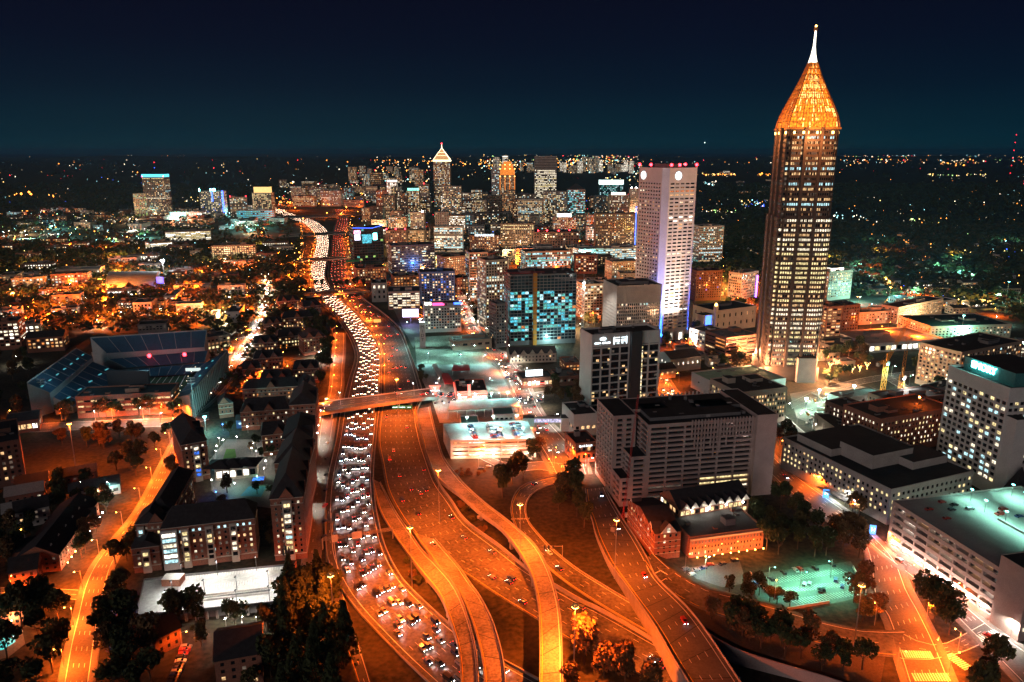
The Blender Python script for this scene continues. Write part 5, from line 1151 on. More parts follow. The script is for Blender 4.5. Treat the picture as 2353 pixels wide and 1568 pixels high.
# low wing with the row of yellow windows
q = B('hospital_wing', 'low black-roofed hospital wing with a lit row of square windows above the street', 'hospital', (2037, 1207, 2225, 1160), 1128, 88, wm=conc, roof=black_roof, indiv='l',
      st=dict(pal=(('dark', 3), ('yellow', 1)), cw=4, ch=4, fw=.5, fh=.5, bot=4), sides={'l': dict(pal=(('dark', 2.2), ('yellow', 2), ('warm', .6)), cw=3.4, ch=3.9, fw=.5, fh=.52, bot=5, top=2)}, equip=0)
for fx, fy, w_, d_, hh in ((.45, .45, 34, 26, 9), (.4, .75, 44, 30, 5), (.75, .3, 30, 20, 5)):
    p = q['P0']+q['u']*q['L']*fx-q['n']*q['depth']*fy; b = MB(); b.box((p.x, p.y), q['u'].xy, (w_, d_), q['z'], q['z']+hh, conc, black_roof); b.obj('plant_room', q['root'])
p = on_face(q, .62, 5, 4, 'l'); b = MB(); b.box((p.x, p.y), q['n'].xy, (30, 6), 4.2, 5, steel, grey_roof); b.obj('entrance_canopy', q['root'])
for k in range(4): e = on_face(q, .5+.08*k, 4, 4, 'l'); b = MB(); b.box((e.x, e.y), q['n'].xy, (1.2, 1.2), 4.0, 4.2, E_white); b.obj('canopy_light', q['root'])
light(q['root'], p+Vector((0, 0, -1.6))-q['root'].location, (.9, 1, .8), 6000, 1.5)
# pink-lit parking garage along the lower right street
def deckgarage():
    P0, P1 = G(2037, 1256), G(2281, 1432); H = height_at(P0, 1150); u = (P1-P0).normalized(); n = Vector((u.y, -u.x, 0)); L = (P1-P0).length; D = 84
    root = empty('parking_garage', (*((P0+P1)/2-n*D/2).xy, 0), 'long pink-lit parking garage with teal-lit roof deck at the lower right', 'parking garage')
    rnd = random.Random(8); Q0, Q1 = P0-n*D, P1-n*D
    rows = 6; bays = 8
    wall = MB(); pn = MB()
    st = dict(pal=(('bright', 2), ('white', 3), ('warm', 2), ('dim', 2), ('dark', 2)), rows=rows, cols=bays, fw=.9, fh=.5, bot=1.5, top=1.2, side=1.2, rc=3.0)
    facade(wall, pn, P0, u, L, 0, H, n, st, rnd, pinkc); facade(wall, pn, Q0, n, D, 0, H, -u, dict(st, cols=6), rnd, pinkc); facade(wall, pn, P1, -n, D, 0, H, u, dict(st, cols=6), rnd, pinkc)
    wall.quad(tuple(Q1), tuple(Q0), tuple(Q0+Vector((0, 0, H))), tuple(Q1+Vector((0, 0, H))), pinkc)
    wall.obj('deck_wall', root); pn.obj('deck_interior', root, kind='stuff')
    # cars glimpsed on the decks
    b = MB()
    for j in range(rows):
        for i in range(bays*2):
            if rnd.random() < .35:
                p = P0+u*(2+L*(i+.5)/(bays*2))-n*1.9; z = 1.5+(H-2.7)*(j+.25)/rows; b.box((p.x, p.y), u.xy, (1.9, 1.2), z, z+1.2, dark_metal)
    b.obj('parked_car_silhouette', root, kind='stuff')
    r = MB(); r.poly([(p.x, p.y, H-.9) for p in (P0, P1, Q1, Q0)], conc); r.obj('roof_deck', root)
    mark([P0, P1, Q1, Q0], 3)
    # stall lines
    r = MB()
    for row in (.12, .42, .5, .86):
        for k in range(1, int(L/2.8)):
            if k % 9 == 0: continue
            p = P0+u*2.8*k-n*D*row; a = p+n*2.3; c = p-n*2.3; z = H-.86
            r.quad((a.x-.07, a.y, z), (a.x+.07, a.y, z), (c.x+.07, c.y, z), (c.x-.07, c.y, z), white_paint)
    r.obj('stall_line', root, kind='stuff')
    b = MB()
    for x0, x1, y in ((.42, .80, .46),): b.box((P0+u*L*(x0+x1)/2-n*D*y).xy, u.xy, (L*(x1-x0), .4), H-.9, H+.2, pinkc)
    b.box((P0+u*L*.8-n*D*.6).xy, n.xy, (D*.28, .4), H-.9, H+.2, pinkc); b.obj('ramp_wall', root)
    # stair tower at the near right corner
    b = MB(); pn = MB(); O = P1+n*1.0-u*1; e = 15
    for A, dr, LL, nn, s2 in ((O, u, e, n, dict(rows=1, cols=1, fw=.02, fh=.02, pal=DARKP)), (O+u*e, -n, 22, u, dict(cw=4, ch=3.6, pal=OFF)), (O-n*22, n, 22, -u, dict(rows=1, cols=1, fw=.02, fh=.02, pal=DARKP))):
        facade(b, pn, A, dr, LL, 0, H+7, nn, s2, rnd, pinkc)
    b.poly([(p.x, p.y, H+6.5) for p in (O, O+u*e, O+u*e-n*22, O-n*22)], black_roof); b.obj('stair_tower', root); pn.obj('stair_window', root, kind='stuff')
    # roof lamps, teal
    for k, (fx, fy) in enumerate(((.12, .5), (.3, .46), (.48, .46), (.64, .46), (.80, .46), (.92, .6), (.25, .8), (.5, .85), (.75, .82), (.12, .82))):
        p = P0+u*L*fx-n*D*fy; b = MB(); b.bar((p.x, p.y, H-.9), (p.x, p.y, H+6), .14, galv); b.box((p.x, p.y), u.xy, (1.3, .7), H+5.9, H+6.15, E_teal); b.obj('roof_lamp', root)
        light_shared(root, p+Vector((0, 0, H+5.6))-root.location, 'tealroof', (.36, 1, .78), 11000, .4, 165)
    # wall lamps over the pavement
    for k in range(8):
        p = P0+u*L*(k+.7)/8.4+n*1.0; b = MB(); b.box((p.x, p.y), u.xy, (1.2, .8), 5.2, 5.8, E_white); b.obj('wall_lamp', root)
        light_shared(root, p+n*1.4+Vector((0, 0, 4.9))-root.location, 'pinkwall', (1, .62, .5), 4200, .5)
    return P0, u, n, L, D, H, root
DG = deckgarage()
# church steeple behind the garage
p = G(2332, 1165); root = empty('steeple', (p.x, p.y, 0), 'dark pointed steeple at the right edge behind the parking garage', 'steeple')
hs = height_at(p, 1138); b = MB(); b.box((p.x, p.y), (1, .1), (12, 12), 0, hs, tan); b.obj('tower', root)
b = MB()
for k in range(4):
    a, c = k*math.pi/2+.8, (k+1)*math.pi/2+.8; b.poly([(p.x+9*math.cos(a), p.y+9*math.sin(a), hs), (p.x+9*math.cos(c), p.y+9*math.sin(c), hs), (p.x, p.y, height_at(p, 1072))], shingle)
b.obj('spire', root); mark([(p.x-8, p.y-8), (p.x+8, p.y-8), (p.x+8, p.y+8), (p.x-8, p.y+8)])

# ---- brick house group by the viaduct
q = B('brick_apartment', 'brick apartment wing with white gabled attic beside the viaduct', 'apartment block', (1502, 1288, 1561, 1281), 1226, 40, wm=brickr, roof=shingle, indiv=True, st=dict(pal=(('dark', 5), ('white', 1.5), ('yellow', .8), ('dim', 1)), cw=3.6, ch=3.4, fw=.42, fh=.55, bot=2, top=.8, rc=.3, gable=5.5, mull=limestone))
for z in (3.4, 7, 10.6):
    b = MB()
    for O, dr, LL, nn in ((q['P0'], q['u'], q['L'], q['n']), (q['Q0'], q['n'], q['depth'], -q['u'])):
        c = O+dr*LL/2+nn*.1; b.box((c.x, c.y), dr.xy, (LL, .3), z, z+.3, limestone)
    b.obj('string_course', q['root'])
def dormer(root, P, u, n, w_, h_, z, m=conc_w, rm=shingle, depth=5, lit=None):
    b = MB(); A, C_ = P-u*w_/2, P+u*w_/2; T = P+Vector((0, 0, h_)); A = A+Vector((0, 0, 0)); z0 = z
    a = (A.x, A.y, z0); c = (C_.x, C_.y, z0); t = (P.x, P.y, z0+h_); d = n*-depth
    b.poly([a, c, t], m)
    b.quad(a, t, (t[0]+d.x, t[1]+d.y, t[2]), (a[0]+d.x, a[1]+d.y, a[2]), rm); b.quad(t, c, (c[0]+d.x, c[1]+d.y, c[2]), (t[0]+d.x, t[1]+d.y, t[2]), rm)
    for s1, s2 in ((a, t), (t, c)): b.bar((s1[0]+n.x*.2, s1[1]+n.y*.2, s1[2]), (s2[0]+n.x*.2, s2[1]+n.y*.2, s2[2]), .22, m, 4)
    if lit: b.quad((P.x-u.x*.8+n.x*.1, P.y-u.y*.8+n.y*.1, z0+.3), (P.x+u.x*.8+n.x*.1, P.y+u.y*.8+n.y*.1, z0+.3), (P.x+u.x*.8+n.x*.1, P.y+u.y*.8+n.y*.1, z0+h_*.5), (P.x-u.x*.8+n.x*.1, P.y-u.y*.8+n.y*.1, z0+h_*.5), lit)
    return b.obj('dormer', root)
for fx in (.15, .38, .62, .86): dormer(q['root'], on_face(q, fx, 0, .3, 'l'), q['n'], -q['u'], 5.5, 4.2, q['z']-.3, depth=6)
dormer(q['root'], on_face(q, .5, 0, .8), q['u'], q['n'], 9, 5.5, q['z']-.2, lit=W['white'])
q2 = B('brick_apartment', 'long glass-fronted wing with eight white gabled dormers behind the brick rows', 'apartment block', (1558, 1232, 1716, 1203), 1172, 22, wm=brickr, roof=shingle, st=dict(pal=(('yellow', 3), ('warm', 2), ('dark', 2), ('bright', 1)), cw=3.2, ch=3.6, fw=.85, fh=.74, bot=1, top=1, rc=.4, gable=7))
for k in range(8): dormer(q2['root'], on_face(q2, (k+.6)/8.2, 0, 1.5), q2['u'], q2['n'], 5.2, 3.6, q2['z']+.2, depth=7, lit=W['white'] if k in (0, 2, 4, 5, 6) else None)
for k in range(4):
    p = on_face(q2, (k*2+1.2)/8.2, q2['z']-.6, 2.2); b = MB(); b.ball((p.x, p.y, p.z), .45, E_white); b.obj('balcony_lamp', q2['root']); light_shared(q2['root'], p+q2['n']*.8-q2['root'].location, 'balc', (1, .9, .7), 600, .3)
q = B('brick_row', 'long low brick row with three rows of arched windows lit orange from below', 'row house', (1583, 1283, 1752, 1260), 1238, 34, wm=brickr, roof=grey_roof, indiv=True, st=dict(pal=(('dark', 7), ('dim', 3), ('white', .5)), cols=22, rows=3, fw=.40, fh=.56, bot=.8, top=1.6, rc=.25, mull=limestone), sides={'*': dict(blank=1)}, equip=1)
b = MB(); p = on_face(q, .5, q['z']-1.2, .3); b.box((p.x, p.y), q['u'].xy, (q['L'], .5), q['z']-1.4, q['z']-.4, limestone); b.obj('cornice', q['root'])
for k in range(9):
    p = on_face(q, (k+.5)/9, 2.6, 4.5); b = MB(); b.bar((p.x, p.y, 0), (p.x, p.y, 2.4), .08, dark_metal); b.ball((p.x, p.y, 2.7), .32, E_sod)
    root = b.obj('lamp_post', off=Vector((p.x, p.y, 0))); tag(root, 'short garden lamp glowing orange in front of the arched-window brick row', 'garden lamp', 'garden lamps along the brick row')
    light_shared(root, (0, 0, 3.1), 'gard', (1, .24, .04), 4200, .3)
# ---- public-house roofs left of the street below: victorian row, shops, filling station
q = B('row_house', 'old row with pointed gables at the street corner left of the dark hotel', 'row house', (1172, 836, 1278, 832), 815, 22, wm=cream, roof=shingle, st=dict(pal=(('dark', 5), ('dim', 2), ('warm', .5)), cw=3.6, ch=3.4, fw=.45, bot=1, gable=5))
for k in range(5): dormer(q['root'], on_face(q, (k+.5)/5.2, 0, .4), q['u'], q['n'], 6, 4.4, q['z'], cream)
q = B('shop', 'low shop with glowing white billboard and red shopfront at the corner', 'shop', (1200, 893, 1272, 888), 872, 22, wm=brickd, st=dict(pal=BRIGHT, rows=1, cw=4, fw=.8, fh=.5, bot=.6, top=1), equip=1)
p = on_face(q, .4, 0, -3); b = MB(); b.box((p.x, p.y), q['u'].xy, (16, .6), q['z']+1.5, q['z']+7.5, emat('billboard_face', (.85, .95, 1), 2.6)); b.bar((p.x, p.y, q['z']-.5), (p.x, p.y, q['z']+1.5), .3, steel); b.obj('billboard', q['root'])
b = MB(); p = on_face(q, .4, 0, .5); b.box((p.x, p.y), q['u'].xy, (20, .5), 3.4, 4.0, E_neon); b.obj('neon_band', q['root'])
light(q['root'], on_face(q, .4, 3, 6)-q['root'].location, (1, .75, .6), 9000, 1)
B('shop', 'small dark flat-roofed shop right of the glowing billboard', 'shop', (1284, 888, 1330, 884), 868, 24, wm=brickd, st=dict(pal=DARKP, rows=1), equip=2)
B('shop', 'brown two-storey shop behind trees left of the dark hotel', 'shop', (1298, 862, 1334, 860), 836, 22, wm=brickr, st=dict(pal=HOT, rows=2), equip=1)
# ---------------------------------------------------------------- stadium
sr = empty('stadium', (*G(360, 860).xy, 0), 'dark blue football stadium with red lights under its far stand, left of the white-lit street', 'stadium')
def stand(px, zs, rows, nm, m=seat_m, lights=None, back=True):
    """seating quad: px = [high-left, high-right, low-right, low-left]; zs = (high, low)"""
    A, B_, C_, D_ = G(*px[0], zs[0]), G(*px[1], zs[0]), G(*px[2], zs[1]), G(*px[3], zs[1])
    b = MB()
    for k in range(rows):
        t0, t1 = k/rows, (k+1)/rows
        a, c = A.lerp(D_, t0), B_.lerp(C_, t0); d, e = A.lerp(D_, t1), B_.lerp(C_, t1)
        z = a.z; b.quad((d.x, d.y, z), (e.x, e.y, z), (c.x, c.y, z), (a.x, a.y, z), m)
        b.quad((d.x, d.y, d.z), (e.x, e.y, e.z), (e.x, e.y, z), (d.x, d.y, z), m)
    b.obj(nm, sr)
    b = MB()
    for t in (0, .14, .28, .42, .57, .71, .86, 1):
        p, q = A.lerp(B_, t), D_.lerp(C_, t); b.bar(p+Vector((0, 0, .4)), q+Vector((0, 0, .4)), .25, conc, 4)
    b.obj('aisle', sr, kind='stuff')
    if back:
        w_ = MB(); w_.quad((A.x, A.y, 0), (B_.x, B_.y, 0), (B_.x, B_.y, A.z+1.2), (A.x, A.y, A.z+1.2), conc)
        for P, Q in ((A, D_), (B_, C_)): w_.poly([(P.x, P.y, 0), (Q.x, Q.y, 0), (Q.x, Q.y, Q.z), (P.x, P.y, P.z)], conc)
        w_.quad((D_.x, D_.y, 0), (C_.x, C_.y, 0), (C_.x, C_.y, C_.z), (D_.x, D_.y, D_.z), conc); w_.obj('stand_wall', sr)
    if lights:
        for t, s_ in lights:
            p = A.lerp(B_, t).lerp(D_.lerp(C_, t), s_); q = (C_-D_).normalized(); b = MB(); b.box((p.x, p.y), q.xy, (4.5, 1.4), p.z+.5, p.z+1.0, emat('stand_glow', (.10, .55, .62), .7)); b.obj('vomitory_light', sr)
    mark([A, B_, C_, D_], 6)
    return A, B_, C_, D_
stand([(208,778),(475,760),(470,798),(244,812)], (34, 19), 26, 'upper_stand')
stand([(248,826),(478,806),(470,832),(290,846)], (15, 9), 14, 'middle_stand', back=False)
stand([(290,850),(474,834),(440,860),(308,868)], (8.5, 2), 12, 'lower_stand', back=False)
b = MB()
for (x, y) in ((343, 818), (424, 815)):
    p = G(x, y, 17); b.ball(tuple(p), 1.9, E_red)
b.obj('red_lamp', sr, kind='stuff')
p = G(384, 820, 15); light(sr, p+Vector((0, -6, 0))-sr.location, (1, .04, .08), 900, 1)
stand([(62,882),(176,802),(213,821),(114,904)], (30, 17), 22, 'west_upper_stand', lights=[(t, .55) for t in (.05, .2, .35, .5, .65, .8, .93)])
stand([(122,914),(212,832),(290,862),(168,936)], (15, 5), 22, 'west_lower_stand', lights=[(t, .5) for t in (.1, .33, .56, .78, .94)])
stand([(522,806),(436,908),(405,915),(470,836)], (20, 7), 18, 'east_stand', lights=[(t, .45) for t in (.15, .35, .55, .75)])
b = MB(); P = [G(*q, .3) for q in ((300,872),(440,862),(420,905),(250,915))]; b.poly([tuple(p) for p in reversed(P)], turf)
o = b.obj('field', sr)
b = MB()
for k in range(1, 10):
    p, q = P[0].lerp(P[1], k/10), P[3].lerp(P[2], k/10); d = (q-p).normalized(); nn = Vector((-d.y, d.x, 0))*.25
    b.quad(tuple(p-nn+Vector((0, 0, .05))), tuple(q-nn+Vector((0, 0, .05))), tuple(q+nn+Vector((0, 0, .05))), tuple(p+nn+Vector((0, 0, .05))), white_paint)
b.obj('yard_line', sr, kind='stuff')
# rail of truss along the east stand, scoreboard, suites strip
b = MB(); a, c = G(522, 806, 21), G(436, 908, 21)
for k in range(24):
    p, q = a.lerp(c, k/24), a.lerp(c, (k+1)/24); b.bar(p, q, .25, conc_w, 4); b.bar(p, (p.x+1.5, p.y, 0), .3, conc_w, 4); b.bar(p, (q.x+1.5, q.y, 0), .15, conc_w, 3)
b.obj('outer_truss', sr)
b = MB(); p = G(300, 905, 0); b.box((p.x, p.y), (1, -.05), (38, 3), 6, 22, dark_metal); b.bar((p.x-14, p.y, 0), (p.x-14, p.y, 6), .6, steel); b.bar((p.x+14, p.y, 0), (p.x+14, p.y, 6), .6, steel); b.obj('scoreboard', sr)
b = MB(); p = G(444, 853, 8); b.box((p.x, p.y), (1, .06), (14, .5), 8, 11, emat('suite_sign', (.8, .95, .9), 1.0)); b.obj('suite_sign', sr)
for x, y, hh, c_ in ((448, 958, 34, 0), (105, 950, 30, 0)):
    p = G(x, y); b = MB(); b.bar((p.x, p.y, 0), (p.x, p.y, hh), .35, galv)
    for k in range(3): b.box((p.x, p.y), (1, .2), (6, .5), hh-1-k*2.2, hh-.2-k*2.2, galv)
    o = b.obj('light_mast', off=Vector((p.x, p.y, 0))); tag(o, 'unlit stadium light mast ' + ('by the street corner right of the stands' if x > 300 else 'in front of the left stands'), 'light mast')
for q_ in ((250, 880), (330, 800), (430, 800), (150, 850)): light(sr, G(*q_, 34)-sr.location, (.35, .8, 1), 8000, 3)  # added cool fill lights without fixtures, brightening the seats
light(sr, G(470, 960, 12)-sr.location, (.3, 1, 1), 70000, 1); b = MB(); p = G(470, 960, 12); b.box((p.x, p.y), (1, 0), (2, 2), 12.5, 13, E_teal); b.bar((p.x, p.y, 0), (p.x, p.y, 12.5), .2, galv, 4); b.obj('gate_lamp', sr)
fx = B('stadium_office', 'low brick stadium office with pale bands in front of the field', 'office block', (180, 962, 398, 950), 914, 26, wm=brickr, roof=black_roof, st=dict(pal=HOT, cw=5, ch=5, fw=.9, fh=.35, bot=3), sides={}, equip=3)
light(fx['root'], on_face(fx, .3, 3, 14)-fx['root'].location, SOD, 20000, 1); light(fx['root'], on_face(fx, .75, 3, 14)-fx['root'].location, SOD, 20000, 1)
# end building between the two stands, lit tan
B('stadium_gatehouse', 'tan-lit gate building wedged between the stadium stands', 'gatehouse', (214, 838, 246, 842), 812, 20, wm=tan, roof=grey_roof, st=dict(pal=HOT, cw=4, ch=4), equip=0)
B('office_block', 'pale round-cornered office at the stadium corner by the white-lit street', 'office block', (478, 822, 534, 812), 778, 22, wm=cream, roof=grey_roof, st=dict(pal=BUSY, cw=4, ch=4), equip=1)
# practice dome
def dome():
    pts = [(242, 669), (358, 666), (372, 640), (262, 640)]; P = [G(*q) for q in pts]; c = sum(P, Vector())/4
    root = empty('field_house', (c.x, c.y, 0), 'pale vaulted practice hall beside the little blue screen', 'sports hall'); b = MB(); N = 10; Hh = 20
    for k in range(N):
        t0, t1 = k/N, (k+1)/N; f = lambda t: 6+(Hh-6)*math.sin(math.pi*t)**.8 if 0 < t < 1 else 6
        a, d = P[0].lerp(P[3], t0), P[1].lerp(P[2], t0); a2, d2 = P[0].lerp(P[3], t1), P[1].lerp(P[2], t1)
        b.quad((a.x, a.y, f(t0)), (d.x, d.y, f(t0)), (d2.x, d2.y, f(t1)), (a2.x, a2.y, f(t1)), pale_roof)
    b.obj('vault_roof', root)
    w_ = MB()
    for i in range(4): p, q = P[i], P[(i+1) % 4]; w_.quad((p.x, p.y, 0), (q.x, q.y, 0), (q.x, q.y, 6), (p.x, p.y, 6), conc)
    for i, j in ((0, 3), (1, 2)):
        ar = [(P[i].lerp(P[j], k/N).x, P[i].lerp(P[j], k/N).y, 6+(Hh-6)*(math.sin(math.pi*k/N)**.8 if 0 < k < N else 0)) for k in range(N+1)]; w_.poly(ar, conc)
    w_.obj('wall', root); mark(P, 4)
    p = G(370, 664); r2 = empty('video_screen', (p.x, p.y, 0), 'small glowing blue video screen beside the vaulted practice hall', 'screen')
    b = MB(); b.bar((p.x, p.y, 0), (p.x, p.y, 10), .4, steel); b.obj('post', r2); b = MB(); b.box((p.x, p.y), (1, 0), (11, 1), 9, 19, emat('blue_screen', (.12, .10, 1), 2.4)); b.obj('screen', r2)
    light(r2, (0, -4, 13), (.1, .15, 1), 14000, 2)
    p = G(378, 640); hh = height_at(p, 600); r3 = empty('floodlight_mast', (p.x, p.y, 0), 'tall sports floodlight with dazzling white lamps behind the vaulted hall', 'floodlight')
    b = MB(); b.bar((p.x, p.y, 0), (p.x, p.y, hh), .4, galv); b.obj('pole', r3); b = MB(); b.box((p.x, p.y), (1, 0), (6, .8), hh-1, hh+2.4, emat('stadium_flood', (.9, .96, 1), 60)); b.obj('lamp_bank', r3); light(r3, (0, -3, hh), (.85, .93, 1), 260000, 1.5)
dome()
sheet('ball_field', [(398,628),(480,628),(470,660),(380,664)], mat('lit_turf', (.09, .12, .03), .9), .03)
sheet('courtyard', [(255,766),(288,738),(300,734),(385,734),(393,762)], concrete_road, .04)
B('gymnasium', 'black flat-roofed gym on the pale courtyard behind the stadium', 'sports hall', (318, 768, 385, 764), 748, 22, wm=conc_d, roof=black_roof, st=dict(pal=DARKP), equip=0)

# ---------------------------------------------------------------- brick residence complex
def dorm(label, fr, top, depth, gable=7, indiv=True, hip=.12, strip=None, gables=(), st=None, base_m=limestone, wm=brickr, faces='flr', seed=None, quoin=True, lgables=(), rgables=()):
    q = B('residence_hall', label, 'residence hall', fr, top, depth, wm=wm, roof=shingle, parapet=0, equip=0, indiv=indiv, faces=faces, seed=seed,
          st=dict(dict(pal=(('dark', 5.5), ('dim', 2.5), ('white', 1.0), ('yellow', 1.1), ('warm', .6), ('cool', .15)), cw=3.2, ch=3.15, fw=.42, fh=.54, bot=3.4, top=1.2, rc=.3, side=1.0, mull=limestone), **(st or {})))
    root, u, n, z = q['root'], q['u'], q['n'], q['z']
    gable_roof(root, q['P0'], q['P1'], q['Q1'], q['Q0'], z+.4, gable, shingle, wm, hip=hip) if q['L'] >= q['depth'] else gable_roof(root, q['P1'], q['Q1'], q['Q0'], q['P0'], z+.4, gable, shingle, wm, hip=hip)
    for zz, th in ((z-.2, .55), (3.2+q['z0'], .5), (z-3.6, .35)):
        b = MB(); o_ = .14; c = q['C']
        for O, dr, LL, nn in ((q['P0'], u, q['L'], n), (q['P1'], -n, q['depth'], u), (q['Q0'], n, q['depth'], -u)):
            e = O+dr*LL/2+nn*.08; b.box(e.xy, dr.xy, (LL+.2, .3), zz, zz+th, limestone)
        b.obj('string_course', root)
    for fx in gables: dormer(root, on_face(q, fx, 0, .5), u, n, 7.5, 5.5, z+.2, wm, depth=9)
    for fx in lgables: dormer(root, on_face(q, fx, 0, .5, 'l'), n, -u, 7, 5, z+.2, wm, depth=8)
    for fx in rgables: dormer(root, on_face(q, fx, 0, .5, 'r'), -n, u, 7, 5, z+.2, wm, depth=8)
    if strip:
        for fx, w_, m_, kinds in strip:
            rows = int((z-4)/3.15)
            b = MB(); p = on_face(q, fx, 0, .7); b.box(p.xy, u.xy, (w_+1.4, 1.3), 0, z-1, m_); b.obj('bay', root)
            for k in range(rows):
                zz = 3.9+(z-5.5)*k/rows; m2 = W[R.choice(kinds)]
                e = on_face(q, fx, 0, 1.42); link(pane_mesh(w_, 2.1, m2, dark_metal), 'bay_window', root, (e.x-root.location.x, e.y-root.location.y, zz), math.atan2(u.y, u.x))
    return q
dorm('long brick hall with seven floors facing the white parking deck, with a lit glass stair column', (383, 1309, 593, 1282), 1216, 17, 8, strip=[(.07, 6.5, conc_w, ('cool', 'white', 'cool', 'bright')), (.24, 2.4, limestone, ('yellow', 'dark', 'white')), (.34+.16, 2.4, limestone, ('yellow', 'dark', 'white')), (.76, 2.4, limestone, ('yellow', 'white', 'white', 'dark'))], seed=12)
dorm('low brick corner wing at the left end of the long hall', (310, 1318, 372, 1310), 1262, 16, 3, strip=[(.5, 2.6, limestone, ('white', 'yellow', 'dark'))])
dorm('brick wing with tall pointed gable behind the low corner wing', (322, 1292, 384, 1286), 1206, 16, 6, gables=(.78,), strip=[(.2, 2.0, limestone, ('cool', 'dark', 'dark'))])
dorm('long dark-roofed brick hall running back along the orange street, lower of the two', (402, 1266, 452, 1165), 1176, 12, 6, indiv='l', faces='flr', lgables=())
dorm('brick hall with tall end face and bay of lit windows above the plaza drop-off', (427, 1112, 484, 1100), 1024, 48, 8, strip=[(.55, 3.0, limestone, ('yellow', 'blue', 'white', 'dark', 'white'))], rgables=(.3, .6))
dorm('tall brick hall with central lit bay, right of the long hall', (633, 1290, 706, 1283), 1148, 46, 12, gables=(.5,), strip=[(.5, 3.4, limestone, ('yellow', 'yellow', 'dark', 'cool', 'white', 'dark'))], rgables=(.2, .5, .8), seed=5)
dorm('middle brick hall of the row along the narrow white-lit street', (640, 1170, 716, 1165), 1066, 34, 11, rgables=(.3, .7))
dorm('brick hall with sunken roof well of machinery in the right row', (655, 1095, 722, 1090), 1010, 40, 6, rgables=(.25, .75))
dorm('far brick hall of the right-hand row, next to the road bridge', (671, 1018, 729, 1014), 932, 36, 8, rgables=(.5,))
dorm('wide brick hall with two gables across the top of the courtyard', (556, 990, 668, 982), 948, 18, 8, gables=(.15, .58))
dorm('short gabled brick hall in the right corner of the courtyard', (606, 1050, 660, 1043), 1002, 16, 7, gables=(.7,))
dorm('small brick gatehouse hall by the street junction above the courtyard', (505, 962, 538, 958), 930, 14, 6, gables=(.4,))
rowd = [((560, 930, 690, 922), 895, 18), ((586, 860, 652, 854), 826, 18), ((676, 884, 734, 880), 850, 20), ((600, 900, 672, 896), 872, 18), ((698, 818, 750, 812), 778, 26), ((640, 806, 700, 800), 776, 22), ((586, 822, 640, 818), 790, 18), ((650, 760, 720, 755), 732, 20),
        ((610, 770, 650, 766), 745, 16), ((690, 930, 728, 926), 890, 22), ((560, 876, 600, 872), 850, 14), ((700, 735, 740, 730), 706, 22), ((640, 720, 690, 716), 694, 18)]
where = ['widest of the dark brick halls just above the courtyard', 'brick hall by the white-lit street, opposite the east stand', 'brick hall beside the tree belt with lit end windows', 'middle brick hall in the dark rows above the courtyard', 'brick hall half hidden by the tall tree belt at the freeway bend',
         'brick hall with golden window rows left of the tree belt', 'gabled brick hall close to the bright street behind the stadium', 'long low brick hall in the upper campus rows', 'small brick hall near the upper end of the white-lit street', 'brick hall at the orange corner before the road bridge', 'small gabled brick house facing the stadium truss',
         'uppermost brick hall beside the tree belt', 'uppermost brick hall near the second road bridge']
for (fr_, tp, dp), lb in zip(rowd, where):
    q = dorm(lb, fr_, tp, dp, 6, indiv=False, gables=(.3, .7) if R.random() < .6 else (.5,), st=dict(pal=(('dark', 4), ('warm', 1.6), ('yellow', 1.2), ('dim', 1.5), ('orange', .5))), wm=R.choice((brickr, brickd)))
# courtyard
sheet('plaza', [(486,1128),(478,1062),(520,1010),(600,1010),(660,1052),(640,1170),(560,1160),(500,1140)], concrete_road, .05)
sheet('lawn', [(512,1056),(520,1032),(540,1032),(543,1050),(528,1062)], mat('lit_lawn', (.06, .16, .02), .9), .09)
sheet('sports_court', [(552,1140),(572,1118),(612,1118),(600,1142)], mat('blue_court', (.05, .16, .28), .7), .1)
ql = B('pavilion', 'low glazed pavilion with hipped black roofs in the brick courtyard', 'pavilion', (495, 1106, 592, 1096), 1078, 12, wm=limestone, roof=shingle, st=dict(pal=BRIGHT, rows=1, cw=4, fw=.8, fh=.6, bot=.5, top=1), parapet=0, equip=0)
for fx in (.12, .42, .75): p = on_face(ql, fx, 0, -6); r_ = MB(); z = ql['z']; pts = [(p.x-9, p.y-8), (p.x+9, p.y-8), (p.x+9, p.y+8), (p.x-9, p.y+8)]; [r_.poly([(*pts[i], z+.3), (*pts[(i+1) % 4], z+.3), (p.x, p.y, z+4)], shingle) for i in range(4)]; r_.obj('hip_roof', ql['root'])
B('fountain_house', 'blue-lit square kiosk on the brick courtyard paving', 'kiosk', (580, 1116, 606, 1114), 1106, 6, wm=brickr, roof=W['blue'], st=dict(pal=(('blue', 1), ('cool', 1)), rows=1), parapet=0, equip=0)
B('garden_pavilion', 'blue-lit open pavilion roof behind the courtyard', 'pavilion', (544, 985, 578, 983), 966, 9, wm=mat('blue_wall', (.08, .2, .5), .6), roof=shingle, st=dict(pal=(('blue', 1), ('cool', 1)), rows=1, gable=3), equip=0)
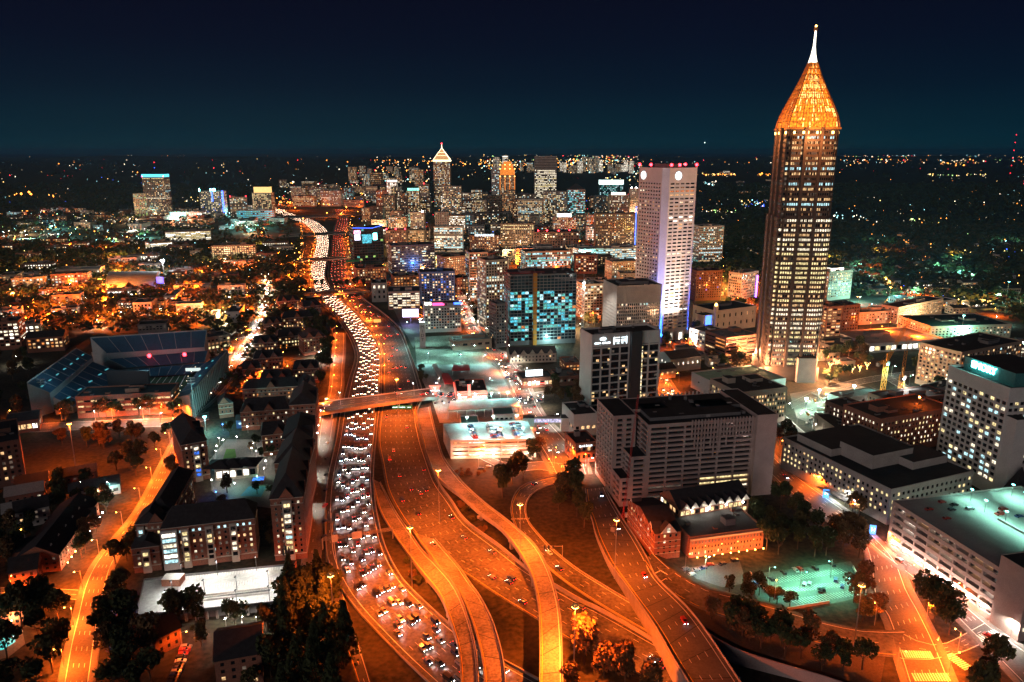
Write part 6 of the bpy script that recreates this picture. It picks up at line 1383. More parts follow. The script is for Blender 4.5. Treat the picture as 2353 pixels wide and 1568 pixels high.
# white parking deck
def white_deck():
    P0, P1 = G(314, 1440), G(648, 1402); H = height_at(P0, 1414); A, B_, C_, D_ = G(313, 1417, H), G(647, 1384, H), G(657, 1300, H), G(332, 1334, H)
    root = empty('parking_deck', (*((A+C_)/2).xy, 0), 'empty floodlit white parking deck with ramp slot in front of the brick hall', 'parking deck')
    b = MB(); b.prism([tuple(p.xy) for p in (A, B_, C_, D_)], H-1.0, H, white_roof); b.obj('deck', root)
    b = MB(); 
    for k in range(14): p = A.lerp(B_, (k+.5)/14)+Vector((.0, 1.5, 0)); b.box(p.xy, (1, 0), (1, 1), 0, H-1, conc)
    b.obj('column', root, kind='stuff')
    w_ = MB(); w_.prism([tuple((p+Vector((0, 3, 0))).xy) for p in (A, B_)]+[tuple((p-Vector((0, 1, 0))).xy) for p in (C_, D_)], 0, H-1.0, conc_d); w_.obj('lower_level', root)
    for P, Q in ((A, B_), (B_, C_), (C_, D_), (D_, A)):
        b = MB(); d = (Q-P).normalized(); c = (P+Q)/2; b.box(c.xy, d.xy, ((Q-P).length, .35), H-.9, H+1.0, conc_d); b.obj('parapet', root)
    # the ramp slot: kerb walls
    for (a, c) in (((405, 1388), (620, 1364)), ((412, 1377), (625, 1352)), ((405, 1388), (395, 1415))):
        p, q = G(*a, H), G(*c, H); d = (q-p).normalized(); b = MB(); b.box(((p+q)/2).xy, d.xy, ((q-p).length, .5), H+.01, H+1.0, conc); b.obj('kerb_wall', root)
    b = MB(); p, q, r_, s_ = G(415, 1386, H), G(618, 1363, H), G(622, 1354, H), G(418, 1378, H); b.poly([(v.x, v.y, H+.03) for v in (p, q, r_, s_)], asphalt); b.obj('ramp', root)
    b = MB()
    for (y0, y1, x0, x1) in ((.90, .99, .22, 1), (.56, .68, .16, .97), (.30, .42, .3, .97), (.02, .12, .3, .98)):
        n = int(150*(x1-x0)/2.8)
        for k in range(n):
            t = x0+(x1-x0)*k/n
            a, c = A.lerp(B_, t).lerp(D_.lerp(C_, t), y0), A.lerp(B_, t).lerp(D_.lerp(C_, t), y1)
            b.quad((a.x-.07, a.y, H+.02), (a.x+.07, a.y, H+.02), (c.x+.07, c.y, H+.02), (c.x-.07, c.y, H+.02), white_paint)
    b.obj('stall_line', root, kind='stuff')
    for (x, y) in ((398, 1370), (471, 1368), (545, 1360), (618, 1346), (394, 1410), (468, 1402), (545, 1392), (620, 1382), (500, 1322), (420, 1330), (590, 1312)):
        p = G(x, y, H); r2 = empty('deck_lamp', (p.x, p.y, H), f'{"leftmost" if x < 425 and y != 1330 else ("second" if x < 510 else ("third" if x < 570 else "rightmost"))} slim pole lamp {"by the ramp slot" if 1340 < y < 1375 else ("at the near edge" if y > 1375 else "on the hall side")} of the white parking deck', 'lamp', 'pole lamps of the white parking deck')
        b = MB(); b.bar((0, 0, 0), (0, 0, 8.5), .14, dark_metal); b.obj('pole', r2, off=Vector((0, 0, 0))); b = MB(); b.box((0, -.6), (1, 0), (.7, 1.5), 8.4, 8.65, dark_metal, dark_metal); b.box((0, -.7), (1, 0), (.5, .9), 8.3, 8.39, E_white); b.obj('lamp_head', r2, off=Vector((0, 0, 0)))
        light_shared(r2, (0, -.7, 8.1), 'deckw', (1, .97, .86), 7500, .4, 165)
    p = G(399, 1340, H); b = MB(); b.box(p.xy, (1, 0), (9, 6), 0, 3.6+H, brickr, pale_roof); b.obj('stair_kiosk', root)
    p = G(668, 1330, 0); b = MB(); b.box(p.xy, (1, 0), (5, 7), 0, height_at(p, 1296), brickr, black_roof); b.obj('lift_tower', root)
    p = G(664, 1345, 0); r3 = empty('antenna_mast', (p.x, p.y, 0), 'dark cellular antenna mast at the right corner of the white deck', 'antenna'); b = MB(); b.bar((p.x, p.y, 0), (p.x, p.y, 22), .35, dark_metal); b.obj('mast', r3)
    for k in range(6): a = k*1.05; b = MB(); b.box((p.x+1.6*math.cos(a), p.y+1.6*math.sin(a)), (1, 0), (.5, .4), 17, 20.5, dark_metal); b.bar((p.x, p.y, 18.6), (p.x+1.6*math.cos(a), p.y+1.6*math.sin(a), 18.6), .1, dark_metal, 4); b.obj('antenna_panel', r3)
    mark([A, B_, C_, D_], 3)
white_deck()
# ---------------------------------------------------------------- parking deck and drive-in beside the freeway
def varsity():
    P0, P1 = G(1040, 1053), G(1230, 1046); H = height_at(P0, 1010); A, B_, C_, D_ = G(1035, 1012, H), G(1232, 1008, H), G(1212, 966, H), G(1018, 974, H)
    root = empty('parking_deck', (*((A+C_)/2).xy, 0), 'teal-white floodlit parking deck with rows of cars on its roof', 'parking deck')
    u = (B_-A).normalized(); n = Vector((u.y, -u.x, 0)); wall = MB(); pn = MB(); rnd = random.Random(4)
    for O, dr, LL, nn in ((A, u, (B_-A).length, n), (B_, (C_-B_).normalized(), (C_-B_).length, u), (D_, (A-D_).normalized(), (A-D_).length, -u)):
        O = Vector((O.x, O.y, 0)); facade(wall, pn, O, dr, LL, 0, H, nn, dict(pal=(('warm', 2), ('bright', 2), ('white', 1), ('dark', 2)), cw=12, rows=4, fw=.92, fh=.42, bot=1, top=1, side=1, rc=2), rnd, conc_w)
    wall.quad(*[(p.x, p.y, z) for p, z in ((C_, 0), (D_, 0), (D_, H), (C_, H))], conc_w); wall.obj('deck_wall', root); pn.obj('deck_interior', root, kind='stuff')
    b = MB(); b.poly([(p.x, p.y, H-.7) for p in (A, B_, C_, D_)], white_roof); b.obj('roof_deck', root); mark([A, B_, C_, D_], 3)
    for fx in (.27, .58, .86):
        for fy in (.15, .85):
            p = A.lerp(B_, fx).lerp(D_.lerp(C_, fx), fy); b = MB(); b.bar((p.x, p.y, H-.7), (p.x, p.y, H+6), .14, galv); b.box(p.xy, (1, 0), (1.4, .8), H+6, H+6.3, E_cool); b.obj('roof_lamp', root)
            light_shared(root, p+Vector((0, 0, H+5.6-p.z))-root.location, 'varsroof', (.42, 1, .95), 17000, .4, 168)
    for fx in (.1, .35, .5, .75, .95):
        p = A.lerp(B_, fx)+n*2; b = MB(); b.box(p.xy, (1, 0), (1, .8), 4.4, 4.8, E_white); b.obj('wall_lamp', root); light_shared(root, Vector((p.x, p.y, 3.9))+n*1.2-root.location, 'warmwall', (1, .6, .38), 3500, .4)
    return A, B_, C_, D_, H, root
VD = varsity()
lotc = mat('pale_lot_concrete', (.26, .26, .25), .8, .4, .06)
sheet('car_park', [(990,912),(1180,905),(1235,960),(1215,972),(1010,972)], lotc, .03)
sheet('car_park', [(955,838),(1130,838),(1192,880),(1180,905),(985,905),(968,870)], lotc, .07)
sheet('grass_lot', [(952,775),(1090,768),(1135,812),(1128,842),(958,842)], mat('worn_grass_lot', (.07, .10, .05), .9, .5, .05, c2=(.2, .2, .17)), .05)
sheet('car_park', [(905,712),(968,706),(972,760),(950,800),(928,760)], asphalt_old, .04)
cp = empty('canopy', (*G(1110, 948).xy, 0), 'long drive-in canopy glowing teal white between two white blocks', 'canopy')
b = MB(); P = [G(1030, 962, 0), G(1195, 952, 0), G(1185, 932, 0), G(1035, 940, 0)]
b.prism([tuple(p.xy) for p in P], 6.2, 7.0, conc_w, mat('white_metal_roof', (.6, .62, .62), .6)); b.obj('canopy_roof', cp)
b = MB(); [b.box(P[0].lerp(P[1], k/8).xy, (1, 0), (.6, .6), 0, 6.2, conc_w) for k in range(9)]; b.obj('column', cp, kind='stuff')
for k in range(4):
    p = P[3].lerp(P[2], (k+.5)/4)+Vector((0, 6, 0)); b = MB(); b.bar((p.x, p.y, 0), (p.x, p.y, 10), .2, galv); b.box(p.xy, (1, 0), (1.6, .9), 10, 10.4, E_cool); b.obj('floodlight', cp); light(cp, p+Vector((0, -1, 9.6))-cp.location, (.3, 1, .9), 8000, .4)
B('store', 'small white block with teal roof at the left end of the glowing canopy', 'shop', (1060, 1000, 1102, 998), 976, 18, wm=conc_w, roof=teal_p, st=dict(pal=DARKP, rows=1), equip=0)
B('store', 'small white block with teal roof at the right end of the glowing canopy', 'shop', (1135, 975, 1182, 973), 955, 18, wm=conc_w, roof=teal_p, st=dict(pal=DARKP, rows=1), equip=0)
q = B('restaurant', 'drive-in restaurant with dark stepped roof, red neon and bright windows', 'restaurant', (1050, 925, 1120, 922), 902, 34, wm=mat('red_stripe_wall', (.5, .2, .15), .7), roof=black_roof, st=dict(pal=(('bright', 3), ('orange', 1)), rows=1, cw=4, fw=.85, fh=.5, bot=.5, top=2.5), equip=3, base=(3.5, conc_w, {}))
for O, dr, LL, nn in ((q['P0'], q['u'], q['L'], q['n']), (q['Q0'], q['n'], q['depth'], -q['u'])):
    b = MB(); c = O+dr*LL/2+nn*.9; b.box(c.xy, dr.xy, (LL, .3), q['z']-2, q['z']-1.2, E_neon); b.obj('neon_band', q['root'])
p = on_face(q, .4, 0, 1.4); b = MB(); b.box(p.xy, q['u'].xy, (2.4, 1.0), q['z']-3, q['z']+7, E_neon); b.obj('neon_pylon', q['root'])
light(q['root'], on_face(q, .5, 4, 10)-q['root'].location, (1, .5, .4), 5000, .6); light(q['root'], on_face(q, .5, 4, 10, 'l')-q['root'].location, (1, .9, .9), 5000, .6)
for lb, pp, m_ in (('long bright red canopy roof on the restaurant forecourt', ((1022, 893), (1045, 893), (1030, 868), (1013, 868)), red_p), ('narrow white canopy strip leading to the red one', ((1010, 880), (1018, 868), (1000, 845), (993, 848)), conc_w), ('red-roofed shed behind the restaurant', ((1038, 862), (1080, 860), (1077, 848), (1042, 849)), red_p)):
    P = [G(*a) for a in pp]; c = sum(P, Vector())/4; r2 = empty('canopy', (c.x, c.y, 0), lb, 'canopy'); b = MB(); b.prism([tuple(p.xy) for p in P], 4.0, 4.6, m_); b.obj('canopy_roof', r2)
    for k, p in enumerate(P): b = MB(); b.bar((p.x*.9+c.x*.1, p.y*.9+c.y*.1, 0), (p.x*.9+c.x*.1, p.y*.9+c.y*.1, 4), .25, conc_w, 5); b.obj('column', r2)
    mark(P)
p = G(1000, 915); r2 = empty('sign', (p.x, p.y, 0), 'red and white V-shaped neon pylon sign by the freeway', 'sign'); b = MB(); b.bar((p.x, p.y, 0), (p.x, p.y, 9), .3, steel); b.obj('post', r2)
hh = height_at(p, 896)
b = MB(); b.poly([(p.x-5, p.y, hh+4), (p.x, p.y, hh-5), (p.x+5, p.y, hh+4)], E_neon); b.obj('sign_panel', r2, off=Vector((p.x, p.y+.2, 0)))
b = MB(); b.bar((p.x, p.y, 8), (p.x, p.y, hh-4), .3, steel); b.obj('post', r2); text(r2, 'V', Vector((p.x, p.y-.5, hh+.3)), (1, 0), 3.4, E_sign); text(r2, 'THE VARSITY', Vector((p.x, p.y-.5, hh-1.2)), (1, 0), 1.5, E_sign)
q = B('store', 'long low tan store behind the grass lot', 'shop', (1042, 806, 1130, 800), 786, 26, wm=tan, roof=pale_roof, st=dict(pal=DARKP, rows=1, cw=8), equip=2)
p = G(944, 745); r2 = empty('billboard', (p.x, p.y, 0), 'double billboard glowing white and blue beside the freeway bend', 'billboard'); hh = height_at(p, 727)
b = MB(); b.bar((p.x, p.y, 0), (p.x, p.y, hh), .8, steel); b.obj('pole', r2); b = MB(); b.box(p.xy, (1, .1), (20, 1), hh-1, hh+9, emat('billboard_violet', (.75, .65, 1), 3)); b.obj('panel', r2); light(r2, (0, -8, hh), (.4, .35, 1), 15000, 1)
p = G(972, 800); r2 = empty('pylon_sign', (p.x, p.y, 0), 'tall slim white pylon sign with dark letters left of the white mid-rise', 'sign'); hh = height_at(p, 740); b = MB(); b.box(p.xy, (1, 0), (6, 1.5), 0, hh, conc_w); b.obj('pylon', r2); text(r2, 'M\nI\nD\nT', Vector((p.x, p.y-.9, hh-7)), (1, 0), 5, dark_metal)
# skybridge
a, c = G(1226, 968, 7), G(1290, 968, 7); r2 = empty('skybridge', (*((a+c)/2).xy, 0), 'glazed pedestrian bridge glowing lilac over the street beside the dark hotel', 'footbridge'); d = (c-a).normalized()
b = MB(); b.box(((a+c)/2).xy, d.xy, ((c-a).length, 4), 6, 6.6, conc_w); b.box(((a+c)/2).xy, d.xy, ((c-a).length, 4.4), 9.6, 10.0, conc_w); b.obj('bridge_frame', r2)
for k in range(10):
    e = a.lerp(c, (k+.5)/10); b = MB(); b.box(e.xy, d.xy, ((c-a).length/10-.5, 3.6), 6.61, 9.59, wmat('lilac_glazing', (.75, .7, 1), 1.1)); b.obj('glazing', r2)
for e, lb in ((a, 0), (c, 1)): b = MB(); b.box((e.x+(-4 if lb == 0 else 4), e.y), (1, 0), (9, 9), 0, 11, conc_w, grey_roof); b.obj('stair_tower', r2)

# ---------------------------------------------------------------- construction pit by the cranes
sheet('construction_pit', [(1815,905),(1960,880),(2100,930),(2150,975),(2010,985),(1930,1000),(1830,960)], mat('pit_earth', (.16, .14, .12), .95, .4, .1), .06)
for (x0, y0, x1, y1, t, d, lb) in ((1932, 945, 2030, 930, 918, 16, 'pale formwork block in the pit left of the near crane'), (2030, 955, 2068, 950, 930, 12, 'small olive concrete core beside the near yellow crane')):
    B('concrete_core', lb, 'construction site', (x0, y0, x1, y1), t, d, wm=conc, roof=pale_roof, st=dict(pal=DARKP, rows=1, cw=10, fw=.3), equip=1)
rp = empty('rebar_field', (*G(2040, 965).xy, 0), 'field of scattered formwork and steel bars in the lit pit', 'construction site'); b = MB()
for k in range(200):
    p = G(R.uniform(1850, 2130), R.uniform(905, 985)); a = R.uniform(0, 3.1); b.box(p.xy, (math.cos(a), math.sin(a)), (R.uniform(1, 9), R.uniform(.4, 1.5)), .1, R.uniform(.4, 2.2), R.choice((conc, tan, steel, orange_st, conc_w)))
b.obj('building_material', rp, kind='stuff')
for x, y in ((1880, 925), (1850, 945), (1960, 915), (2090, 945), (1990, 968)):
    p = G(x, y); r2 = empty('work_lamp', (p.x, p.y, 0), f'work floodlight on a mast in the pit, {"at its left end" if x < 1900 else "near the yellow cranes"}', 'work light', 'work lights in the construction pit')
    b = MB(); b.bar((0, 0, 0), (0, 0, 11), .18, galv); b.obj('mast', r2, off=Vector((0, 0, 0))); b = MB(); b.box((0, 0), (1, 0), (2, .5), 10.8, 11.8, E_cool); b.obj('lamp', r2, off=Vector((0, 0, 0))); light_shared(r2, (0, -.8, 10.5), 'pit', (.5, 1, .8), 42000, .5)

# mobile crane by the concrete block
crane('mobile_crane', G(1432, 1195), 5, 70, rad(65), 'red truck crane with thin raised boom in front of the concrete block', red_st, lum=3.0, mast=1.2)
# ---------------------------------------------------------------- parking lots lower right, signs
sheet('car_park', [(1712,1322),(1955,1290),(1985,1340),(1990,1370),(1850,1402),(1745,1388)], mat('lot_asphalt', (.07, .075, .065), .8, .4, .07), .05)
sheet('car_park', [(1575,1305),(1700,1290),(1715,1340),(1660,1350),(1600,1330)], asphalt_old, .05)
b = MB()
for (xa, ya, xb, yb, ln, n_) in ((1770, 1330, 1935, 1306, 5.2, 26), (1790, 1352, 1950, 1335, 5.2, 26), (1815, 1378, 1960, 1356, 5.2, 22)):
    for k in range(n_):
        p = G(xa+(xb-xa)*k/n_, ya+(yb-ya)*k/n_); q = p+Vector((ln*.45, -ln*.8, 0)); b.quad((p.x-.08, p.y, .08), (q.x-.08, q.y, .08), (q.x+.08, q.y, .08), (p.x+.08, p.y, .08), white_paint)
b.obj('stall_lines', kind='structure')
a, c = G(1955, 1300), G(1992, 1368)
for (a, c, lb) in ((G(1960, 1305), G(1990, 1362), 'low white wall at the right end of the teal car park'), (G(1810, 1402), G(1905, 1386), 'teal-lit low white wall at the near end of the teal car park'), (G(1723, 1318), G(1765, 1362), 'red and white barrier wall at the left end of the teal car park')):
    d = (c-a).normalized(); b = MB(); b.box(((a+c)/2).xy, d.xy, ((c-a).length, .5), 0, 1.3, conc_w); tag(b.obj('garden_wall', off=Vector((a.x, a.y, 0))), lb, 'wall')
for (x, y, lb) in ((1897, 1138, 'blue glowing hospital sign beside the upper pavement'), (2004, 1222, 'blue glowing hospital sign near the garage entrance')):
    p = G(x, y+6); r2 = empty('sign', (p.x, p.y, 0), lb, 'sign'); b = MB(); b.box(p.xy, (1, -.3), (3.2, .6), 0, 5.6, emat('blue_sign', (.05, .32, 1), 2.0)); b.obj('panel', r2); text(r2, 'H', p+Vector((0, -.5, 2.2)), (1, -.3), 3, E_sign); light(r2, (0, -2.5, 3), (.1, .4, 1), 2200, .5)
# ---------------------------------------------------------------- highway sign gantries
def gantry(xa, ya, xb, yb, ytop, label, panels, za=0):
    a, c = G(xa, ya, za), G(xb, yb, za); hh = height_at(a, ytop); r2 = empty('sign_gantry', (*((a+c)/2).xy, 0), label, 'sign gantry'); d = (c-a).normalized(); b = MB(); L = (c-a).length
    for z in (hh-1.2, hh):
        for o_ in (-.6, .6): b.bar(a+Vector((0, o_, z-za)), c+Vector((0, o_, z-za)), .14, galv, 4)
    n = int(L/2.2)
    for k in range(n): b.bar(a.lerp(c, k/n)+Vector((0, -.6, hh-1.2-za)), a.lerp(c, (k+1)/n)+Vector((0, -.6, hh-za)), .09, galv, 3); b.bar(a.lerp(c, k/n)+Vector((0, -.6, hh-za)), a.lerp(c, k/n)+Vector((0, .6, hh-1.2-za)), .08, galv, 3)
    b.obj('truss', r2)
    for e in (a, c):
        b = MB(); b.bar((e.x, e.y-.6, za), (e.x, e.y-.6, hh), .28, galv, 6); b.bar((e.x, e.y+.6, za), (e.x, e.y+.6, hh), .28, galv, 6); b.obj('upright', r2)
    for f0, f1, m_, txt in panels:
        p = a.lerp(c, (f0+f1)/2); b = MB(); b.box((p.x, p.y-1.0), d.xy, ((f1-f0)*L, .2), hh-2.6, hh+1.6, m_); b.obj('sign_panel', r2)
        if txt: text(r2, txt, Vector((p.x, p.y-1.2, hh-.9)), d, 1.5, white_paint)
gs = mat('sign_green', (.02, .22, .12), .5); sb_ = mat('sign_back', (.45, .44, .42), .6)
gantry(742, 1262, 903, 1237, 1238, 'long truss gantry across the headlight traffic, nearest the viewer', [(.14, .22, sb_, None), (.42, .56, sb_, None)])
gantry(786, 755, 868, 751, 740, 'small sign gantry over the far headlight lanes', [(.9, 1.1, emat('vms_panel', (1, .5, .1), 1.2), None)])
gantry(795, 622, 830, 620, 600, 'green sign gantry over the red-light lanes far up the freeway', [(0, .9, gs, None)])
r2 = empty('bridge_signs', (*G(925, 935, 7).xy, 0), 'three green direction signs fixed to the nearest road bridge', 'road sign')
for k, tx in enumerate(('85 NORTH', '75 NORTH', '10th ST')):
    p = G(909+15.5*k, 937, 6); b = MB(); b.box(p.xy, (1, .06), (5.4, .2), 4.6, 8.0, gs); b.obj('sign_panel', r2); text(r2, tx, Vector((p.x, p.y-.2, 6.0)), (1, .06), 1.0, E_sign)
r2 = empty('traffic_sign', (*G(1250, 1255).xy, 0), 'cantilever signal arm over the ramp with red tail lights', 'traffic signal'); a, c = G(1292, 1285), G(1258, 1262); b = MB(); b.bar((a.x, a.y, 0), (a.x, a.y, 8), .2, galv); b.bar((a.x, a.y, 7.6), (a.x-11, a.y, 7.8), .14, galv); b.obj('arm', r2)
for k in range(3): b = MB(); b.box((a.x-5-k*2.3, a.y), (1, 0), (.9, .5), 6.3, 8.1, dark_metal); b.obj('signal_head', r2)
# ---------------------------------------------------------------- labels from what stands near
LM = [(1016, 420, 'the pinnacled tower'), (1166, 430, 'the orange-crowned tower'), (1253, 420, 'the dark-topped white tower'), (1640, 560, 'the teal-windowed apartment tower'), (1545, 580, 'the blue-cornered skyscraper'), (1835, 600, 'the tallest tower'), (1435, 860, 'the dark gridded hotel'),
      (1590, 1060, 'the big concrete block'), (1245, 710, 'the teal construction block'), (1460, 730, 'the grey stone office'), (1020, 735, 'the white mid-rise with rooftop bar'), (850, 570, 'the neon-edged black building'), (950, 600, 'the brown window-band office'),
      (360, 455, 'the cyan-crowned tower'), (490, 465, 'the blue-edged office'), (605, 470, 'the golden-topped tower'), (300, 650, 'the vaulted practice hall'), (350, 800, "the stadium's far stand"), (130, 870, "the stadium's left stands"), (480, 870, "the stadium's right stand"), (280, 950, 'the brick stadium office'),
      (500, 1240, 'the long brick hall'), (670, 1220, 'the tall brick hall'), (490, 1365, 'the white parking deck'), (455, 1060, 'the brick hall above the plaza'), (612, 965, 'the two-gabled brick hall'), (545, 1090, 'the courtyard pavilion'), (1125, 1010, 'the teal-white roof deck'), (1085, 905, 'the red neon restaurant'), (1110, 945, 'the glowing canopy'),
      (870, 925, 'the nearest road bridge'), (770, 672, 'the second road bridge'), (1665, 1255, 'the arched-window brick row'), (1530, 1250, 'the gabled brick wing'), (1850, 1345, 'the teal car park'), (2160, 1280, 'the pink-lit garage'), (2260, 1020, 'the EMORY tower'), (2095, 1020, 'the small-windowed brick hospital'), (2120, 1130, 'the black-roofed hospital wing'),
      (1930, 1020, 'the ribbed stone block'), (2040, 930, 'the yellow cranes'), (2080, 790, 'the broad pale-roofed hall'), (2250, 850, 'the gridded apartments'), (1745, 935, 'the white stone office'), (1690, 735, 'the beige hall'), (430, 540, 'the cream campus garage'), (540, 580, 'the golden-windowed campus office'), (1230, 950, 'the lilac skybridge'),
      (947, 1290, 'the high mast by the ramp gore'), (1320, 1480, 'the high mast by the round trees'), (1225, 820, 'the gabled corner row'), (1575, 835, 'the low lit hall'), (75, 1060, 'the amber-lit brick block'), (820, 1250, 'the long truss gantry'), (1440, 1370, "the viaduct's tall wall"), (1155, 1120, 'the signal junction'), (2230, 745, 'the dazzling teal lamp')]
USED = {}
def rel(x, y, k=0):
    c = sorted(LM, key=lambda l: (l[0]-x)**2+((l[1]-y)*1.4)**2)[min(k, len(LM)-1)]
    dx, dy = x-c[0], y-c[1]; far = math.hypot(dx, dy)
    if abs(dx) > abs(dy)*1.3: a = ('just ' if far < 70 else ('well ' if far > 260 else ''))+('left of' if dx < 0 else 'right of')
    else: a = ('just ' if far < 45 else ('far ' if far > 160 else ''))+('behind' if dy < 0 else 'in front of')
    return f'{a} {c[2]}'
def uniq(what, x, y, extra=()):
    for k in range(14):
        for e in ('',)+tuple(extra):
            s = f'{e+" " if e else ""}{what} {rel(x, y, k)}'
            if s not in USED: USED[s] = 1; return s
    s = f'{what} {rel(x, y, 0)}'; return s
# ---------------------------------------------------------------- filler buildings, each a thing of its own
WALLS = (('tan', tan), ('brown', brown), ('grey', conc), ('white', conc_w), ('red brick', brickr), ('dark brick', brickd), ('cream', cream))
ROOFS = (('black', black_roof), ('grey', grey_roof), ('pale', pale_roof))
PALS = ((RES, 'scattered lit windows', 4), (BUSY, 'many lit windows', 3), (OFF, 'lit office floors', 2), (HOT, 'orange windows', 2), (TEALP, 'teal windows', 1), (DARKP, 'mostly dark windows', 2), (BRIGHT, 'brightly lit windows', 1))
def fill(poly, n, wr, dr, hr, limit=None, rot=0, kinds=('block',), walls=WALLS, pals=PALS, gap=3, seed=1, ch=3.6, gable=0, name='office_block', cat='building', simple=False):
    rnd = random.Random(seed); xs = [p[0] for p in poly]; ys = [p[1] for p in poly]; made = 0; tries = 0
    while made < n and tries < n*60:
        tries += 1
        x, y = rnd.uniform(min(xs), max(xs)), rnd.uniform(min(ys), max(ys))
        if not inside(poly, x, y): continue
        P = G(x, y); L, D, H = rnd.uniform(*wr), rnd.uniform(*dr), rnd.uniform(*hr)**1.0
        a = rad(rot+rnd.choice((0, 0, 0, 90))+rnd.uniform(-2, 2)); a = (a+math.pi/2) % math.pi-math.pi/2
        if a > 1.2: a -= math.pi/2
        u = Vector((math.cos(a), math.sin(a), 0)); nn = Vector((u.y, -u.x, 0))
        if nn.y > 0: nn = -nn; u = -u
        ok = all(free(q.x, q.y) for q in [P+u*L*i/4-nn*D*j/3 for i in range(5) for j in range(4)])
        if not ok: continue
        if limit:
            lim = limit(x)
            while H > 8 and proj((P.x, P.y, H))[1] < lim: H *= .8
        wn, wm_ = rnd.choice(walls); rn, rf = rnd.choice(ROOFS[:2] if rnd.random() < .8 else ROOFS); pl, pn_, _ = rnd.choices(pals, [p[2] for p in pals])[0]
        fl = max(1, int(H/3.6)); size = 'low' if fl < 4 else ('mid-rise' if fl < 9 else 'tall'); kd = rnd.choice(kinds)
        x1, y1 = proj(P+u*L); xc, yc = proj(P+u*L/2-nn*D/2)
        lb = uniq(f'{size} {wn} {kd} with {pn_}', xc, yc, (f'{rn}-roofed', 'narrow' if L < (wr[0]+wr[1])/2 else 'wide'))
        q = building(name, ' '.join(lb.split()[:16]), cat, (x, y, x1, y1), None, D, wm=wm_, roof=rf, h=H, equip=1 if simple else 2, parapet=0 if gable else (.9 if not simple else 0),
                     st=dict(pal=pl, cw=rnd.uniform(3.4, 5.2), ch=ch, fw=rnd.uniform(.4, .75), fh=rnd.uniform(.42, .62), bot=3.5 if H > 12 else 1, top=1.5, rc=.3, gable=gable), seed=made+seed*1000, group=None)
        made += 1
    return made
WD = WALLS[:2]+WALLS[1:3]+WALLS[4:6]+(('dark grey', conc_d),)
def midlim(x): return 470 if x < 1000 else (485 if x < 1350 else 500)
fill([(830,505),(1470,505),(1470,560),(835,560)], 46, (26, 50), (24, 44), (14, 62), midlim, 2, ('block', 'office block', 'apartment block'), walls=WD, seed=21, ch=4.2, name='midtown_block')
fill([(880,470),(1470,470),(1470,505),(880,505)], 44, (34, 62), (30, 50), (25, 85), lambda x: 442, 2, ('block', 'tower', 'apartment block'), walls=WD, seed=22, ch=5.5, name='midtown_block')
fill([(820,560),(1500,560),(1500,640),(830,640)], 42, (24, 48), (20, 36), (9, 34), lambda x: 525, 2, ('block', 'apartment block', 'shop block'), seed=23, ch=3.9, name='midtown_block')
fill([(975,640),(1520,640),(1520,760),(980,760)], 18, (20, 38), (16, 30), (6, 18), lambda x: 600, 2, ('block', 'shop block'), seed=24, ch=3.9, name='low_block')
fill([(640,430),(900,430),(900,478),(640,478)], 26, (40, 90), (30, 60), (12, 70), lambda x: 410, 0, ('block', 'tower'), seed=25, ch=6, name='far_block', simple=True, cat='building')
fill([(0,478),(640,478),(640,530),(0,530)], 46, (30, 80), (24, 50), (8, 22), None, 0, ('block', 'house block'), seed=26, ch=4, name='campus_block', simple=True, pals=((BRIGHT, 'brightly lit windows', 1), (TEALP, 'teal windows', 2), (RES, 'scattered lit windows', 3), (HOT, 'orange windows', 2)))
fill([(0,560),(640,560),(640,735),(0,735)], 44, (24, 60), (14, 26), (7, 18), None, 12, ('campus hall', 'hall'), seed=27, ch=3.8, name='campus_hall', walls=WALLS[:1]+WALLS[3:6], pals=((BUSY, 'many lit windows', 2), (HOT, 'orange windows', 2), (RES, 'scattered lit windows', 2), (BRIGHT, 'brightly lit windows', 1)))
fill([(1600,640),(2353,660),(2353,770),(1960,700),(1900,700),(1600,760)], 26, (18, 34), (12, 20), (6, 13), None, 8, ('house', 'apartment house'), seed=28, ch=3.4, name='neighbourhood_house', gable=3, simple=True)
fill([(1600,530),(2353,540),(2353,650),(1600,640)], 60, (14, 28), (10, 18), (5, 9), None, 20, ('house', 'villa'), seed=29, ch=3.6, name='neighbourhood_house', gable=3, simple=True, pals=((DARKP, 'mostly dark windows', 4), (HOT, 'orange windows', 2), (RES, 'scattered lit windows', 2)))
fill([(1600,410),(1780,410),(1780,470),(1600,470)], 10, (30, 60), (20, 40), (6, 14), None, 0, ('block',), seed=30, ch=4, name='far_block', simple=True)
fill([(1480,1040),(1380,940),(1520,930),(1680,880),(1680,830),(1560,770),(1510,800)], 5, (14, 24), (10, 16), (5, 9), None, 4, ('shop', 'house'), seed=31, name='low_block')
fill([(0,1130),(150,1120),(190,1200),(60,1330),(0,1340)], 7, (16, 30), (11, 14), (6, 8), None, 30, ('house', 'cottage'), seed=32, name='house', gable=4, pals=((DARKP, 'mostly dark windows', 3), (HOT, 'orange windows', 1)), walls=WALLS[3:], simple=True)
fill([(2180,800),(2353,800),(2353,880),(2340,880)], 4, (16, 30), (12, 20), (8, 16), None, 10, ('apartment block',), seed=33, name='apartment_block')
fill([(1760,760),(1900,800),(1990,860),(1900,880)], 3, (16, 26), (12, 16), (5, 8), None, 10, ('shop',), seed=34, name='low_block')
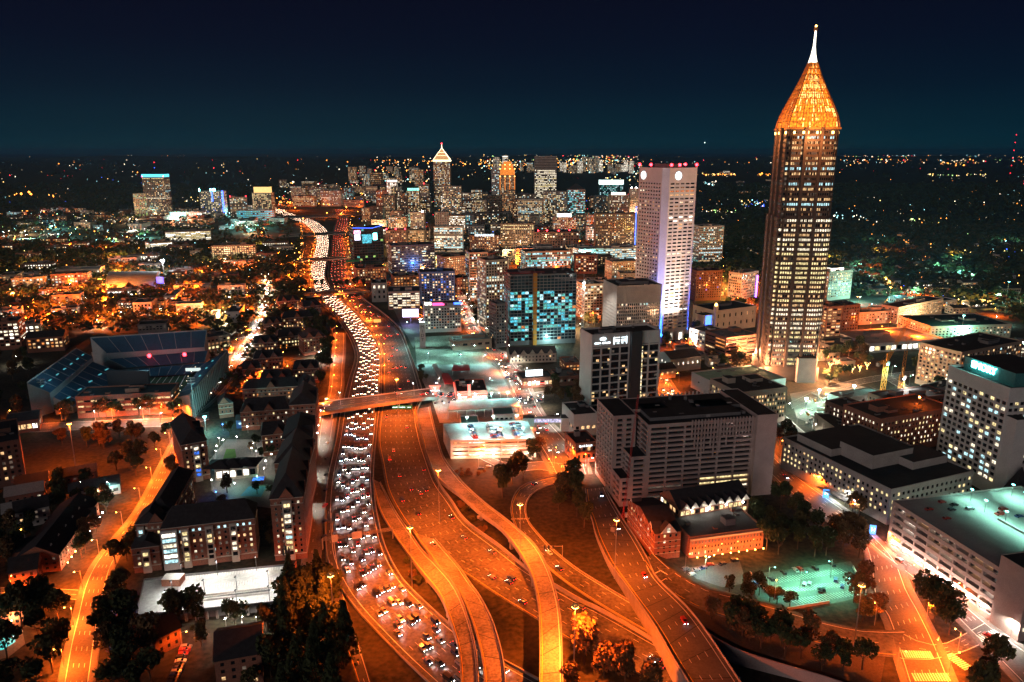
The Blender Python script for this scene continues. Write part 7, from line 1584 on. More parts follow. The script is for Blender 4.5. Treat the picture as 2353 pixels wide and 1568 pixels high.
# skyline strips far to the north: towers and the belt of lights around them
fill([(1130,394),(1450,394),(1450,400),(1130,400)], 36, (40, 75), (40, 60), (40, 190), lambda x: 350, 0, ('tower',), seed=35, ch=16, name='far_tower', simple=True, pals=((BUSY, 'many lit windows', 2), (BRIGHT, 'brightly lit windows', 1)))
fill([(800,396),(960,396),(960,430),(800,430)], 22, (40, 70), (40, 60), (20, 110), lambda x: 372, 0, ('tower', 'block'), seed=36, ch=12, name='far_tower', simple=True, pals=((BUSY, 'many lit windows', 2), (HOT, 'orange windows', 1)))
fill([(1590,398),(1700,398),(1700,410),(1590,410)], 3, (40, 70), (40, 60), (10, 30), None, 0, ('block',), seed=37, ch=8, name='far_tower', simple=True)
# ---- hand-placed houses at the lower left
def house(label, fr, top, depth, wm_, gable=4.5, **k):
    return B('house', label, 'house', fr, top, depth, wm=wm_, roof=shingle, parapet=0, equip=0, st=dict(pal=(('dark', 4), ('warm', 1), ('dim', 1)), cw=3.6, ch=3, fw=.36, fh=.5, bot=.6, top=.6, rc=.2, gable=gable), **k)
def rowhouse():
    P0, P1 = G(141, 1312), G(230, 1184); H = 9.5; u = (P1-P0).normalized(); n = Vector((u.y, -u.x, 0)); L = (P1-P0).length
    q = building('row_house', 'long dark-roofed row house with a string of small lamps along the orange street', 'row house', (141, 1312, 230, 1184), None, 20, wm=brickr, roof=shingle, h=H, parapet=0, equip=0, indiv='f',
        st=dict(pal=(('dark', 5), ('dim', 2), ('warm', 1)), cw=3.4, ch=3, fw=.4, fh=.5, bot=1, top=.8, rc=.25, gable=6, mull=limestone))
    for k in range(11):
        p = on_face(q, (k+.5)/11, 0, 2.5); b = MB(); b.bar((p.x, p.y, 0), (p.x, p.y, 2.6), .07, dark_metal, 4); b.ball((p.x, p.y, 2.85), .34, E_white if k > 3 else E_sod)
        o = b.obj('porch_lamp', off=Vector((p.x, p.y, 0))); tag(o, 'small lamp in the string of lights in front of the long dark-roofed row house', 'lamp', 'lamps along the row house'); light_shared(o, (0, 0, 3.3), 'porch', (1, .7, .45), 1300, .3)
    for k in range(6): b = MB(); p = q['P0']+q['u']*q['L']*(k+.5)/6-q['n']*7; dormer(q['root'], p+q['n']*2, q['u'], q['n'], 4, 2.6, q['z']+1.4, depth=4)
rowhouse()
house('gabled brick house at the near end of the long row house', (25, 1352, 90, 1340), 1318, 16, brickr)
house('white-gabled house left of the long row house, with a warm wall lamp', (40, 1218, 118, 1200), 1180, 14, conc_w)
house('dark house in the trees below the white deck, with cream gables', (500, 1590, 606, 1570), 1520, 22, brickr, 6)
house('dark narrow house beside the small car park below the white deck', (360, 1510, 420, 1480), 1470, 16, brickd, 5)
house('pool house with orange-lit terrace at the lower left corner', (0, 1442, 58, 1436), 1408, 14, brickr, 5)
sheet('terrace', [(-20,1450),(50,1442),(58,1480),(20,1510),(-20,1520)], concrete_road, .04)
po, pp_ = sheet('swimming_pool', [(-30,1478),(0,1448),(30,1452),(36,1475),(10,1492),(-30,1505)], emat('pool_water', (.05, .85, .8), .9), .08)
p = G(30, 1445); r2 = empty('terrace_lamp', (p.x, p.y, 0), 'orange lamp on the pool terrace', 'lamp'); b = MB(); b.bar((0, 0, 0), (0, 0, 4), .1, dark_metal, 4); b.ball((0, 0, 4.2), .35, E_sod); b.obj('post', r2, off=Vector((0, 0, 0))); light(r2, (0, 0, 4.7), (1, .4, .15), 9000, .3)

# ---------------------------------------------------------------- street lamps
Z0 = Vector((0, 0, 0))
def lampmesh(kind):
    H = {'high': 34, 'street': 10.5, 'double': 12, 'post': 5.0}[kind]
    pole = MB(); head = MB(); lens = MB()
    pole.bar((0, 0, 0), (0, 0, H), (.28 if kind == 'high' else .13, .10), galv, 6)
    if kind == 'high':
        for k in range(8):
            a = k*math.pi/4; c = (1.1*math.cos(a), 1.1*math.sin(a)); head.bar((0, 0, H-.2), (c[0], c[1], H-.4), .07, galv, 4); head.box(c, (1, 0), (.8, .8), H-.7, H-.1, galv)
            lens.ball((c[0], c[1], H-.85), .36, None, 6, 3)
    elif kind in ('street', 'double'):
        for s in ((1,) if kind == 'street' else (1, -1)):
            pole.bar((0, 0, H-.6), (0, 2.2*s, H), .07, galv, 4); head.box((0, 2.5*s), (1, 0), (.45, 1.2), H-.12, H+.12, galv); lens.ball((0, 2.5*s, H-.28), .33, None, 6, 3)
    else: head.box((0, 0), (1, 0), (.5, .5), H+.5, H+.6, galv); lens.ball((0, 0, H+.25), .34, None, 6, 4)
    return H, pole, head, lens
LMESH = {}
def lamp(kind, col, P, rz, label, group, power, lit=True, spot=160):
    em, c = {'sod': (E_sod, SOD), 'white': (E_white, (1, .9, .75)), 'cool': (E_cool, (.42, 1, .92)), 'teal': (E_teal, (.25, 1, .62)), 'blue': (E_blue, BLUE)}[col]
    key = (kind, col)
    if key not in LMESH:
        H, a, b, l = lampmesh(kind); l.mats = [em]; LMESH[key] = (H, a.mesh('pole'), b.mesh('lamp_arm'), l.mesh('lamp_lens'))
    H, a, b, l = LMESH[key]
    nm = {'high': 'high_mast_lamp', 'street': 'street_lamp', 'double': 'freeway_lamp', 'post': 'lamp_post'}[kind]
    if 'freeway' in label[:36]: nm = 'freeway_lamp'
    r = empty(nm, P, label, 'street lamp', group, rz)
    link(a, 'pole', r); hd = link(b, 'lamp_head', r); link(l, 'lamp_lens', hd)
    if lit: light_shared(r, (0, 0, H-1.0 if kind != 'post' else H+.8), f'{kind}{col}{int(power)}{spot}', c, power, .8 if kind == 'high' else .35, spot)
    return r
def rowlamps(road, q, spacing, what, kind='street', col='sod', power=26000, d0=0, d1=None, group=None, face=1, lit=True):
    d = d0; d1 = road.len if d1 is None else d1
    while d < d1:
        p, t = road.at(d, q); rz = math.atan2(t.y, t.x)+(0 if face > 0 else math.pi)
        x, y = proj(p)
        if -60 < x < 2420 and y < 1640: lamp(kind, col, tuple(p), rz, uniq(what, x, y), group, power, lit)
        d += spacing
dS2 = next(d for d in range(0, 9000, 10) if SB.at(d, 0)[0].y < 1150)
SODG = (1, .3, .05)
rowlamps(SB, 1.045, 42, 'twin-arm sodium lamp on the freeway median', 'double', 'sod', 90000, d0=dS2+20, d1=dS2+520, group='sodium lamps along the freeway')
rowlamps(SB, 1.045, 42, 'twin-arm sodium lamp on the freeway median', 'double', 'sod', 26000, d0=dS2+545, d1=SB.len*.83, group='sodium lamps along the freeway')
rowlamps(SB, -.03, 60, 'sodium lamp on the left freeway edge', 'street', 'sod', 26000, d0=dS2+20, d1=SB.len*.76, group='sodium lamps along the freeway', face=-1)
rowlamps(NB, 1.03, 52, 'sodium lamp on the right freeway wall', 'street', 'sod', 42000, d0=next(d for d in range(0, 9000, 10) if NB.at(d, 0)[0].y < 1150), d1=NB.len*.62, group='sodium lamps along the freeway')
rowlamps(SB, -.05, 60, 'sodium lamp beside the far freeway', 'street', 'sod', 150000, d0=dS-900, d1=dS2, group='sodium lamps along the freeway')
rowlamps(NB, 1.08, 70, 'sodium lamp on the far right freeway edge', 'street', 'sod', 150000, d0=max(0, dS-900), d1=next(d for d in range(0, 9000, 10) if NB.at(d, 0)[0].y < 1150), group='sodium lamps along the freeway')
rowlamps(RJ, -.05, 32, 'sodium street lamp on the orange street', 'street', 'sod', 130000, d0=RJ.len*.40, group='sodium lamps of the orange street', face=-1)
rowlamps(RJ, 1.05, 46, 'street lamp on the white-lit upper street', 'street', 'white', 170000, d0=20, d1=RJ.len*.52, group='white lamps of the upper street')
rowlamps(RG, 1.05, 34, 'sodium street lamp on the right-hand street', 'street', 'sod', 95000, d0=40, group='sodium lamps of the right street')
rowlamps(RH, .5, 60, 'sodium lamp on the garage street', 'street', 'sod', 60000, d0=60, group='sodium lamps of the right street')
rowlamps(RK, 1.1, 38, 'sodium lamp on the cross street below the stadium', 'street', 'sod', 90000, d0=20, group='sodium lamps of the cross street')
rowlamps(RN, 1.05, 44, 'street lamp on the wide street left of the dark hotel', 'street', 'white', 26000, d0=10, group='lamps of the wide street')
rowlamps(RN, -.05, 60, 'sodium lamp on the wide street', 'street', 'sod', 70000, d0=40, group='lamps of the wide street', face=-1)
rowlamps(RP, 1.1, 34, 'white lamp on the crossing in front of the restaurant', 'street', 'white', 7000, d0=10, group='lamps of the crossing street')
rowlamps(RT, 1.0, 26, 'low white lamp on the bright sunken street', 'street', 'white', 14000, d0=5, group='lamps of the sunken street')
rowlamps(RM, .02, 34, 'sodium lamp on the frontage street', 'street', 'sod', 45000, d0=10, d1=RM.len*.6, group='lamps of the frontage street')
rowlamps(RM, -.1, 17, 'white wall lamp along the brick hall fronts', 'post', 'white', 16000, d0=RM.len*.5, group='white lamps along the hall fronts')
rowlamps(RQ, .5, 26, 'sodium lamp behind the dark hotel', 'street', 'sod', 90000, d0=5, group='lamps behind the dark hotel')
rowlamps(RU, 1.1, 30, 'white lamp by the pit street', 'street', 'cool', 9000, d0=5, group='lamps by the pit street')
rowlamps(RF, 1.2, 46, 'sodium lamp along the loop ramp', 'street', 'sod', 9000, d0=30, group='lamps of the loop ramp')
rowlamps(BR1, .5, 32, 'small white lamp on the nearest road bridge', 'street', 'white', 5000, d0=20, group='lamps of the road bridge')
rowlamps(BR2, .02, 30, 'sodium lamp on the second road bridge', 'street', 'sod', 22000, d0=10, group='lamps of the road bridge')
rowlamps(RW, .0, 30, 'sodium lamp on the service road', 'street', 'sod', 16000, d0=5, group='lamps of the service road')
for (x, y, lb, pw, c_) in ((947, 1350, 'tall sodium high mast between the two middle ramps', 520000, 'sod'), (1318, 1556, 'tall sodium high mast beside the round bright trees', 620000, 'sod'), (915, 960, 'blazing high mast behind the nearest road bridge', 420000, 'sod'), (175, 1078, 'blazing orange high mast on the dark lawn left of the orange street', 300000, 'sod'),
                           (1195, 1290, 'high mast between the flyover and the dark carriageway', 340000, 'sod'), (770, 1475, 'high mast by the conifers left of the outer ramp', 200000, 'sod'), (1150, 1090, 'high mast on the lawn beneath the parking deck', 240000, 'sod'), (1412, 1330, 'high mast at the wall of the straight viaduct', 220000, 'sod'),
                           (1010, 1200, 'high mast at the edge of the dark carriageway', 260000, 'sod'), (1960, 1500, 'high mast on the wooded bank', 120000, 'sod'), (2205, 790, 'dazzling teal floodlight mast over the flat condo block', 150000, 'teal'), (2310, 700, 'dazzling teal floodlight in the dark neighbourhood', 90000, 'teal'), (2340, 862, 'dazzling cool floodlight at the right edge', 90000, 'cool'),
                           (968, 800, 'dazzling cool floodlight at the grass lot by the freeway', 140000, 'cool'), (2040, 715, 'blazing sodium floodlight beyond the pink condo rows', 120000, 'sod')):
    lamp('high', c_, tuple(G(x, y)), 0, lb, None, pw, True, 172)
for (x, y) in ((700, 640), (690, 600), (705, 575), (1320, 1090)): lamp('street', 'sod', tuple(G(x, y)), 0, uniq('sodium lamp on the side road', x, y), 'side road lamps', 40000)
# courtyard lamps
for (x, y) in ((505,1022),(514,1026),(545,1018),(587,1020),(583,1035),(500,1040),(579,1045),(497,1052),(612,1075),(608,1092),(578,1082),(541,1100),(536,1110),(625,1060),(570,995),(590,1052),(650,1132),(488,1120)):
    lamp('post', 'white', tuple(G(x, y)), 0, uniq('white globe lamp in the brick courtyard', x, y), 'globe lamps of the courtyard', 2600)
for (x, y, c_) in ((513, 990, 'blue'), (592, 1112, 'teal'), (540, 1128, 'cool'), (498, 1148, 'blue'), (778, 945, 'blue'), (286, 1400, 'blue')):
    lamp('post', c_, tuple(G(x, y)), 0, uniq(f'{c_} globe lamp', x, y), None, 5500)
for (x, y, c_, pw) in ((985,835,'cool',11000),(1060,838,'cool',12000),(1110,838,'cool',12000),(1040,815,'cool',12000),(1085,815,'cool',12000),(1150,860,'cool',6000),(1170,880,'cool',5000),(1020,940,'white',3000),(1200,950,'cool',4000),(940,760,'cool',6000),(1000,930,'cool',4000),(1130,895,'cool',5000),(1150,930,'cool',4000),
                       (1838,1352,'teal',24000),(1908,1328,'teal',20000),(1765,1345,'teal',6000),(1940,1365,'teal',6000),(1620,1325,'cool',7000),(2090,1010,'white',2000),(1560,880,'sod',12000),(1600,880,'sod',12000),(1640,870,'sod',14000),(1700,870,'sod',14000),(1740,850,'sod',14000),(1900,840,'sod',14000),(1930,850,'sod',16000),(1980,840,'sod',14000),(1950,820,'sod',14000),
                       (1365,735,'sod',12000),(1340,745,'white',9000),(1540,805,'sod',20000),(1580,800,'sod',20000),(1610,790,'sod',12000),(1690,700,'sod',16000),(1670,680,'sod',16000),(1660,650,'sod',14000),(1690,720,'sod',14000),(1900,760,'sod',12000),(1920,720,'sod',16000),(1960,765,'sod',14000),(2000,760,'sod',14000),(2040,758,'sod',14000),(2090,757,'sod',14000),(2120,750,'sod',12000),
                       (560,1470,'white',5000),(420,1500,'sod',7000),(520,1445,'white',3000),(590,1440,'white',2500),(30,1372,'sod',16000),(100,1370,'sod',12000),(60,1250,'sod',6000),(200,1140,'cool',5000),(255,1145,'cool',4000),(160,1190,'white',5000),(225,1160,'sod',9000),(120,940,'sod',26000),(80,960,'sod',20000),(90,800,'sod',22000),(40,840,'white',9000),(220,970,'white',9000),(330,965,'white',12000),(370,975,'white',9000),
                       (420,680,'sod',30000),(440,660,'sod',30000),(400,700,'sod',24000),(405,740,'sod',20000),(330,640,'sod',14000),(240,720,'sod',18000),(200,700,'white',9000),(180,690,'white',9000),(520,640,'sod',16000),(640,590,'sod',22000),(650,620,'sod',22000),(660,600,'sod',22000),(1820,1030,'white',5000),(1850,1060,'white',5000),(1790,1040,'sod',5000),
                       (1310,1062,'sod',14000),(1345,1072,'sod',12000),(1380,1100,'white',6000),(1270,1060,'sod',12000),(1100,1076,'sod',9000),(2320,1470,'white',14000),(2300,1440,'white',9000),(2150,1510,'sod',14000),(2200,1500,'sod',14000),(2060,1540,'sod',9000),(1940,1160,'white',4000),(1960,1190,'white',4000),(850,735,'sod',20000),(870,690,'sod',20000),(900,650,'sod',20000),(880,620,'sod',20000)):
    pw = pw*(3.6 if c_ == 'sod' else 2.6); lamp('post' if pw < 9000 else 'street', c_, tuple(G(x, y)), R.uniform(0, 6), uniq({'sod': 'orange', 'cool': 'cool white', 'teal': 'teal', 'white': 'warm white'}[c_]+' lamp', x, y), None, pw)
# midtown street lamps
rm = random.Random(77)
for k in range(40):
    x, y = rm.uniform(830, 1500), rm.uniform(540, 760); P = G(x, y)
    if free(P.x, P.y): lamp('street', rm.choice(('sod', 'sod', 'white')), tuple(P), rm.uniform(0, 6), uniq('street lamp in midtown', x, y), 'midtown street lamps', 150000)
for (xa, ya, xb, yb, n_, c_, w_) in ((0, 580, 690, 760, 30, ('sod', 'sod', 'sod', 'white'), 'campus lamp'), (1910, 640, 2340, 770, 14, ('sod', 'sod', 'cool'), 'neighbourhood lamp'), (1600, 600, 1740, 720, 12, ('sod',), 'lamp'), (560, 700, 740, 930, 12, ('sod', 'sod', 'white'), 'hall-side lamp'), (0, 500, 330, 560, 12, ('cool', 'white'), 'campus lamp'), (640, 440, 900, 500, 10, ('sod',), 'lamp')):
    k = 0
    while k < n_:
        x, y = rm.uniform(xa, xb), rm.uniform(ya, yb); P = G(x, y); k += 1
        if free(P.x, P.y, 3): c = rm.choice(c_); lamp('street', c, tuple(P), rm.uniform(0, 6), uniq({'sod': 'orange', 'white': 'white', 'cool': 'cool white'}[c]+' '+w_, x, y), 'lamps in the dark quarters', 170000 if y > 560 else 300000)
# ---------------------------------------------------------------- distant lights, one glowing mass each
FLM = {'sod': emat('far_sodium', (1, .30, .04), 9), 'white': emat('far_white', (1, .85, .6), 5), 'cool': emat('far_cool', (.4, .95, 1), 5), 'red': emat('far_red', (1, .02, .04), 7), 'blue': emat('far_blue', (.04, .12, 1), 6), 'green': emat('far_green', (.5, 1, .3), 4), 'yel': emat('far_yellow', (1, .65, .2), 5)}
FB = MB(); rl = random.Random(99)
def far(x, y, col, s=1.0):
    P = G(x, y); 
    if P.y > 60000: return
    r = s*.00042*P.y; z = 7+r
    FB.ball((P.x, P.y, z), r, FLM[col], 4, 2)
GL = []
def glow(x0, y0, x1, y1, n, cols, pw_):
    for k in range(n):
        x, y = rl.uniform(x0, x1), rl.uniform(y0, y1); c = rl.choice(cols); far(x, y, c, 2.2); GL.append((G(x, y), {'sod': SOD, 'cool': (.3, 1, .9), 'white': WARM, 'red': RED, 'blue': BLUE, 'green': (.4, 1, .2), 'yel': (1, .5, .1)}[c], pw_))
def cluster(x0, y0, x1, y1, n, cols, s=1.0, sy=1.0, flow=0):
    for k in range(n):
        t = rl.random()
        if flow: x = x0+(x1-x0)*t+rl.gauss(0, 3); y = y0+(y1-y0)*t+rl.gauss(0, flow)
        else: x = rl.uniform(x0, x1); y = rl.uniform(y0, y1)
        far(x, max(y, 354.5), rl.choice(cols), s*rl.choice((.5, .7, .8, 1, 1, 1.4, 2.1)))
MIX = ('sod', 'sod', 'white', 'white', 'cool', 'yel')
cluster(0, 356, 2353, 385, 150, MIX+('red',), .8)
cluster(0, 385, 700, 470, 70, MIX+('red', 'blue'), .8)
cluster(1100, 352, 1460, 372, 260, MIX+('yel', 'yel', 'red', 'green'), 1.1); cluster(1100, 372, 1460, 388, 150, MIX+('yel',), 1.0); cluster(860, 362, 1130, 384, 130, ('sod', 'sod', 'yel', 'white'), 1.0)
cluster(800, 385, 990, 430, 110, MIX+('red', 'red'), 1.0); cluster(1280, 365, 1480, 400, 70, MIX, .9); cluster(1380, 395, 1480, 430, 60, ('cool', 'white', 'yel'), 1)
cluster(640, 420, 880, 475, 200, MIX+('red', 'white'), 1.0); cluster(1930, 354, 2100, 372, 90, MIX+('green', 'red'), 1.1); cluster(2100, 354, 2353, 376, 80, MIX+('green', 'red'), 1.1); cluster(2160, 370, 2220, 384, 26, ('white', 'yel', 'sod'), 1.2)
cluster(1930, 368, 2080, 378, 30, MIX, 1); cluster(2130, 403, 2270, 407, 22, ('yel', 'white', 'green'), 1.2)
cluster(1612, 402, 1690, 406, 40, ('sod', 'yel'), 1.1); cluster(1740, 402, 1775, 406, 14, ('sod',), 1.3); cluster(1615, 420, 1650, 430, 24, ('cool', 'white'), 1); cluster(1700, 465, 1762, 480, 46, ('blue', 'blue', 'yel', 'cool'), 1.2); cluster(1610, 488, 1690, 495, 26, ('green', 'white', 'yel'), 1.2)
cluster(1600, 440, 1780, 520, 40, MIX, .8); cluster(1920, 440, 2353, 520, 90, MIX, .8); cluster(1915, 500, 1990, 512, 22, ('cool', 'white'), 1.4); cluster(2080, 508, 2180, 520, 20, ('sod', 'yel', 'green'), 1.3); cluster(2300, 575, 2353, 600, 16, ('yel', 'blue', 'green'), 1.2)
cluster(1920, 520, 2353, 640, 120, MIX+('green',), .8); cluster(1920, 640, 2353, 720, 90, MIX+('blue',), .9); cluster(2110, 575, 2290, 592, 18, ('yel',), 1, flow=2); cluster(2000, 555, 2140, 575, 12, ('sod',), 1.4)
cluster(0, 448, 140, 458, 14, ('sod', 'sod', 'yel'), 2.0); cluster(0, 490, 320, 560, 220, ('cool', 'cool', 'white', 'sod', 'yel', 'green'), 1.0); cluster(240, 558, 275, 566, 30, ('cool', 'green'), 1.6); cluster(0, 560, 640, 640, 130, ('sod', 'yel', 'white', 'cool', 'sod'), .9)
cluster(420, 458, 470, 468, 30, ('yel', 'white'), 1); cluster(385, 492, 470, 512, 120, ('white', 'yel', 'sod', 'red', 'cool'), 1.2); cluster(620, 455, 660, 500, 30, ('sod', 'yel'), 1); cluster(0, 640, 640, 745, 130, ('sod', 'sod', 'yel', 'white'), .9)
cluster(640, 470, 780, 474, 40, ('sod',), 1.1, flow=1.5); cluster(820, 440, 1480, 600, 260, MIX+('red', 'cool', 'blue'), .8); cluster(800, 600, 1100, 640, 60, ('sod', 'sod', 'yel', 'red'), .9); cluster(690, 500, 700, 660, 40, ('sod',), 1.0); cluster(800, 500, 815, 665, 50, ('sod', 'sod', 'white'), 1.1)
cluster(560, 700, 740, 900, 70, ('sod', 'yel', 'white'), .8); cluster(1640, 712, 1735, 722, 34, ('blue', 'green', 'red', 'blue'), .8); cluster(650, 560, 700, 700, 60, ('sod', 'sod', 'yel'), 1.2)
glow(0, 570, 690, 760, 46, ('sod', 'sod', 'sod', 'yel', 'white'), 2.2e5); glow(0, 490, 640, 570, 22, ('cool', 'white', 'sod'), 2.2e5); glow(830, 500, 1480, 640, 40, ('sod', 'yel', 'white', 'cool', 'white'), 1.7e5); glow(980, 640, 1400, 760, 12, ('sod', 'white'), 1.5e5)
glow(1600, 640, 1740, 720, 10, ('sod', 'sod', 'yel'), 1.6e5); glow(1900, 560, 2353, 720, 20, ('sod', 'yel', 'cool', 'green'), 1.1e5); glow(1950, 740, 2250, 800, 8, ('sod', 'cool', 'white'), 1.2e5); glow(640, 450, 820, 500, 10, ('sod',), 6e5)
cluster(0, 575, 640, 760, 260, ('sod', 'sod', 'yel', 'white'), 1.0); cluster(1100, 352, 1470, 392, 260, MIX+('yel', 'yel', 'red'), 1.1); cluster(0, 356, 2353, 420, 160, MIX+('red',), .8); cluster(830, 440, 1480, 520, 160, ('sod', 'red', 'cool', 'yel', 'white'), 1.0)
for k in range(26): far(600-k*7.5+rl.gauss(0, 2), 640+k*11, 'white', 1.2)
dc = FB.obj('distant_city_lights', kind='stuff')
for P_, c_, w_ in GL: light_shared(dc, P_+Vector((0, 0, 12)), f'gl{c_[1]}{w_}', c_, w_, 1.0)
for (x, y, yt, lb) in ((2318, 420, 310, 'tall broadcast mast with red lights at the far right'), (2352, 430, 392, 'second broadcast mast with red lights at the right edge')):
    p = G(x, y); hh = height_at(p, yt); r2 = empty('broadcast_mast', (p.x, p.y, 0), lb, 'radio mast'); b = MB(); b.bar((p.x, p.y, 0), (p.x, p.y, hh), 1.2, dark_metal, 4); b.obj('mast', r2)
    for k in range(6): b = MB(); b.ball((p.x, p.y, hh*(1-k*.16)), 3.0, FLM['red']); b.obj('beacon', r2)
p = G(1616, 380); p.z = 0; b = MB(); b.ball((p.x, p.y, height_at(p, 328)), 9, emat('aircraft_light', (.7, 1, .9), 5), 6, 4); tag(b.obj('aircraft_light', off=Vector((p.x, p.y, height_at(p, 328)))), 'single bright point of an aircraft low over the horizon', 'aircraft')
# ---------------------------------------------------------------- vehicles
PAINT = [('white', mat('car_white', (.7, .7, .68), .35, .05)), ('black', mat('car_black', (.02, .02, .022), .3, .05)), ('silver', mat('car_silver', (.38, .39, .4), .35, .05, metal=.5)), ('grey', mat('car_grey', (.14, .14, .15), .35, .05)), ('dark blue', mat('car_blue', (.03, .05, .14), .35, .05)), ('red', mat('car_red', (.35, .03, .02), .35, .05))]
tyre = mat('tyre_rubber', (.015, .015, .015), .9)
PRO = {'sedan': (4.7, 1.85, [(-2.35, .35), (-2.35, .85), (-1.75, .98), (-1.2, 1.42), (.35, 1.45), (1.15, 1.0), (2.2, .82), (2.35, .6), (2.35, .35)]),
       'hatchback': (4.2, 1.8, [(-2.1, .35), (-2.1, 1.0), (-1.85, 1.45), (.3, 1.5), (1.0, 1.02), (1.95, .85), (2.1, .6), (2.1, .35)]),
       'suv': (4.8, 1.95, [(-2.4, .4), (-2.4, 1.1), (-2.2, 1.72), (.5, 1.76), (1.15, 1.2), (2.25, 1.02), (2.4, .7), (2.4, .4)]),
       'van': (5.4, 2.0, [(-2.7, .4), (-2.7, 2.15), (1.5, 2.2), (2.2, 1.25), (2.65, 1.05), (2.7, .4)])}
def carparts(kind, pm):
    L, Wd, pr = PRO[kind]; b = MB(); n = len(pr)
    lo, hi = [], []
    for s in (-1, 1):
        for (x, z) in pr: w_ = Wd/2*(1 if z < 1.05 else .84); b.v.append((x, s*w_, z))
    k = b.mi(pm)
    for i in range(n): b.f.append((i, (i+1) % n, n+(i+1) % n, n+i)); b.m.append(k)
    b.f.append(tuple(reversed(range(n)))); b.m.append(k); b.f.append(tuple(range(n, 2*n))); b.m.append(k)
    g = MB(); top = max(z for _, z in pr); zz = 1.03 if kind in ('sedan', 'hatchback') else 1.2
    up = [p for p in pr if p[1] >= zz-.06]
    xs = [p[0] for p in up]; x0, x1 = min(xs), max(xs)
    for s in (-1, 1): g.quad((x0+.35, s*(Wd/2*.84+.012), zz+.02), (x1-.25, s*(Wd/2*.84+.012), zz+.02), (x1-.75, s*(Wd/2*.84+.012), top-.1), (x0+.55, s*(Wd/2*.84+.012), top-.1), glass_d)
    for i in range(n-1):
        (xa, za), (xb, zb) = pr[i], pr[i+1]
        if abs(zb-za) > .3 and min(za, zb) >= .8 and max(za, zb) > 1.3:
            o = .02; sg = 1 if za > zb else -1; w_ = Wd/2*.78; g.quad((xa+o*sg, -w_, za+o), (xb+o*sg, -w_, zb+o), (xb+o*sg, w_, zb+o), (xa+o*sg, w_, za+o), glass_d)
    return b.mesh('car_body'), g.mesh('car_window')
wb = MB(); wb.bar((0, -.11, 0), (0, .11, 0), .33, tyre, 8); wheel = wb.mesh('wheel')
def lens(m, w_=.34, h_=.2, x=0): b = MB(); b.quad((x, -w_/2, 0), (x, w_/2, 0), (x, w_/2, h_), (x, -w_/2, h_), m); b.quad((x, w_/2, 0), (x-.1*(1 if x == 0 else 1), w_/2, 0), (x-.1, w_/2, h_), (x, w_/2, h_), m); return b.mesh('lens')
HL = {'on': lens(E_head), 'xenon': lens(E_headb), 'off': lens(mat('lamp_glass_off', (.5, .5, .5), .2))}; TL = {'on': lens(E_tail), 'off': lens(mat('tail_off', (.2, .01, .01), .3))}
CARM = {}; CARN = [0]
def car(P, yaw, kind, pc, lights, label, group, parts=True, spot=False, z=0.05):
    cn, pm = PAINT[pc]; key = (kind, pc)
    if key not in CARM: CARM[key] = carparts(kind, pm)
    L, Wd, _ = PRO[kind]; b, g = CARM[key]
    r = empty('van' if kind == 'van' else 'car', (P[0], P[1], P[2]+z), label, 'van' if kind == 'van' else 'car', group, yaw)
    link(b, 'car_body', r); link(g, 'car_window', r)
    if parts:
        for x in (-.3*L, .3*L):
            for y in (-Wd/2+.1, Wd/2-.1): link(wheel, 'wheel', r, (x, y, .33))
    for y in (-Wd*.36, Wd*.36):
        link(HL[lights if lights in HL else ('on' if lights else 'off')], 'headlight', r, (L/2+.015, y, .58)); o = link(TL['on' if lights != 'off' else 'off'], 'taillight', r, (-L/2-.015, y, .75), math.pi)
    if spot:
        if 'hs' not in LIGHTDATA:
            l = bpy.data.lights.new('headlight_beam', 'SPOT'); l.color = (1, .9, .82); l.energy = 1100; l.spot_size = rad(75); l.spot_blend = .8; l.shadow_soft_size = .3; LIGHTDATA['hs'] = l
        o = bpy.data.objects.new('headlight_beam', LIGHTDATA['hs']); COL.objects.link(o); o.parent = r; o.location = (L/2+.2, 0, .8); o.rotation_euler = (rad(78), 0, rad(-90))
    CARN[0] += 1
    return r
KINDSC = ('sedan', 'suv', 'hatchback', 'sedan', 'suv', 'van')
rc = random.Random(42)
def simple_car(mb, P, t, lights, side):
    d = t*(1 if side > 0 else -1); d = Vector((d.x, d.y)).normalized(); h_ = 1.5; mb.box((P.x, P.y), d, (4.5, 1.8), P.z+.3, P.z+.95, rc.choice(PAINT)[1]); mb.box((P.x-d.x*.3, P.y-d.y*.3), d, (2.3, 1.6), P.z+.95, P.z+1.45, glass_d)
    nn = Vector((-d.y, d.x))
    for s in (-.65, .65):
        f = Vector((P.x, P.y))+d*2.28+nn*s; e = Vector((P.x, P.y))-d*2.28+nn*s
        for (c, m, w_) in ((f, E_far_head, .3), (e, E_far_tail, .3)):
            a, b_ = c-nn*w_, c+nn*w_; i = len(mb.v); mb.v += [(a.x, a.y, P.z+.5), (b_.x, b_.y, P.z+.5), (b_.x, b_.y, P.z+.85), (a.x, a.y, P.z+.85)]; mb.f.append((i, i+1, i+2, i+3)); mb.m.append(mb.mi(m))
E_far_head = emat('far_headlight', (1, .66, .45), 22, True); E_far_tail = emat('far_taillight', (1, .07, .03), 7)
FARC = MB()
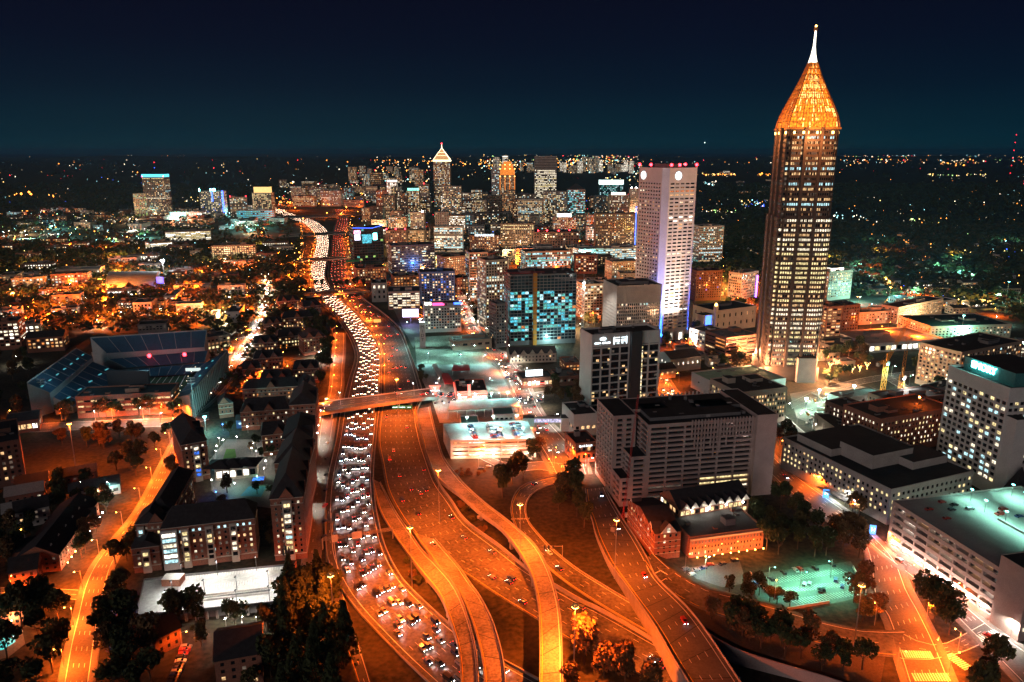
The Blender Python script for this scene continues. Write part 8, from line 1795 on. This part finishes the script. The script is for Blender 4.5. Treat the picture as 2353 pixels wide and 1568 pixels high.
def traffic(road, q0, q1, lanes, spacing, dirn, dn, df, label, group, limit=999, skip=0.0, spot=0, xen=.2, kinds=KINDSC, mx=300):
    """dirn +1: towards the viewer (list order). nearest first; past the limit they join the far traffic"""
    out = []
    for ln in range(lanes):
        d = dn+rc.uniform(0, spacing)
        while d < df:
            if rc.random() > skip: out.append((d, q0+(q1-q0)*(ln+.5)/lanes, ln))
            d += spacing*rc.uniform(.65, 1.5)
    out = [(road.at(d, q), ln) for d, q, ln in out]; out.sort(key=lambda e: e[0][0].y)
    n = 0
    for (P, t), ln in out:
        x, y = proj(P)
        if x < -20 or x > 2375 or y > 1600: continue
        if n < limit:
            n += 1; kd = rc.choice(kinds); pc = rc.choice((0, 1, 1, 2, 3, 3, 4, 4, 5)); yaw = math.atan2(t.y, t.x)+(0 if dirn > 0 else math.pi)
            lane = ('leftmost', 'second', 'third', 'fourth', 'fifth', 'sixth', 'seventh')[ln]+(' lane' if ln else ' lane')
            lb = uniq(f'{PAINT[pc][0]} {kd} {label}, {lane},', x, y); lb = ' '.join(lb.split()[:16])
            car(P, yaw, kd, pc, 'xenon' if rc.random() < xen else 'on', lb, group, parts=pxm(P) > 3.2, spot=n <= spot)
        else: simple_car(FARC, P, t, 1, dirn)
# SB: the headlight stream
traffic(SB, .18, .93, 7, 17, +1, dS2-150, SB.len-1, 'with headlights on', 'oncoming cars on the freeway', limit=125, spot=110)
traffic(SB, .10, .95, 7, 19, +1, dS-1500, dS2-150, '', '', limit=0)
dN2 = next(d for d in range(0, 9000, 10) if NB.at(d, 0)[0].y < 1150)
traffic(NB, .12, .9, 6, 60, -1, dN2, NB.len-1, 'driving away with red tail lights', 'cars driving away on the freeway', limit=24, skip=.3, xen=0)
traffic(NB, .08, .92, 5, 34, -1, 40, dN2, '', '', limit=0)
traffic(RE, .35, .8, 2, 42, +1, 10, RE.len-5, 'with headlights on, on the straight viaduct', 'cars on the straight viaduct', xen=.5, skip=.3)
traffic(RD, .2, .8, 2, 40, -1, 10, RD.len-60, 'with red tail lights on the ramp', 'cars on the ramp', skip=.4)
traffic(RJ, .05, .45, 2, 34, +1, RJ.len*.05, RJ.len*.62, 'on the white-lit street', 'cars on the left street', skip=.2, limit=9)
traffic(RJ, .55, .95, 1, 22, -1, RJ.len*.05, RJ.len*.5, 'heading away on the white-lit street', 'cars on the left street', skip=.2, limit=8)
traffic(RN, .1, .5, 2, 26, +1, RN.len*.1, RN.len*.97, 'on the wide street', 'cars on the wide street', skip=.3, limit=10)
traffic(RN, .5, .9, 2, 34, -1, RN.len*.1, RN.len*.97, 'heading away on the wide street', 'cars on the wide street', skip=.3, limit=10)
traffic(RP, .1, .9, 4, 10, -1, 5, RP.len, 'queuing on the crossing', 'cars queuing on the crossing', skip=.3, limit=12, kinds=('sedan', 'suv', 'hatchback'))
traffic(BR1, .1, .9, 4, 42, 1, 20, BR1.len, 'on the nearest road bridge', 'cars on the road bridge', skip=.4, limit=6)
traffic(RQ, .1, .9, 5, 30, -1, 0, RQ.len, 'with red tail lights behind the dark hotel', 'cars behind the dark hotel', skip=.5, limit=7)
traffic(RH, .3, .8, 2, 50, -1, 10, RH.len-20, 'on the garage street', 'cars on the garage street', skip=.5, limit=4)
traffic(RG, .2, .8, 3, 90, 1, 30, RG.len-60, 'on the right-hand street', 'cars on the right street', skip=.6, limit=4)
traffic(RT, .2, .8, 2, 34, 1, 5, RT.len-5, 'on the bright sunken street', 'cars on the sunken street', skip=.5, limit=4)
FARC.obj('distant_traffic', kind='stuff')
def parked(x, y, ang, label, z=0.0, kind=None, pc=None, group='parked cars'):
    P = G(x, y, z); kd = kind or rc.choice(('sedan', 'suv', 'hatchback')); pc = rc.randrange(6) if pc is None else pc
    xx, yy = proj(P); return car(P, rad(ang), kd, pc, 'off', ' '.join(uniq(f'{PAINT[pc][0]} {kd} parked {label},', xx, yy).split()[:16]), group, parts=pxm(P) > 3.5, z=.06)
A_, B_2, C_2, D_2, HV, _ = VD
for (f0, f1, cols) in ((.30, .34, 1), (.52, .60, 2), (.80, .87, 2)):
    for c in range(cols):
        for k in range(10):
            if rc.random() < .82:
                fx = f0+(f1-f0)*c; p = A_.lerp(B_2, fx).lerp(D_2.lerp(C_2, fx), .12+.8*k/10); x, y = proj((p.x, p.y, HV-.7)); parked(x, y, 0 if c else 180, 'on the teal-white roof deck', HV-.7, group='cars on the roof deck')
for fx, fy in ((.10, .30), (.16, .34), (.24, .40), (.22, .28), (.36, .52), (.30, .60), (.42, .62), (.55, .58), (.62, .66), (.68, .50), (.72, .62), (.18, .14), (.33, .16), (.86, .7)):
    P0, u, n, L, D, H, _r = DG; p = P0+u*L*fx-n*D*fy; x, y = proj((p.x, p.y, H-.86)); parked(x, y, math.degrees(math.atan2(n.y, n.x))+rc.choice((0, 180)), 'on the teal-lit garage roof', H-.86, group='cars on the garage roof')
for (x, y, a) in ((1772, 1333, 110), (1848, 1346, 60), (1860, 1344, 60), (1920, 1335, 65), (1885, 1358, 65), (1893, 1356, 65), (1935, 1350, 65), (1800, 1318, 100), (1828, 1312, 100), (1838, 1310, 100), (1873, 1308, 100), (1912, 1300, 100), (1740, 1342, 20)): parked(x, y, a, 'in the teal car park', group='cars in the teal car park')
for (x, y, a) in ((1600, 1312, 20), (1615, 1308, 200), (1632, 1300, 10), (1660, 1298, 30), (1688, 1290, 20), (1590, 1322, 30), (1575, 1310, 30)): parked(x, y, a, 'before the brick row', group='cars before the brick row')
for k in range(11): parked(428-k*3.2, 1490+k*8, 8, 'in the small lot below the white deck', group='cars in the small lot')
for x in (513, 524, 562, 577, 590): parked(x, 1462-(x-513)*.12, 85, 'on the small car park below the deck', group='cars in the lower lot')
for k in range(9): parked(268+rc.uniform(-1, 1)-k*1.8, 1325+k*30-(k*2), 70, 'at the kerb of the orange street', group='cars parked on the orange street')
for (x, y) in ((1905, 1086), (1918, 1092), (1931, 1090), (1888, 1078), (1962, 1193), (1975, 1205), (2270, 1462), (2150, 1345)): parked(x, y, 130, 'near the hospital entrance', group='cars near the hospital')
for k in range(7): parked(752-k*1.2, 1020+k*36, 82, 'beside the narrow white-lit street', group='cars by the narrow street')
for k in range(10): parked(1000+k*17+rc.uniform(-3, 3), 925+rc.uniform(-3, 3), rc.choice((80, 95)), 'at the drive-in canopy', group='cars at the canopy')
for k in range(12): parked(1000+k*9, 880+rc.uniform(-8, 12), rc.choice((80, 170)), 'on the restaurant forecourt', group='cars on the forecourt')
for k in range(10): parked(1180+rc.uniform(-20, 20), 845+k*4, rc.choice((20, 200)), 'in the restaurant car park', group='cars at the restaurant')
for (x, y, a) in ((1105, 1078, 10), (1122, 1074, 20), (1196, 1062, 10), (1215, 1058, 20)): parked(x, y, a, 'on the service road', group='cars on the service road')
car(G(1310, 1048), rad(-60), 'suv', 0, 'on', 'white police suv with blue roof lights at the junction by the corner shop', 'police car'); p = G(1310, 1048); r2 = empty('light_bar', (0, 0, 0)); bpy.data.objects.remove(r2)
b = MB(); b.box((0, 0), (0, 1), (1.2, .4), 1.76, 1.92, E_blue); o = b.obj('light_bar', off=Z0); o.parent = [x for x in COL.objects if x.get('label', '').startswith('white police suv')][0]; light(o, (0, 0, 2.6), (.1, .2, 1), 9000, .5)

# crosswalks, arrows, ONLY lettering
b = MB()
def cross(xa, ya, xb, yb, n, ln, ang):
    for k in range(n):
        p = G(xa+(xb-xa)*k/(n-1), ya+(yb-ya)*k/(n-1)); d = Vector((math.cos(rad(ang)), math.sin(rad(ang)), 0)); s = Vector((-d.y, d.x, 0))*.35
        b.quad(*[tuple(v+Vector((0, 0, .09))) for v in (p-s, p+d*ln-s, p+d*ln+s, p+s)], white_paint)
cross(2082, 1512, 2145, 1514, 13, 5, 80); cross(2105, 1566, 2190, 1566, 15, 5, 80); cross(2170, 1508, 2215, 1540, 10, 5, 20); cross(2262, 1478, 2305, 1462, 9, 5, 110); cross(1290, 1075, 1345, 1072, 12, 4, 80)
b.obj('crosswalk_markings', kind='structure')
for k, s_ in enumerate(('ONLY', 'ONLY')):
    p = G(1188+k*17, 1194, .09); o = text(None, s_, p, (1, .1), 2.6, white_paint, flat=True, name='road_lettering', extr=.002); o['kind'] = 'structure'
b = MB()
for (xa, ya, xb, yb, xc, yc) in ((1506,1318,1518,1312,1534,1322),(1518,1338,1530,1331,1546,1340),(1530,1357,1543,1349,1560,1358)):
    A, Bq, Cq = [G(*q, 5.2) for q in ((xa, ya), (xb, yb), (xc, yc))]
    b.bar(A+Vector((0, 0, .2)), Bq+Vector((0, 0, .2)), .22, white_paint, 4); b.bar(Bq+Vector((0, 0, .2)), Cq+Vector((0, 0, .2)), .22, white_paint, 4)
b.obj('gore_chevrons', kind='structure')

# ---------------------------------------------------------------- trees
def crown_mesh(seed, lm, rx=4.2, rz=4.6, n=760, s=.58, conifer=False, bare=0):
    r_ = random.Random(seed); b = MB(); lobes = []
    for k in range(9):
        a = r_.uniform(0, 6.28); q = r_.uniform(0, .62); lobes.append((rx*q*math.cos(a), rx*q*math.sin(a), r_.uniform(-.55, .7)*rz, r_.uniform(.38, .62)*rx))
    for k in range(n):
        if conifer:
            t = r_.random()**.8; z = rz*2.1*(t)-rz*.9; rad_ = rx*(1-t)*r_.uniform(.55, 1.05)+.2; a = r_.uniform(0, 6.28); c = Vector((rad_*math.cos(a), rad_*math.sin(a), z))
        else:
            L_ = r_.choice(lobes); th, ph = r_.uniform(0, 6.28), math.acos(r_.uniform(-.75, 1)); q = L_[3]*r_.uniform(.72, 1.06)
            c = Vector((L_[0]+q*math.sin(ph)*math.cos(th), L_[1]+q*math.sin(ph)*math.sin(th), L_[2]+q*math.cos(ph)*.9))
        a = Vector((r_.gauss(0, 1), r_.gauss(0, 1), r_.gauss(0, .6))).normalized(); d = a.orthogonal().normalized(); e = a.cross(d); w_ = s*r_.uniform(.6, 1.25)
        b.poly([tuple(c+d*w_), tuple(c+e*w_*.7), tuple(c-d*w_), tuple(c-e*w_*.7)], lm)
    return b.mesh('crown')
def trunk_mesh(h_=5, r_=.3, seed=1):
    b = MB(); q = random.Random(seed); b.bar((0, 0, -.1), (.1, .1, h_), (r_, r_*.6), bark, 6)
    for k in range(5): a = q.uniform(0, 6.28); b.bar((.1, .1, h_*q.uniform(.6, 1)), (2.2*math.cos(a), 2.2*math.sin(a), h_+q.uniform(.8, 3)), (r_*.45, .05), bark, 4)
    return b.mesh('trunk')
CR = {'dark': [crown_mesh(i, leaf1) for i in range(3)], 'olive': [crown_mesh(i+10, leaf2) for i in range(3)], 'autumn': [crown_mesh(i+20, leaf3) for i in range(2)], 'conifer': [crown_mesh(40, leaf1, 3.2, 6, 760, .55, True)]}
TRK = [trunk_mesh(4.6, .3, s) for s in (1, 2)]
TN = {'tree': 0}
def tree(P, size, kind, where, group=None, shrub=False):
    x, y = proj(P); nm = 'conifer' if kind == 'conifer' else ('shrub' if shrub else 'tree')
    col = {'dark': 'dark green', 'olive': 'olive green', 'autumn': 'rusty autumn', 'conifer': 'dark'}[kind]
    lb = uniq(f'{"small" if size < .7 else ("large" if size > 1.25 else "leafy")} {col} {nm}', x, y, (where,) if where else ())
    r = empty(nm, tuple(P), ' '.join(lb.split()[:16]), nm, group, rc.uniform(0, 6))
    r.scale = (size, size, size*rc.uniform(.85, 1.15))
    if not shrub: link(rc.choice(TRK), 'trunk', r); link(rc.choice(CR[kind]), 'crown', r, (0, 0, 8.0 if kind != 'conifer' else 6.8))
    else: link(rc.choice(CR[kind]), 'crown', r, (0, 0, 2.4), scale=(1, 1, .55))
    TN['tree'] += 1
def grove(poly, n, smin, smax, kinds, where, shrub=False, check=True, group='trees', mind=5.5, z=0):
    n = max(2, round(n*.68)); xs = [p[0] for p in poly]; ys = [p[1] for p in poly]; pts = []; tr = 0
    while len(pts) < n and tr < n*40:
        tr += 1; x, y = rc.uniform(min(xs), max(xs)), rc.uniform(min(ys), max(ys))
        if not inside(poly, x, y): continue
        P = G(x, y, z)
        if check and not free(P.x, P.y): continue
        s = rc.uniform(smin, smax)*(1 if shrub else 1.1)
        if any((P-q).length < mind*s*(1 if shrub else .72) for q in pts): continue
        pts.append(P); tree(P, s, rc.choice(kinds), where, group, shrub)
D_ = 'dark'; O_ = 'olive'; A__ = 'autumn'; C__ = 'conifer'
grove([(690,730),(740,740),(790,790),(775,900),(745,915),(730,860),(735,800),(700,770)], 34, 1.1, 1.6, (D_, D_, O_), 'crowded', group='tree belt by the freeway')
grove([(665,1360),(745,1330),(800,1420),(810,1568),(770,1640),(650,1640),(660,1450)], 40, 1.3, 1.9, (D_, C__), 'massed', group='dark trees by the outer ramp')
grove([(228,1385),(310,1370),(322,1440),(300,1470),(235,1450)], 5, 1.3, 1.7, (D_, O_), 'street-corner', group='trees by the orange street')
grove([(372,1428),(455,1420),(460,1452),(380,1458)], 4, 1.2, 1.6, (O_, D_), 'bushy', group='trees by the white deck')
grove([(450,1440),(660,1430),(650,1600),(440,1600)], 12, .9, 1.4, (D_, O_), 'garden', group='trees below the white deck')
grove([(205,1470),(350,1450),(350,1600),(190,1620)], 14, 1.1, 1.6, (D_, D_, A__), 'massed', group='trees right of the orange street')
grove([(-20,1400),(150,1395),(140,1620),(-20,1620)], 16, 1.1, 1.7, (D_, O_), 'massed', group='trees left of the orange street')
grove([(120,1010),(390,1000),(370,1030),(130,1040)], 16, .9, 1.3, (D_, O_, A__), 'lawn-top', group='trees at the dark lawn')
grove([(0,1150),(200,1090),(250,1150),(150,1290),(0,1330)], 22, .8, 1.2, (D_, D_, A__), 'yard', group='trees among the houses')
grove([(262,1260),(306,1225),(310,1290),(250,1330)], 4, 1.0, 1.4, (D_, O_), 'streetside', group='trees by the dorm wall')
grove([(190,1230),(240,1180),(262,1160),(225,1230),(185,1300),(165,1310)], 9, .9, 1.3, (D_, A__), 'streetside', group='trees by the row house')
grove([(270,1050),(350,1040),(320,1090),(270,1150),(220,1150),(240,1090)], 8, 1.1, 1.5, (D_, O_), 'lawn-side', group='trees at the dark lawn')
grove([(398,1060),(418,1050),(408,1090),(390,1100)], 2, 1.0, 1.3, (D_, A__), 'streetside', group='trees at the dark lawn')
grove([(130,960),(415,948),(410,975),(130,985)], 14, 1.0, 1.4, (D_, A__, O_), 'streetside', group='trees below the stadium')
grove([(-20,830),(60,830),(110,920),(100,985),(-20,985)], 14, 1.0, 1.4, (D_, A__), 'campus', group='trees left of the stadium')
grove([(0,1150),(160,1140),(130,1290),(0,1340)], 8, .9, 1.2, (D_,), 'garden', group='trees among the houses')
grove([(500,1000),(660,1005),(650,1060),(600,1060),(540,1005)], 7, .5, .8, (A__, D_), 'courtyard', group='courtyard trees')
grove([(490,1130),(650,1130),(640,1190),(480,1190)], 8, .6, 1.0, (D_, A__), 'courtyard', group='courtyard trees')
grove([(598,1200),(632,1200),(628,1300),(596,1290)], 5, .6, .9, (A__, D_), 'gap-filling', group='courtyard trees')
grove([(1128,1090),(1205,1084),(1200,1150),(1150,1165),(1130,1130)], 7, 1.1, 1.5, (A__, O_, D_), 'interchange', group='trees of the interchange')
grove([(1258,1100),(1300,1095),(1368,1190),(1350,1225),(1270,1170)], 13, 1.1, 1.5, (D_, D_, O_), 'massed', group='dark trees by the coned street')
grove([(1040,1080),(1125,1078),(1125,1092),(1045,1096)], 12, .35, .5, (A__,), 'clipped', shrub=True, group='hedge shrubs')
grove([(1048,1150),(1120,1190),(1190,1250),(1170,1262),(1100,1220)], 18, .45, .8, (A__, O_), 'ramp-side', shrub=True, group='ramp-side shrubs')
grove([(915,1245),(940,1255),(985,1345),(960,1350)], 9, .4, .7, (A__, D_), 'median', shrub=True, group='median shrubs')
for (x, y, s) in ((1342, 1530, 1.75), (1388, 1556, 1.45), (1436, 1580, 1.45), (1488, 1606, 1.35), (1312, 1590, 1.2)): tree(G(x, y), s, A__, '', 'round lamp-lit trees')
grove([(1725,1175),(1790,1150),(1900,1230),(1960,1290),(1870,1300),(1760,1285)], 22, 1.0, 1.4, (D_, O_), 'massed', group='trees behind the teal car park')
grove([(1900,1230),(1975,1255),(1990,1300),(1955,1295)], 7, 1.0, 1.3, (A__, O_), 'streetside', group='trees behind the teal car park')
grove([(1930,1375),(1990,1372),(2020,1430),(1980,1452),(1930,1430)], 6, 1.0, 1.3, (A__, O_), 'loop', group='trees inside the loop')
grove([(1600,1410),(1720,1430),(1860,1480),(2000,1520),(2000,1560),(1860,1540),(1640,1460)], 30, .8, 1.2, (D_, D_, A__), 'bank', check=False, group='trees on the wooded bank', z=4)
grove([(1660,1330),(1720,1350),(1830,1400),(1760,1402),(1650,1360)], 12, .6, .9, (D_, O_), 'verge', group='trees by the teal car park')
grove([(2098,1370),(2190,1440),(2225,1500),(2160,1478),(2115,1420)], 7, 1.1, 1.5, (O_, D_), 'island', group='trees on the traffic island')
grove([(2225,1520),(2320,1510),(2330,1620),(2220,1620)], 5, 1.2, 1.5, (D_, O_), 'corner', group='trees at the lower right')
grove([(1775,1010),(1810,1005),(1900,1085),(1880,1105)], 14, .8, 1.2, (O_, A__, D_), 'streetside', group='trees of the upper pavement')
grove([(1915,1130),(1990,1150),(2000,1190),(1960,1185)], 6, .8, 1.1, (A__, D_), 'streetside', group='trees of the upper pavement')
grove([(1880,790),(1990,800),(2000,850),(1890,835)], 18, .9, 1.3, (A__, D_), 'plaza', group='orange-lit plaza trees')
grove([(1880,862),(2000,860),(2020,880),(1880,885)], 12, .6, .9, (D_,), 'hedge-like', group='plaza hedge trees')
grove([(2090,850),(2180,840),(2190,900),(2110,910)], 10, .9, 1.3, (D_,), 'roadside', group='trees by the gridded apartments')
grove([(1525,775),(1600,770),(1600,800),(1520,805)], 8, .9, 1.3, (D_, O_), 'plaza', group='trees at the skyscraper foot')
grove([(1620,800),(1730,845),(1735,870),(1620,850)], 14, .9, 1.3, (D_, A__), 'park', group='trees behind the low lit hall')
grove([(1340,730),(1385,722),(1385,755),(1340,755)], 5, 1.0, 1.4, (O_,), 'street', group='trees by the grey office')
grove([(1280,870),(1340,860),(1340,960),(1230,905)], 12, .8, 1.2, (D_, A__), 'street', group='trees left of the dark hotel')
grove([(1215,1030),(1255,1030),(1255,1065),(1215,1060)], 4, 1.0, 1.3, (D_, A__), 'corner', group='trees at the deck corner')
grove([(1070,700),(1115,700),(1118,770),(1100,770)], 8, .9, 1.3, (D_,), 'street', group='trees beside the beige tower')
grove([(955,820),(985,880),(990,930),(955,860)], 4, .6, .9, (D_,), 'verge', group='trees by the lot')
grove([(690,660),(840,652),(845,660),(690,668)], 16, .8, 1.1, (D_, D_), 'bridge-top', check=False, group='trees of the planted bridge', z=3)
grove([(1640,700),(1740,705),(1735,722),(1640,718)], 9, 1.0, 1.3, (D_,), 'park', group='park trees')
# trees wound with fairy lights
for (x, y) in ((1907, 850), (1925, 857), (1942, 855), (1958, 858), (1975, 856), (1992, 850)):
    P = G(x, y); r = empty('tree', tuple(P), ' '.join(uniq('bare tree wound with yellow fairy lights', x, y, (('leftmost', 'rightmost')[x > 1950],)).split()[:16]), 'tree', 'fairy-lit trees'); b = MB(); q = random.Random(x); b.bar((0, 0, 0), (0, 0, 3.4), (.3, .2), bark, 5); fl = MB()
    for k in range(46): a = q.uniform(0, 6.28); t = q.random(); fl.ball((2.6*t*math.cos(a), 2.6*t*math.sin(a), 3+4.2*t+q.uniform(-.5, .5)), .22, E_fairy, 4, 2)
    for k in range(12): fl.ball((.3*math.cos(k), .3*math.sin(k), .3+k*.27), .2, E_fairy, 4, 2)
    for k in range(7): a = k*.9; b.bar((0, 0, 3), (2.4*math.cos(a), 2.4*math.sin(a), 6.6), (.13, .04), bark, 4)
    b.obj('trunk', r, off=Z0); fl.obj('fairy_lights', r, off=Z0, kind='stuff'); light_shared(r, (0, 0, 6), 'fairy', (1, .6, .15), 1600, .8)
# ---------------------------------------------------------------- woods and campus tree cover nobody could count
def woods(name, poly, dens, smin, smax, mats_, nq, seed, maxn=6000, check=True):
    r_ = random.Random(seed); b = MB(); mis = [b.mi(m) for m in mats_]; P = [G(*q) for q in poly]; xs = [p.x for p in P]; ys = [p.y for p in P]; A = (max(xs)-min(xs))*(max(ys)-min(ys)); n = min(maxn*3, int(A*dens)); c = 0
    for k in range(n):
        x, y = r_.uniform(min(xs), max(xs)), r_.uniform(min(ys), max(ys))
        if not inside(P, x, y) or (check and not free(x, y)): continue
        c += 1
        if c > maxn: break
        s = r_.uniform(smin, smax); mi = r_.choice(mis); zc = s*.85
        b.v += []
        for q in range(nq):
            u_, v_ = r_.uniform(0, 6.283), r_.uniform(-.4, 1); w_ = math.sqrt(max(0, 1-v_*v_)); cx_, cy_, cz = x+s*.75*w_*math.cos(u_), y+s*.75*w_*math.sin(u_), zc+s*.7*v_
            e = s*r_.uniform(.28, .5); a1, a2 = r_.uniform(0, 6.283), r_.uniform(-.7, .7)
            dx, dy, dz = math.cos(a1)*e, math.sin(a1)*e, a2*e; ex, ey, ez = -math.sin(a1)*e*.7, math.cos(a1)*e*.7, r_.uniform(-.8, .8)*e
            i = len(b.v); b.v += [(cx_+dx, cy_+dy, cz+dz), (cx_+ex, cy_+ey, cz+ez), (cx_-dx, cy_-dy, cz-dz), (cx_-ex, cy_-ey, cz-ez)]; b.f.append((i, i+1, i+2, i+3)); b.m.append(mi)
    return b.obj(name, kind='stuff')
woods('campus_woods', [(-60,560),(690,560),(700,700),(560,930),(420,770),(-60,770)], .010, 6, 9, (leaf1, leaf2, leaf1, leaf3), 14, 1, 2600)
woods('neighbourhood_woods', [(1590,520),(2450,520),(2500,800),(2180,690),(1900,690),(1590,640)], .010, 6, 10, (leaf1, leaf1, leaf2), 12, 2, 4200)
woods('far_woods', [(-200,425),(640,425),(700,560),(-200,560)], .0016, 8, 13, (leaf1, leaf2), 9, 3, 3600)
woods('far_woods', [(1480,425),(2600,425),(2600,522),(1480,522)], .0018, 8, 14, (leaf1,), 9, 4, 4200)
woods('midtown_street_trees', [(820,500),(1600,500),(1600,760),(980,760)], .003, 4, 7, (leaf1, leaf2, leaf3), 12, 5, 900)
woods('horizon_woods', [(-1200,366),(3600,366),(3600,426),(-1200,426)], .00006, 16, 34, (leaf1,), 6, 6, 5000, check=False)
# low hills along the horizon
b = MB(); rr_ = random.Random(3); N = 90
for k in range(N):
    x0, x1 = -30000+60000*k/N, -30000+60000*(k+1)/N; h0 = 60+40*math.sin(k*.31)+30*math.sin(k*.83+1); h1 = 60+40*math.sin((k+1)*.31)+30*math.sin((k+1)*.83+1)
    b.quad((x0, 24000, -1), (x1, 24000, -1), (x1, 27500, h1), (x0, 27500, h0), leaf1); b.quad((x0, 27500, h0), (x1, 27500, h1), (x1, 32000, -1), (x0, 32000, -1), leaf1)
b.obj('hills', kind='structure')
print('CARS', CARN[0], 'TREES', TN['tree'])
# ---------------------------------------------------------------- night air
hm = bpy.data.materials.new('haze'); hm.use_nodes = True; hn = hm.node_tree; hn.nodes.clear(); ho = hn.nodes.new('ShaderNodeOutputMaterial'); hv = hn.nodes.new('ShaderNodeVolumePrincipled')
hv.inputs['Color'].default_value = (.16, .55, 1, 1); hv.inputs['Density'].default_value = 2.6e-5; hv.inputs['Anisotropy'].default_value = .4; hn.links.new(hv.outputs[0], ho.inputs['Volume'])
b = MB(); b.prism([(-40000, -3000), (40000, -3000), (40000, 60000), (-40000, 60000)], -3, 420, hm); b.obj('haze', kind='stuff')
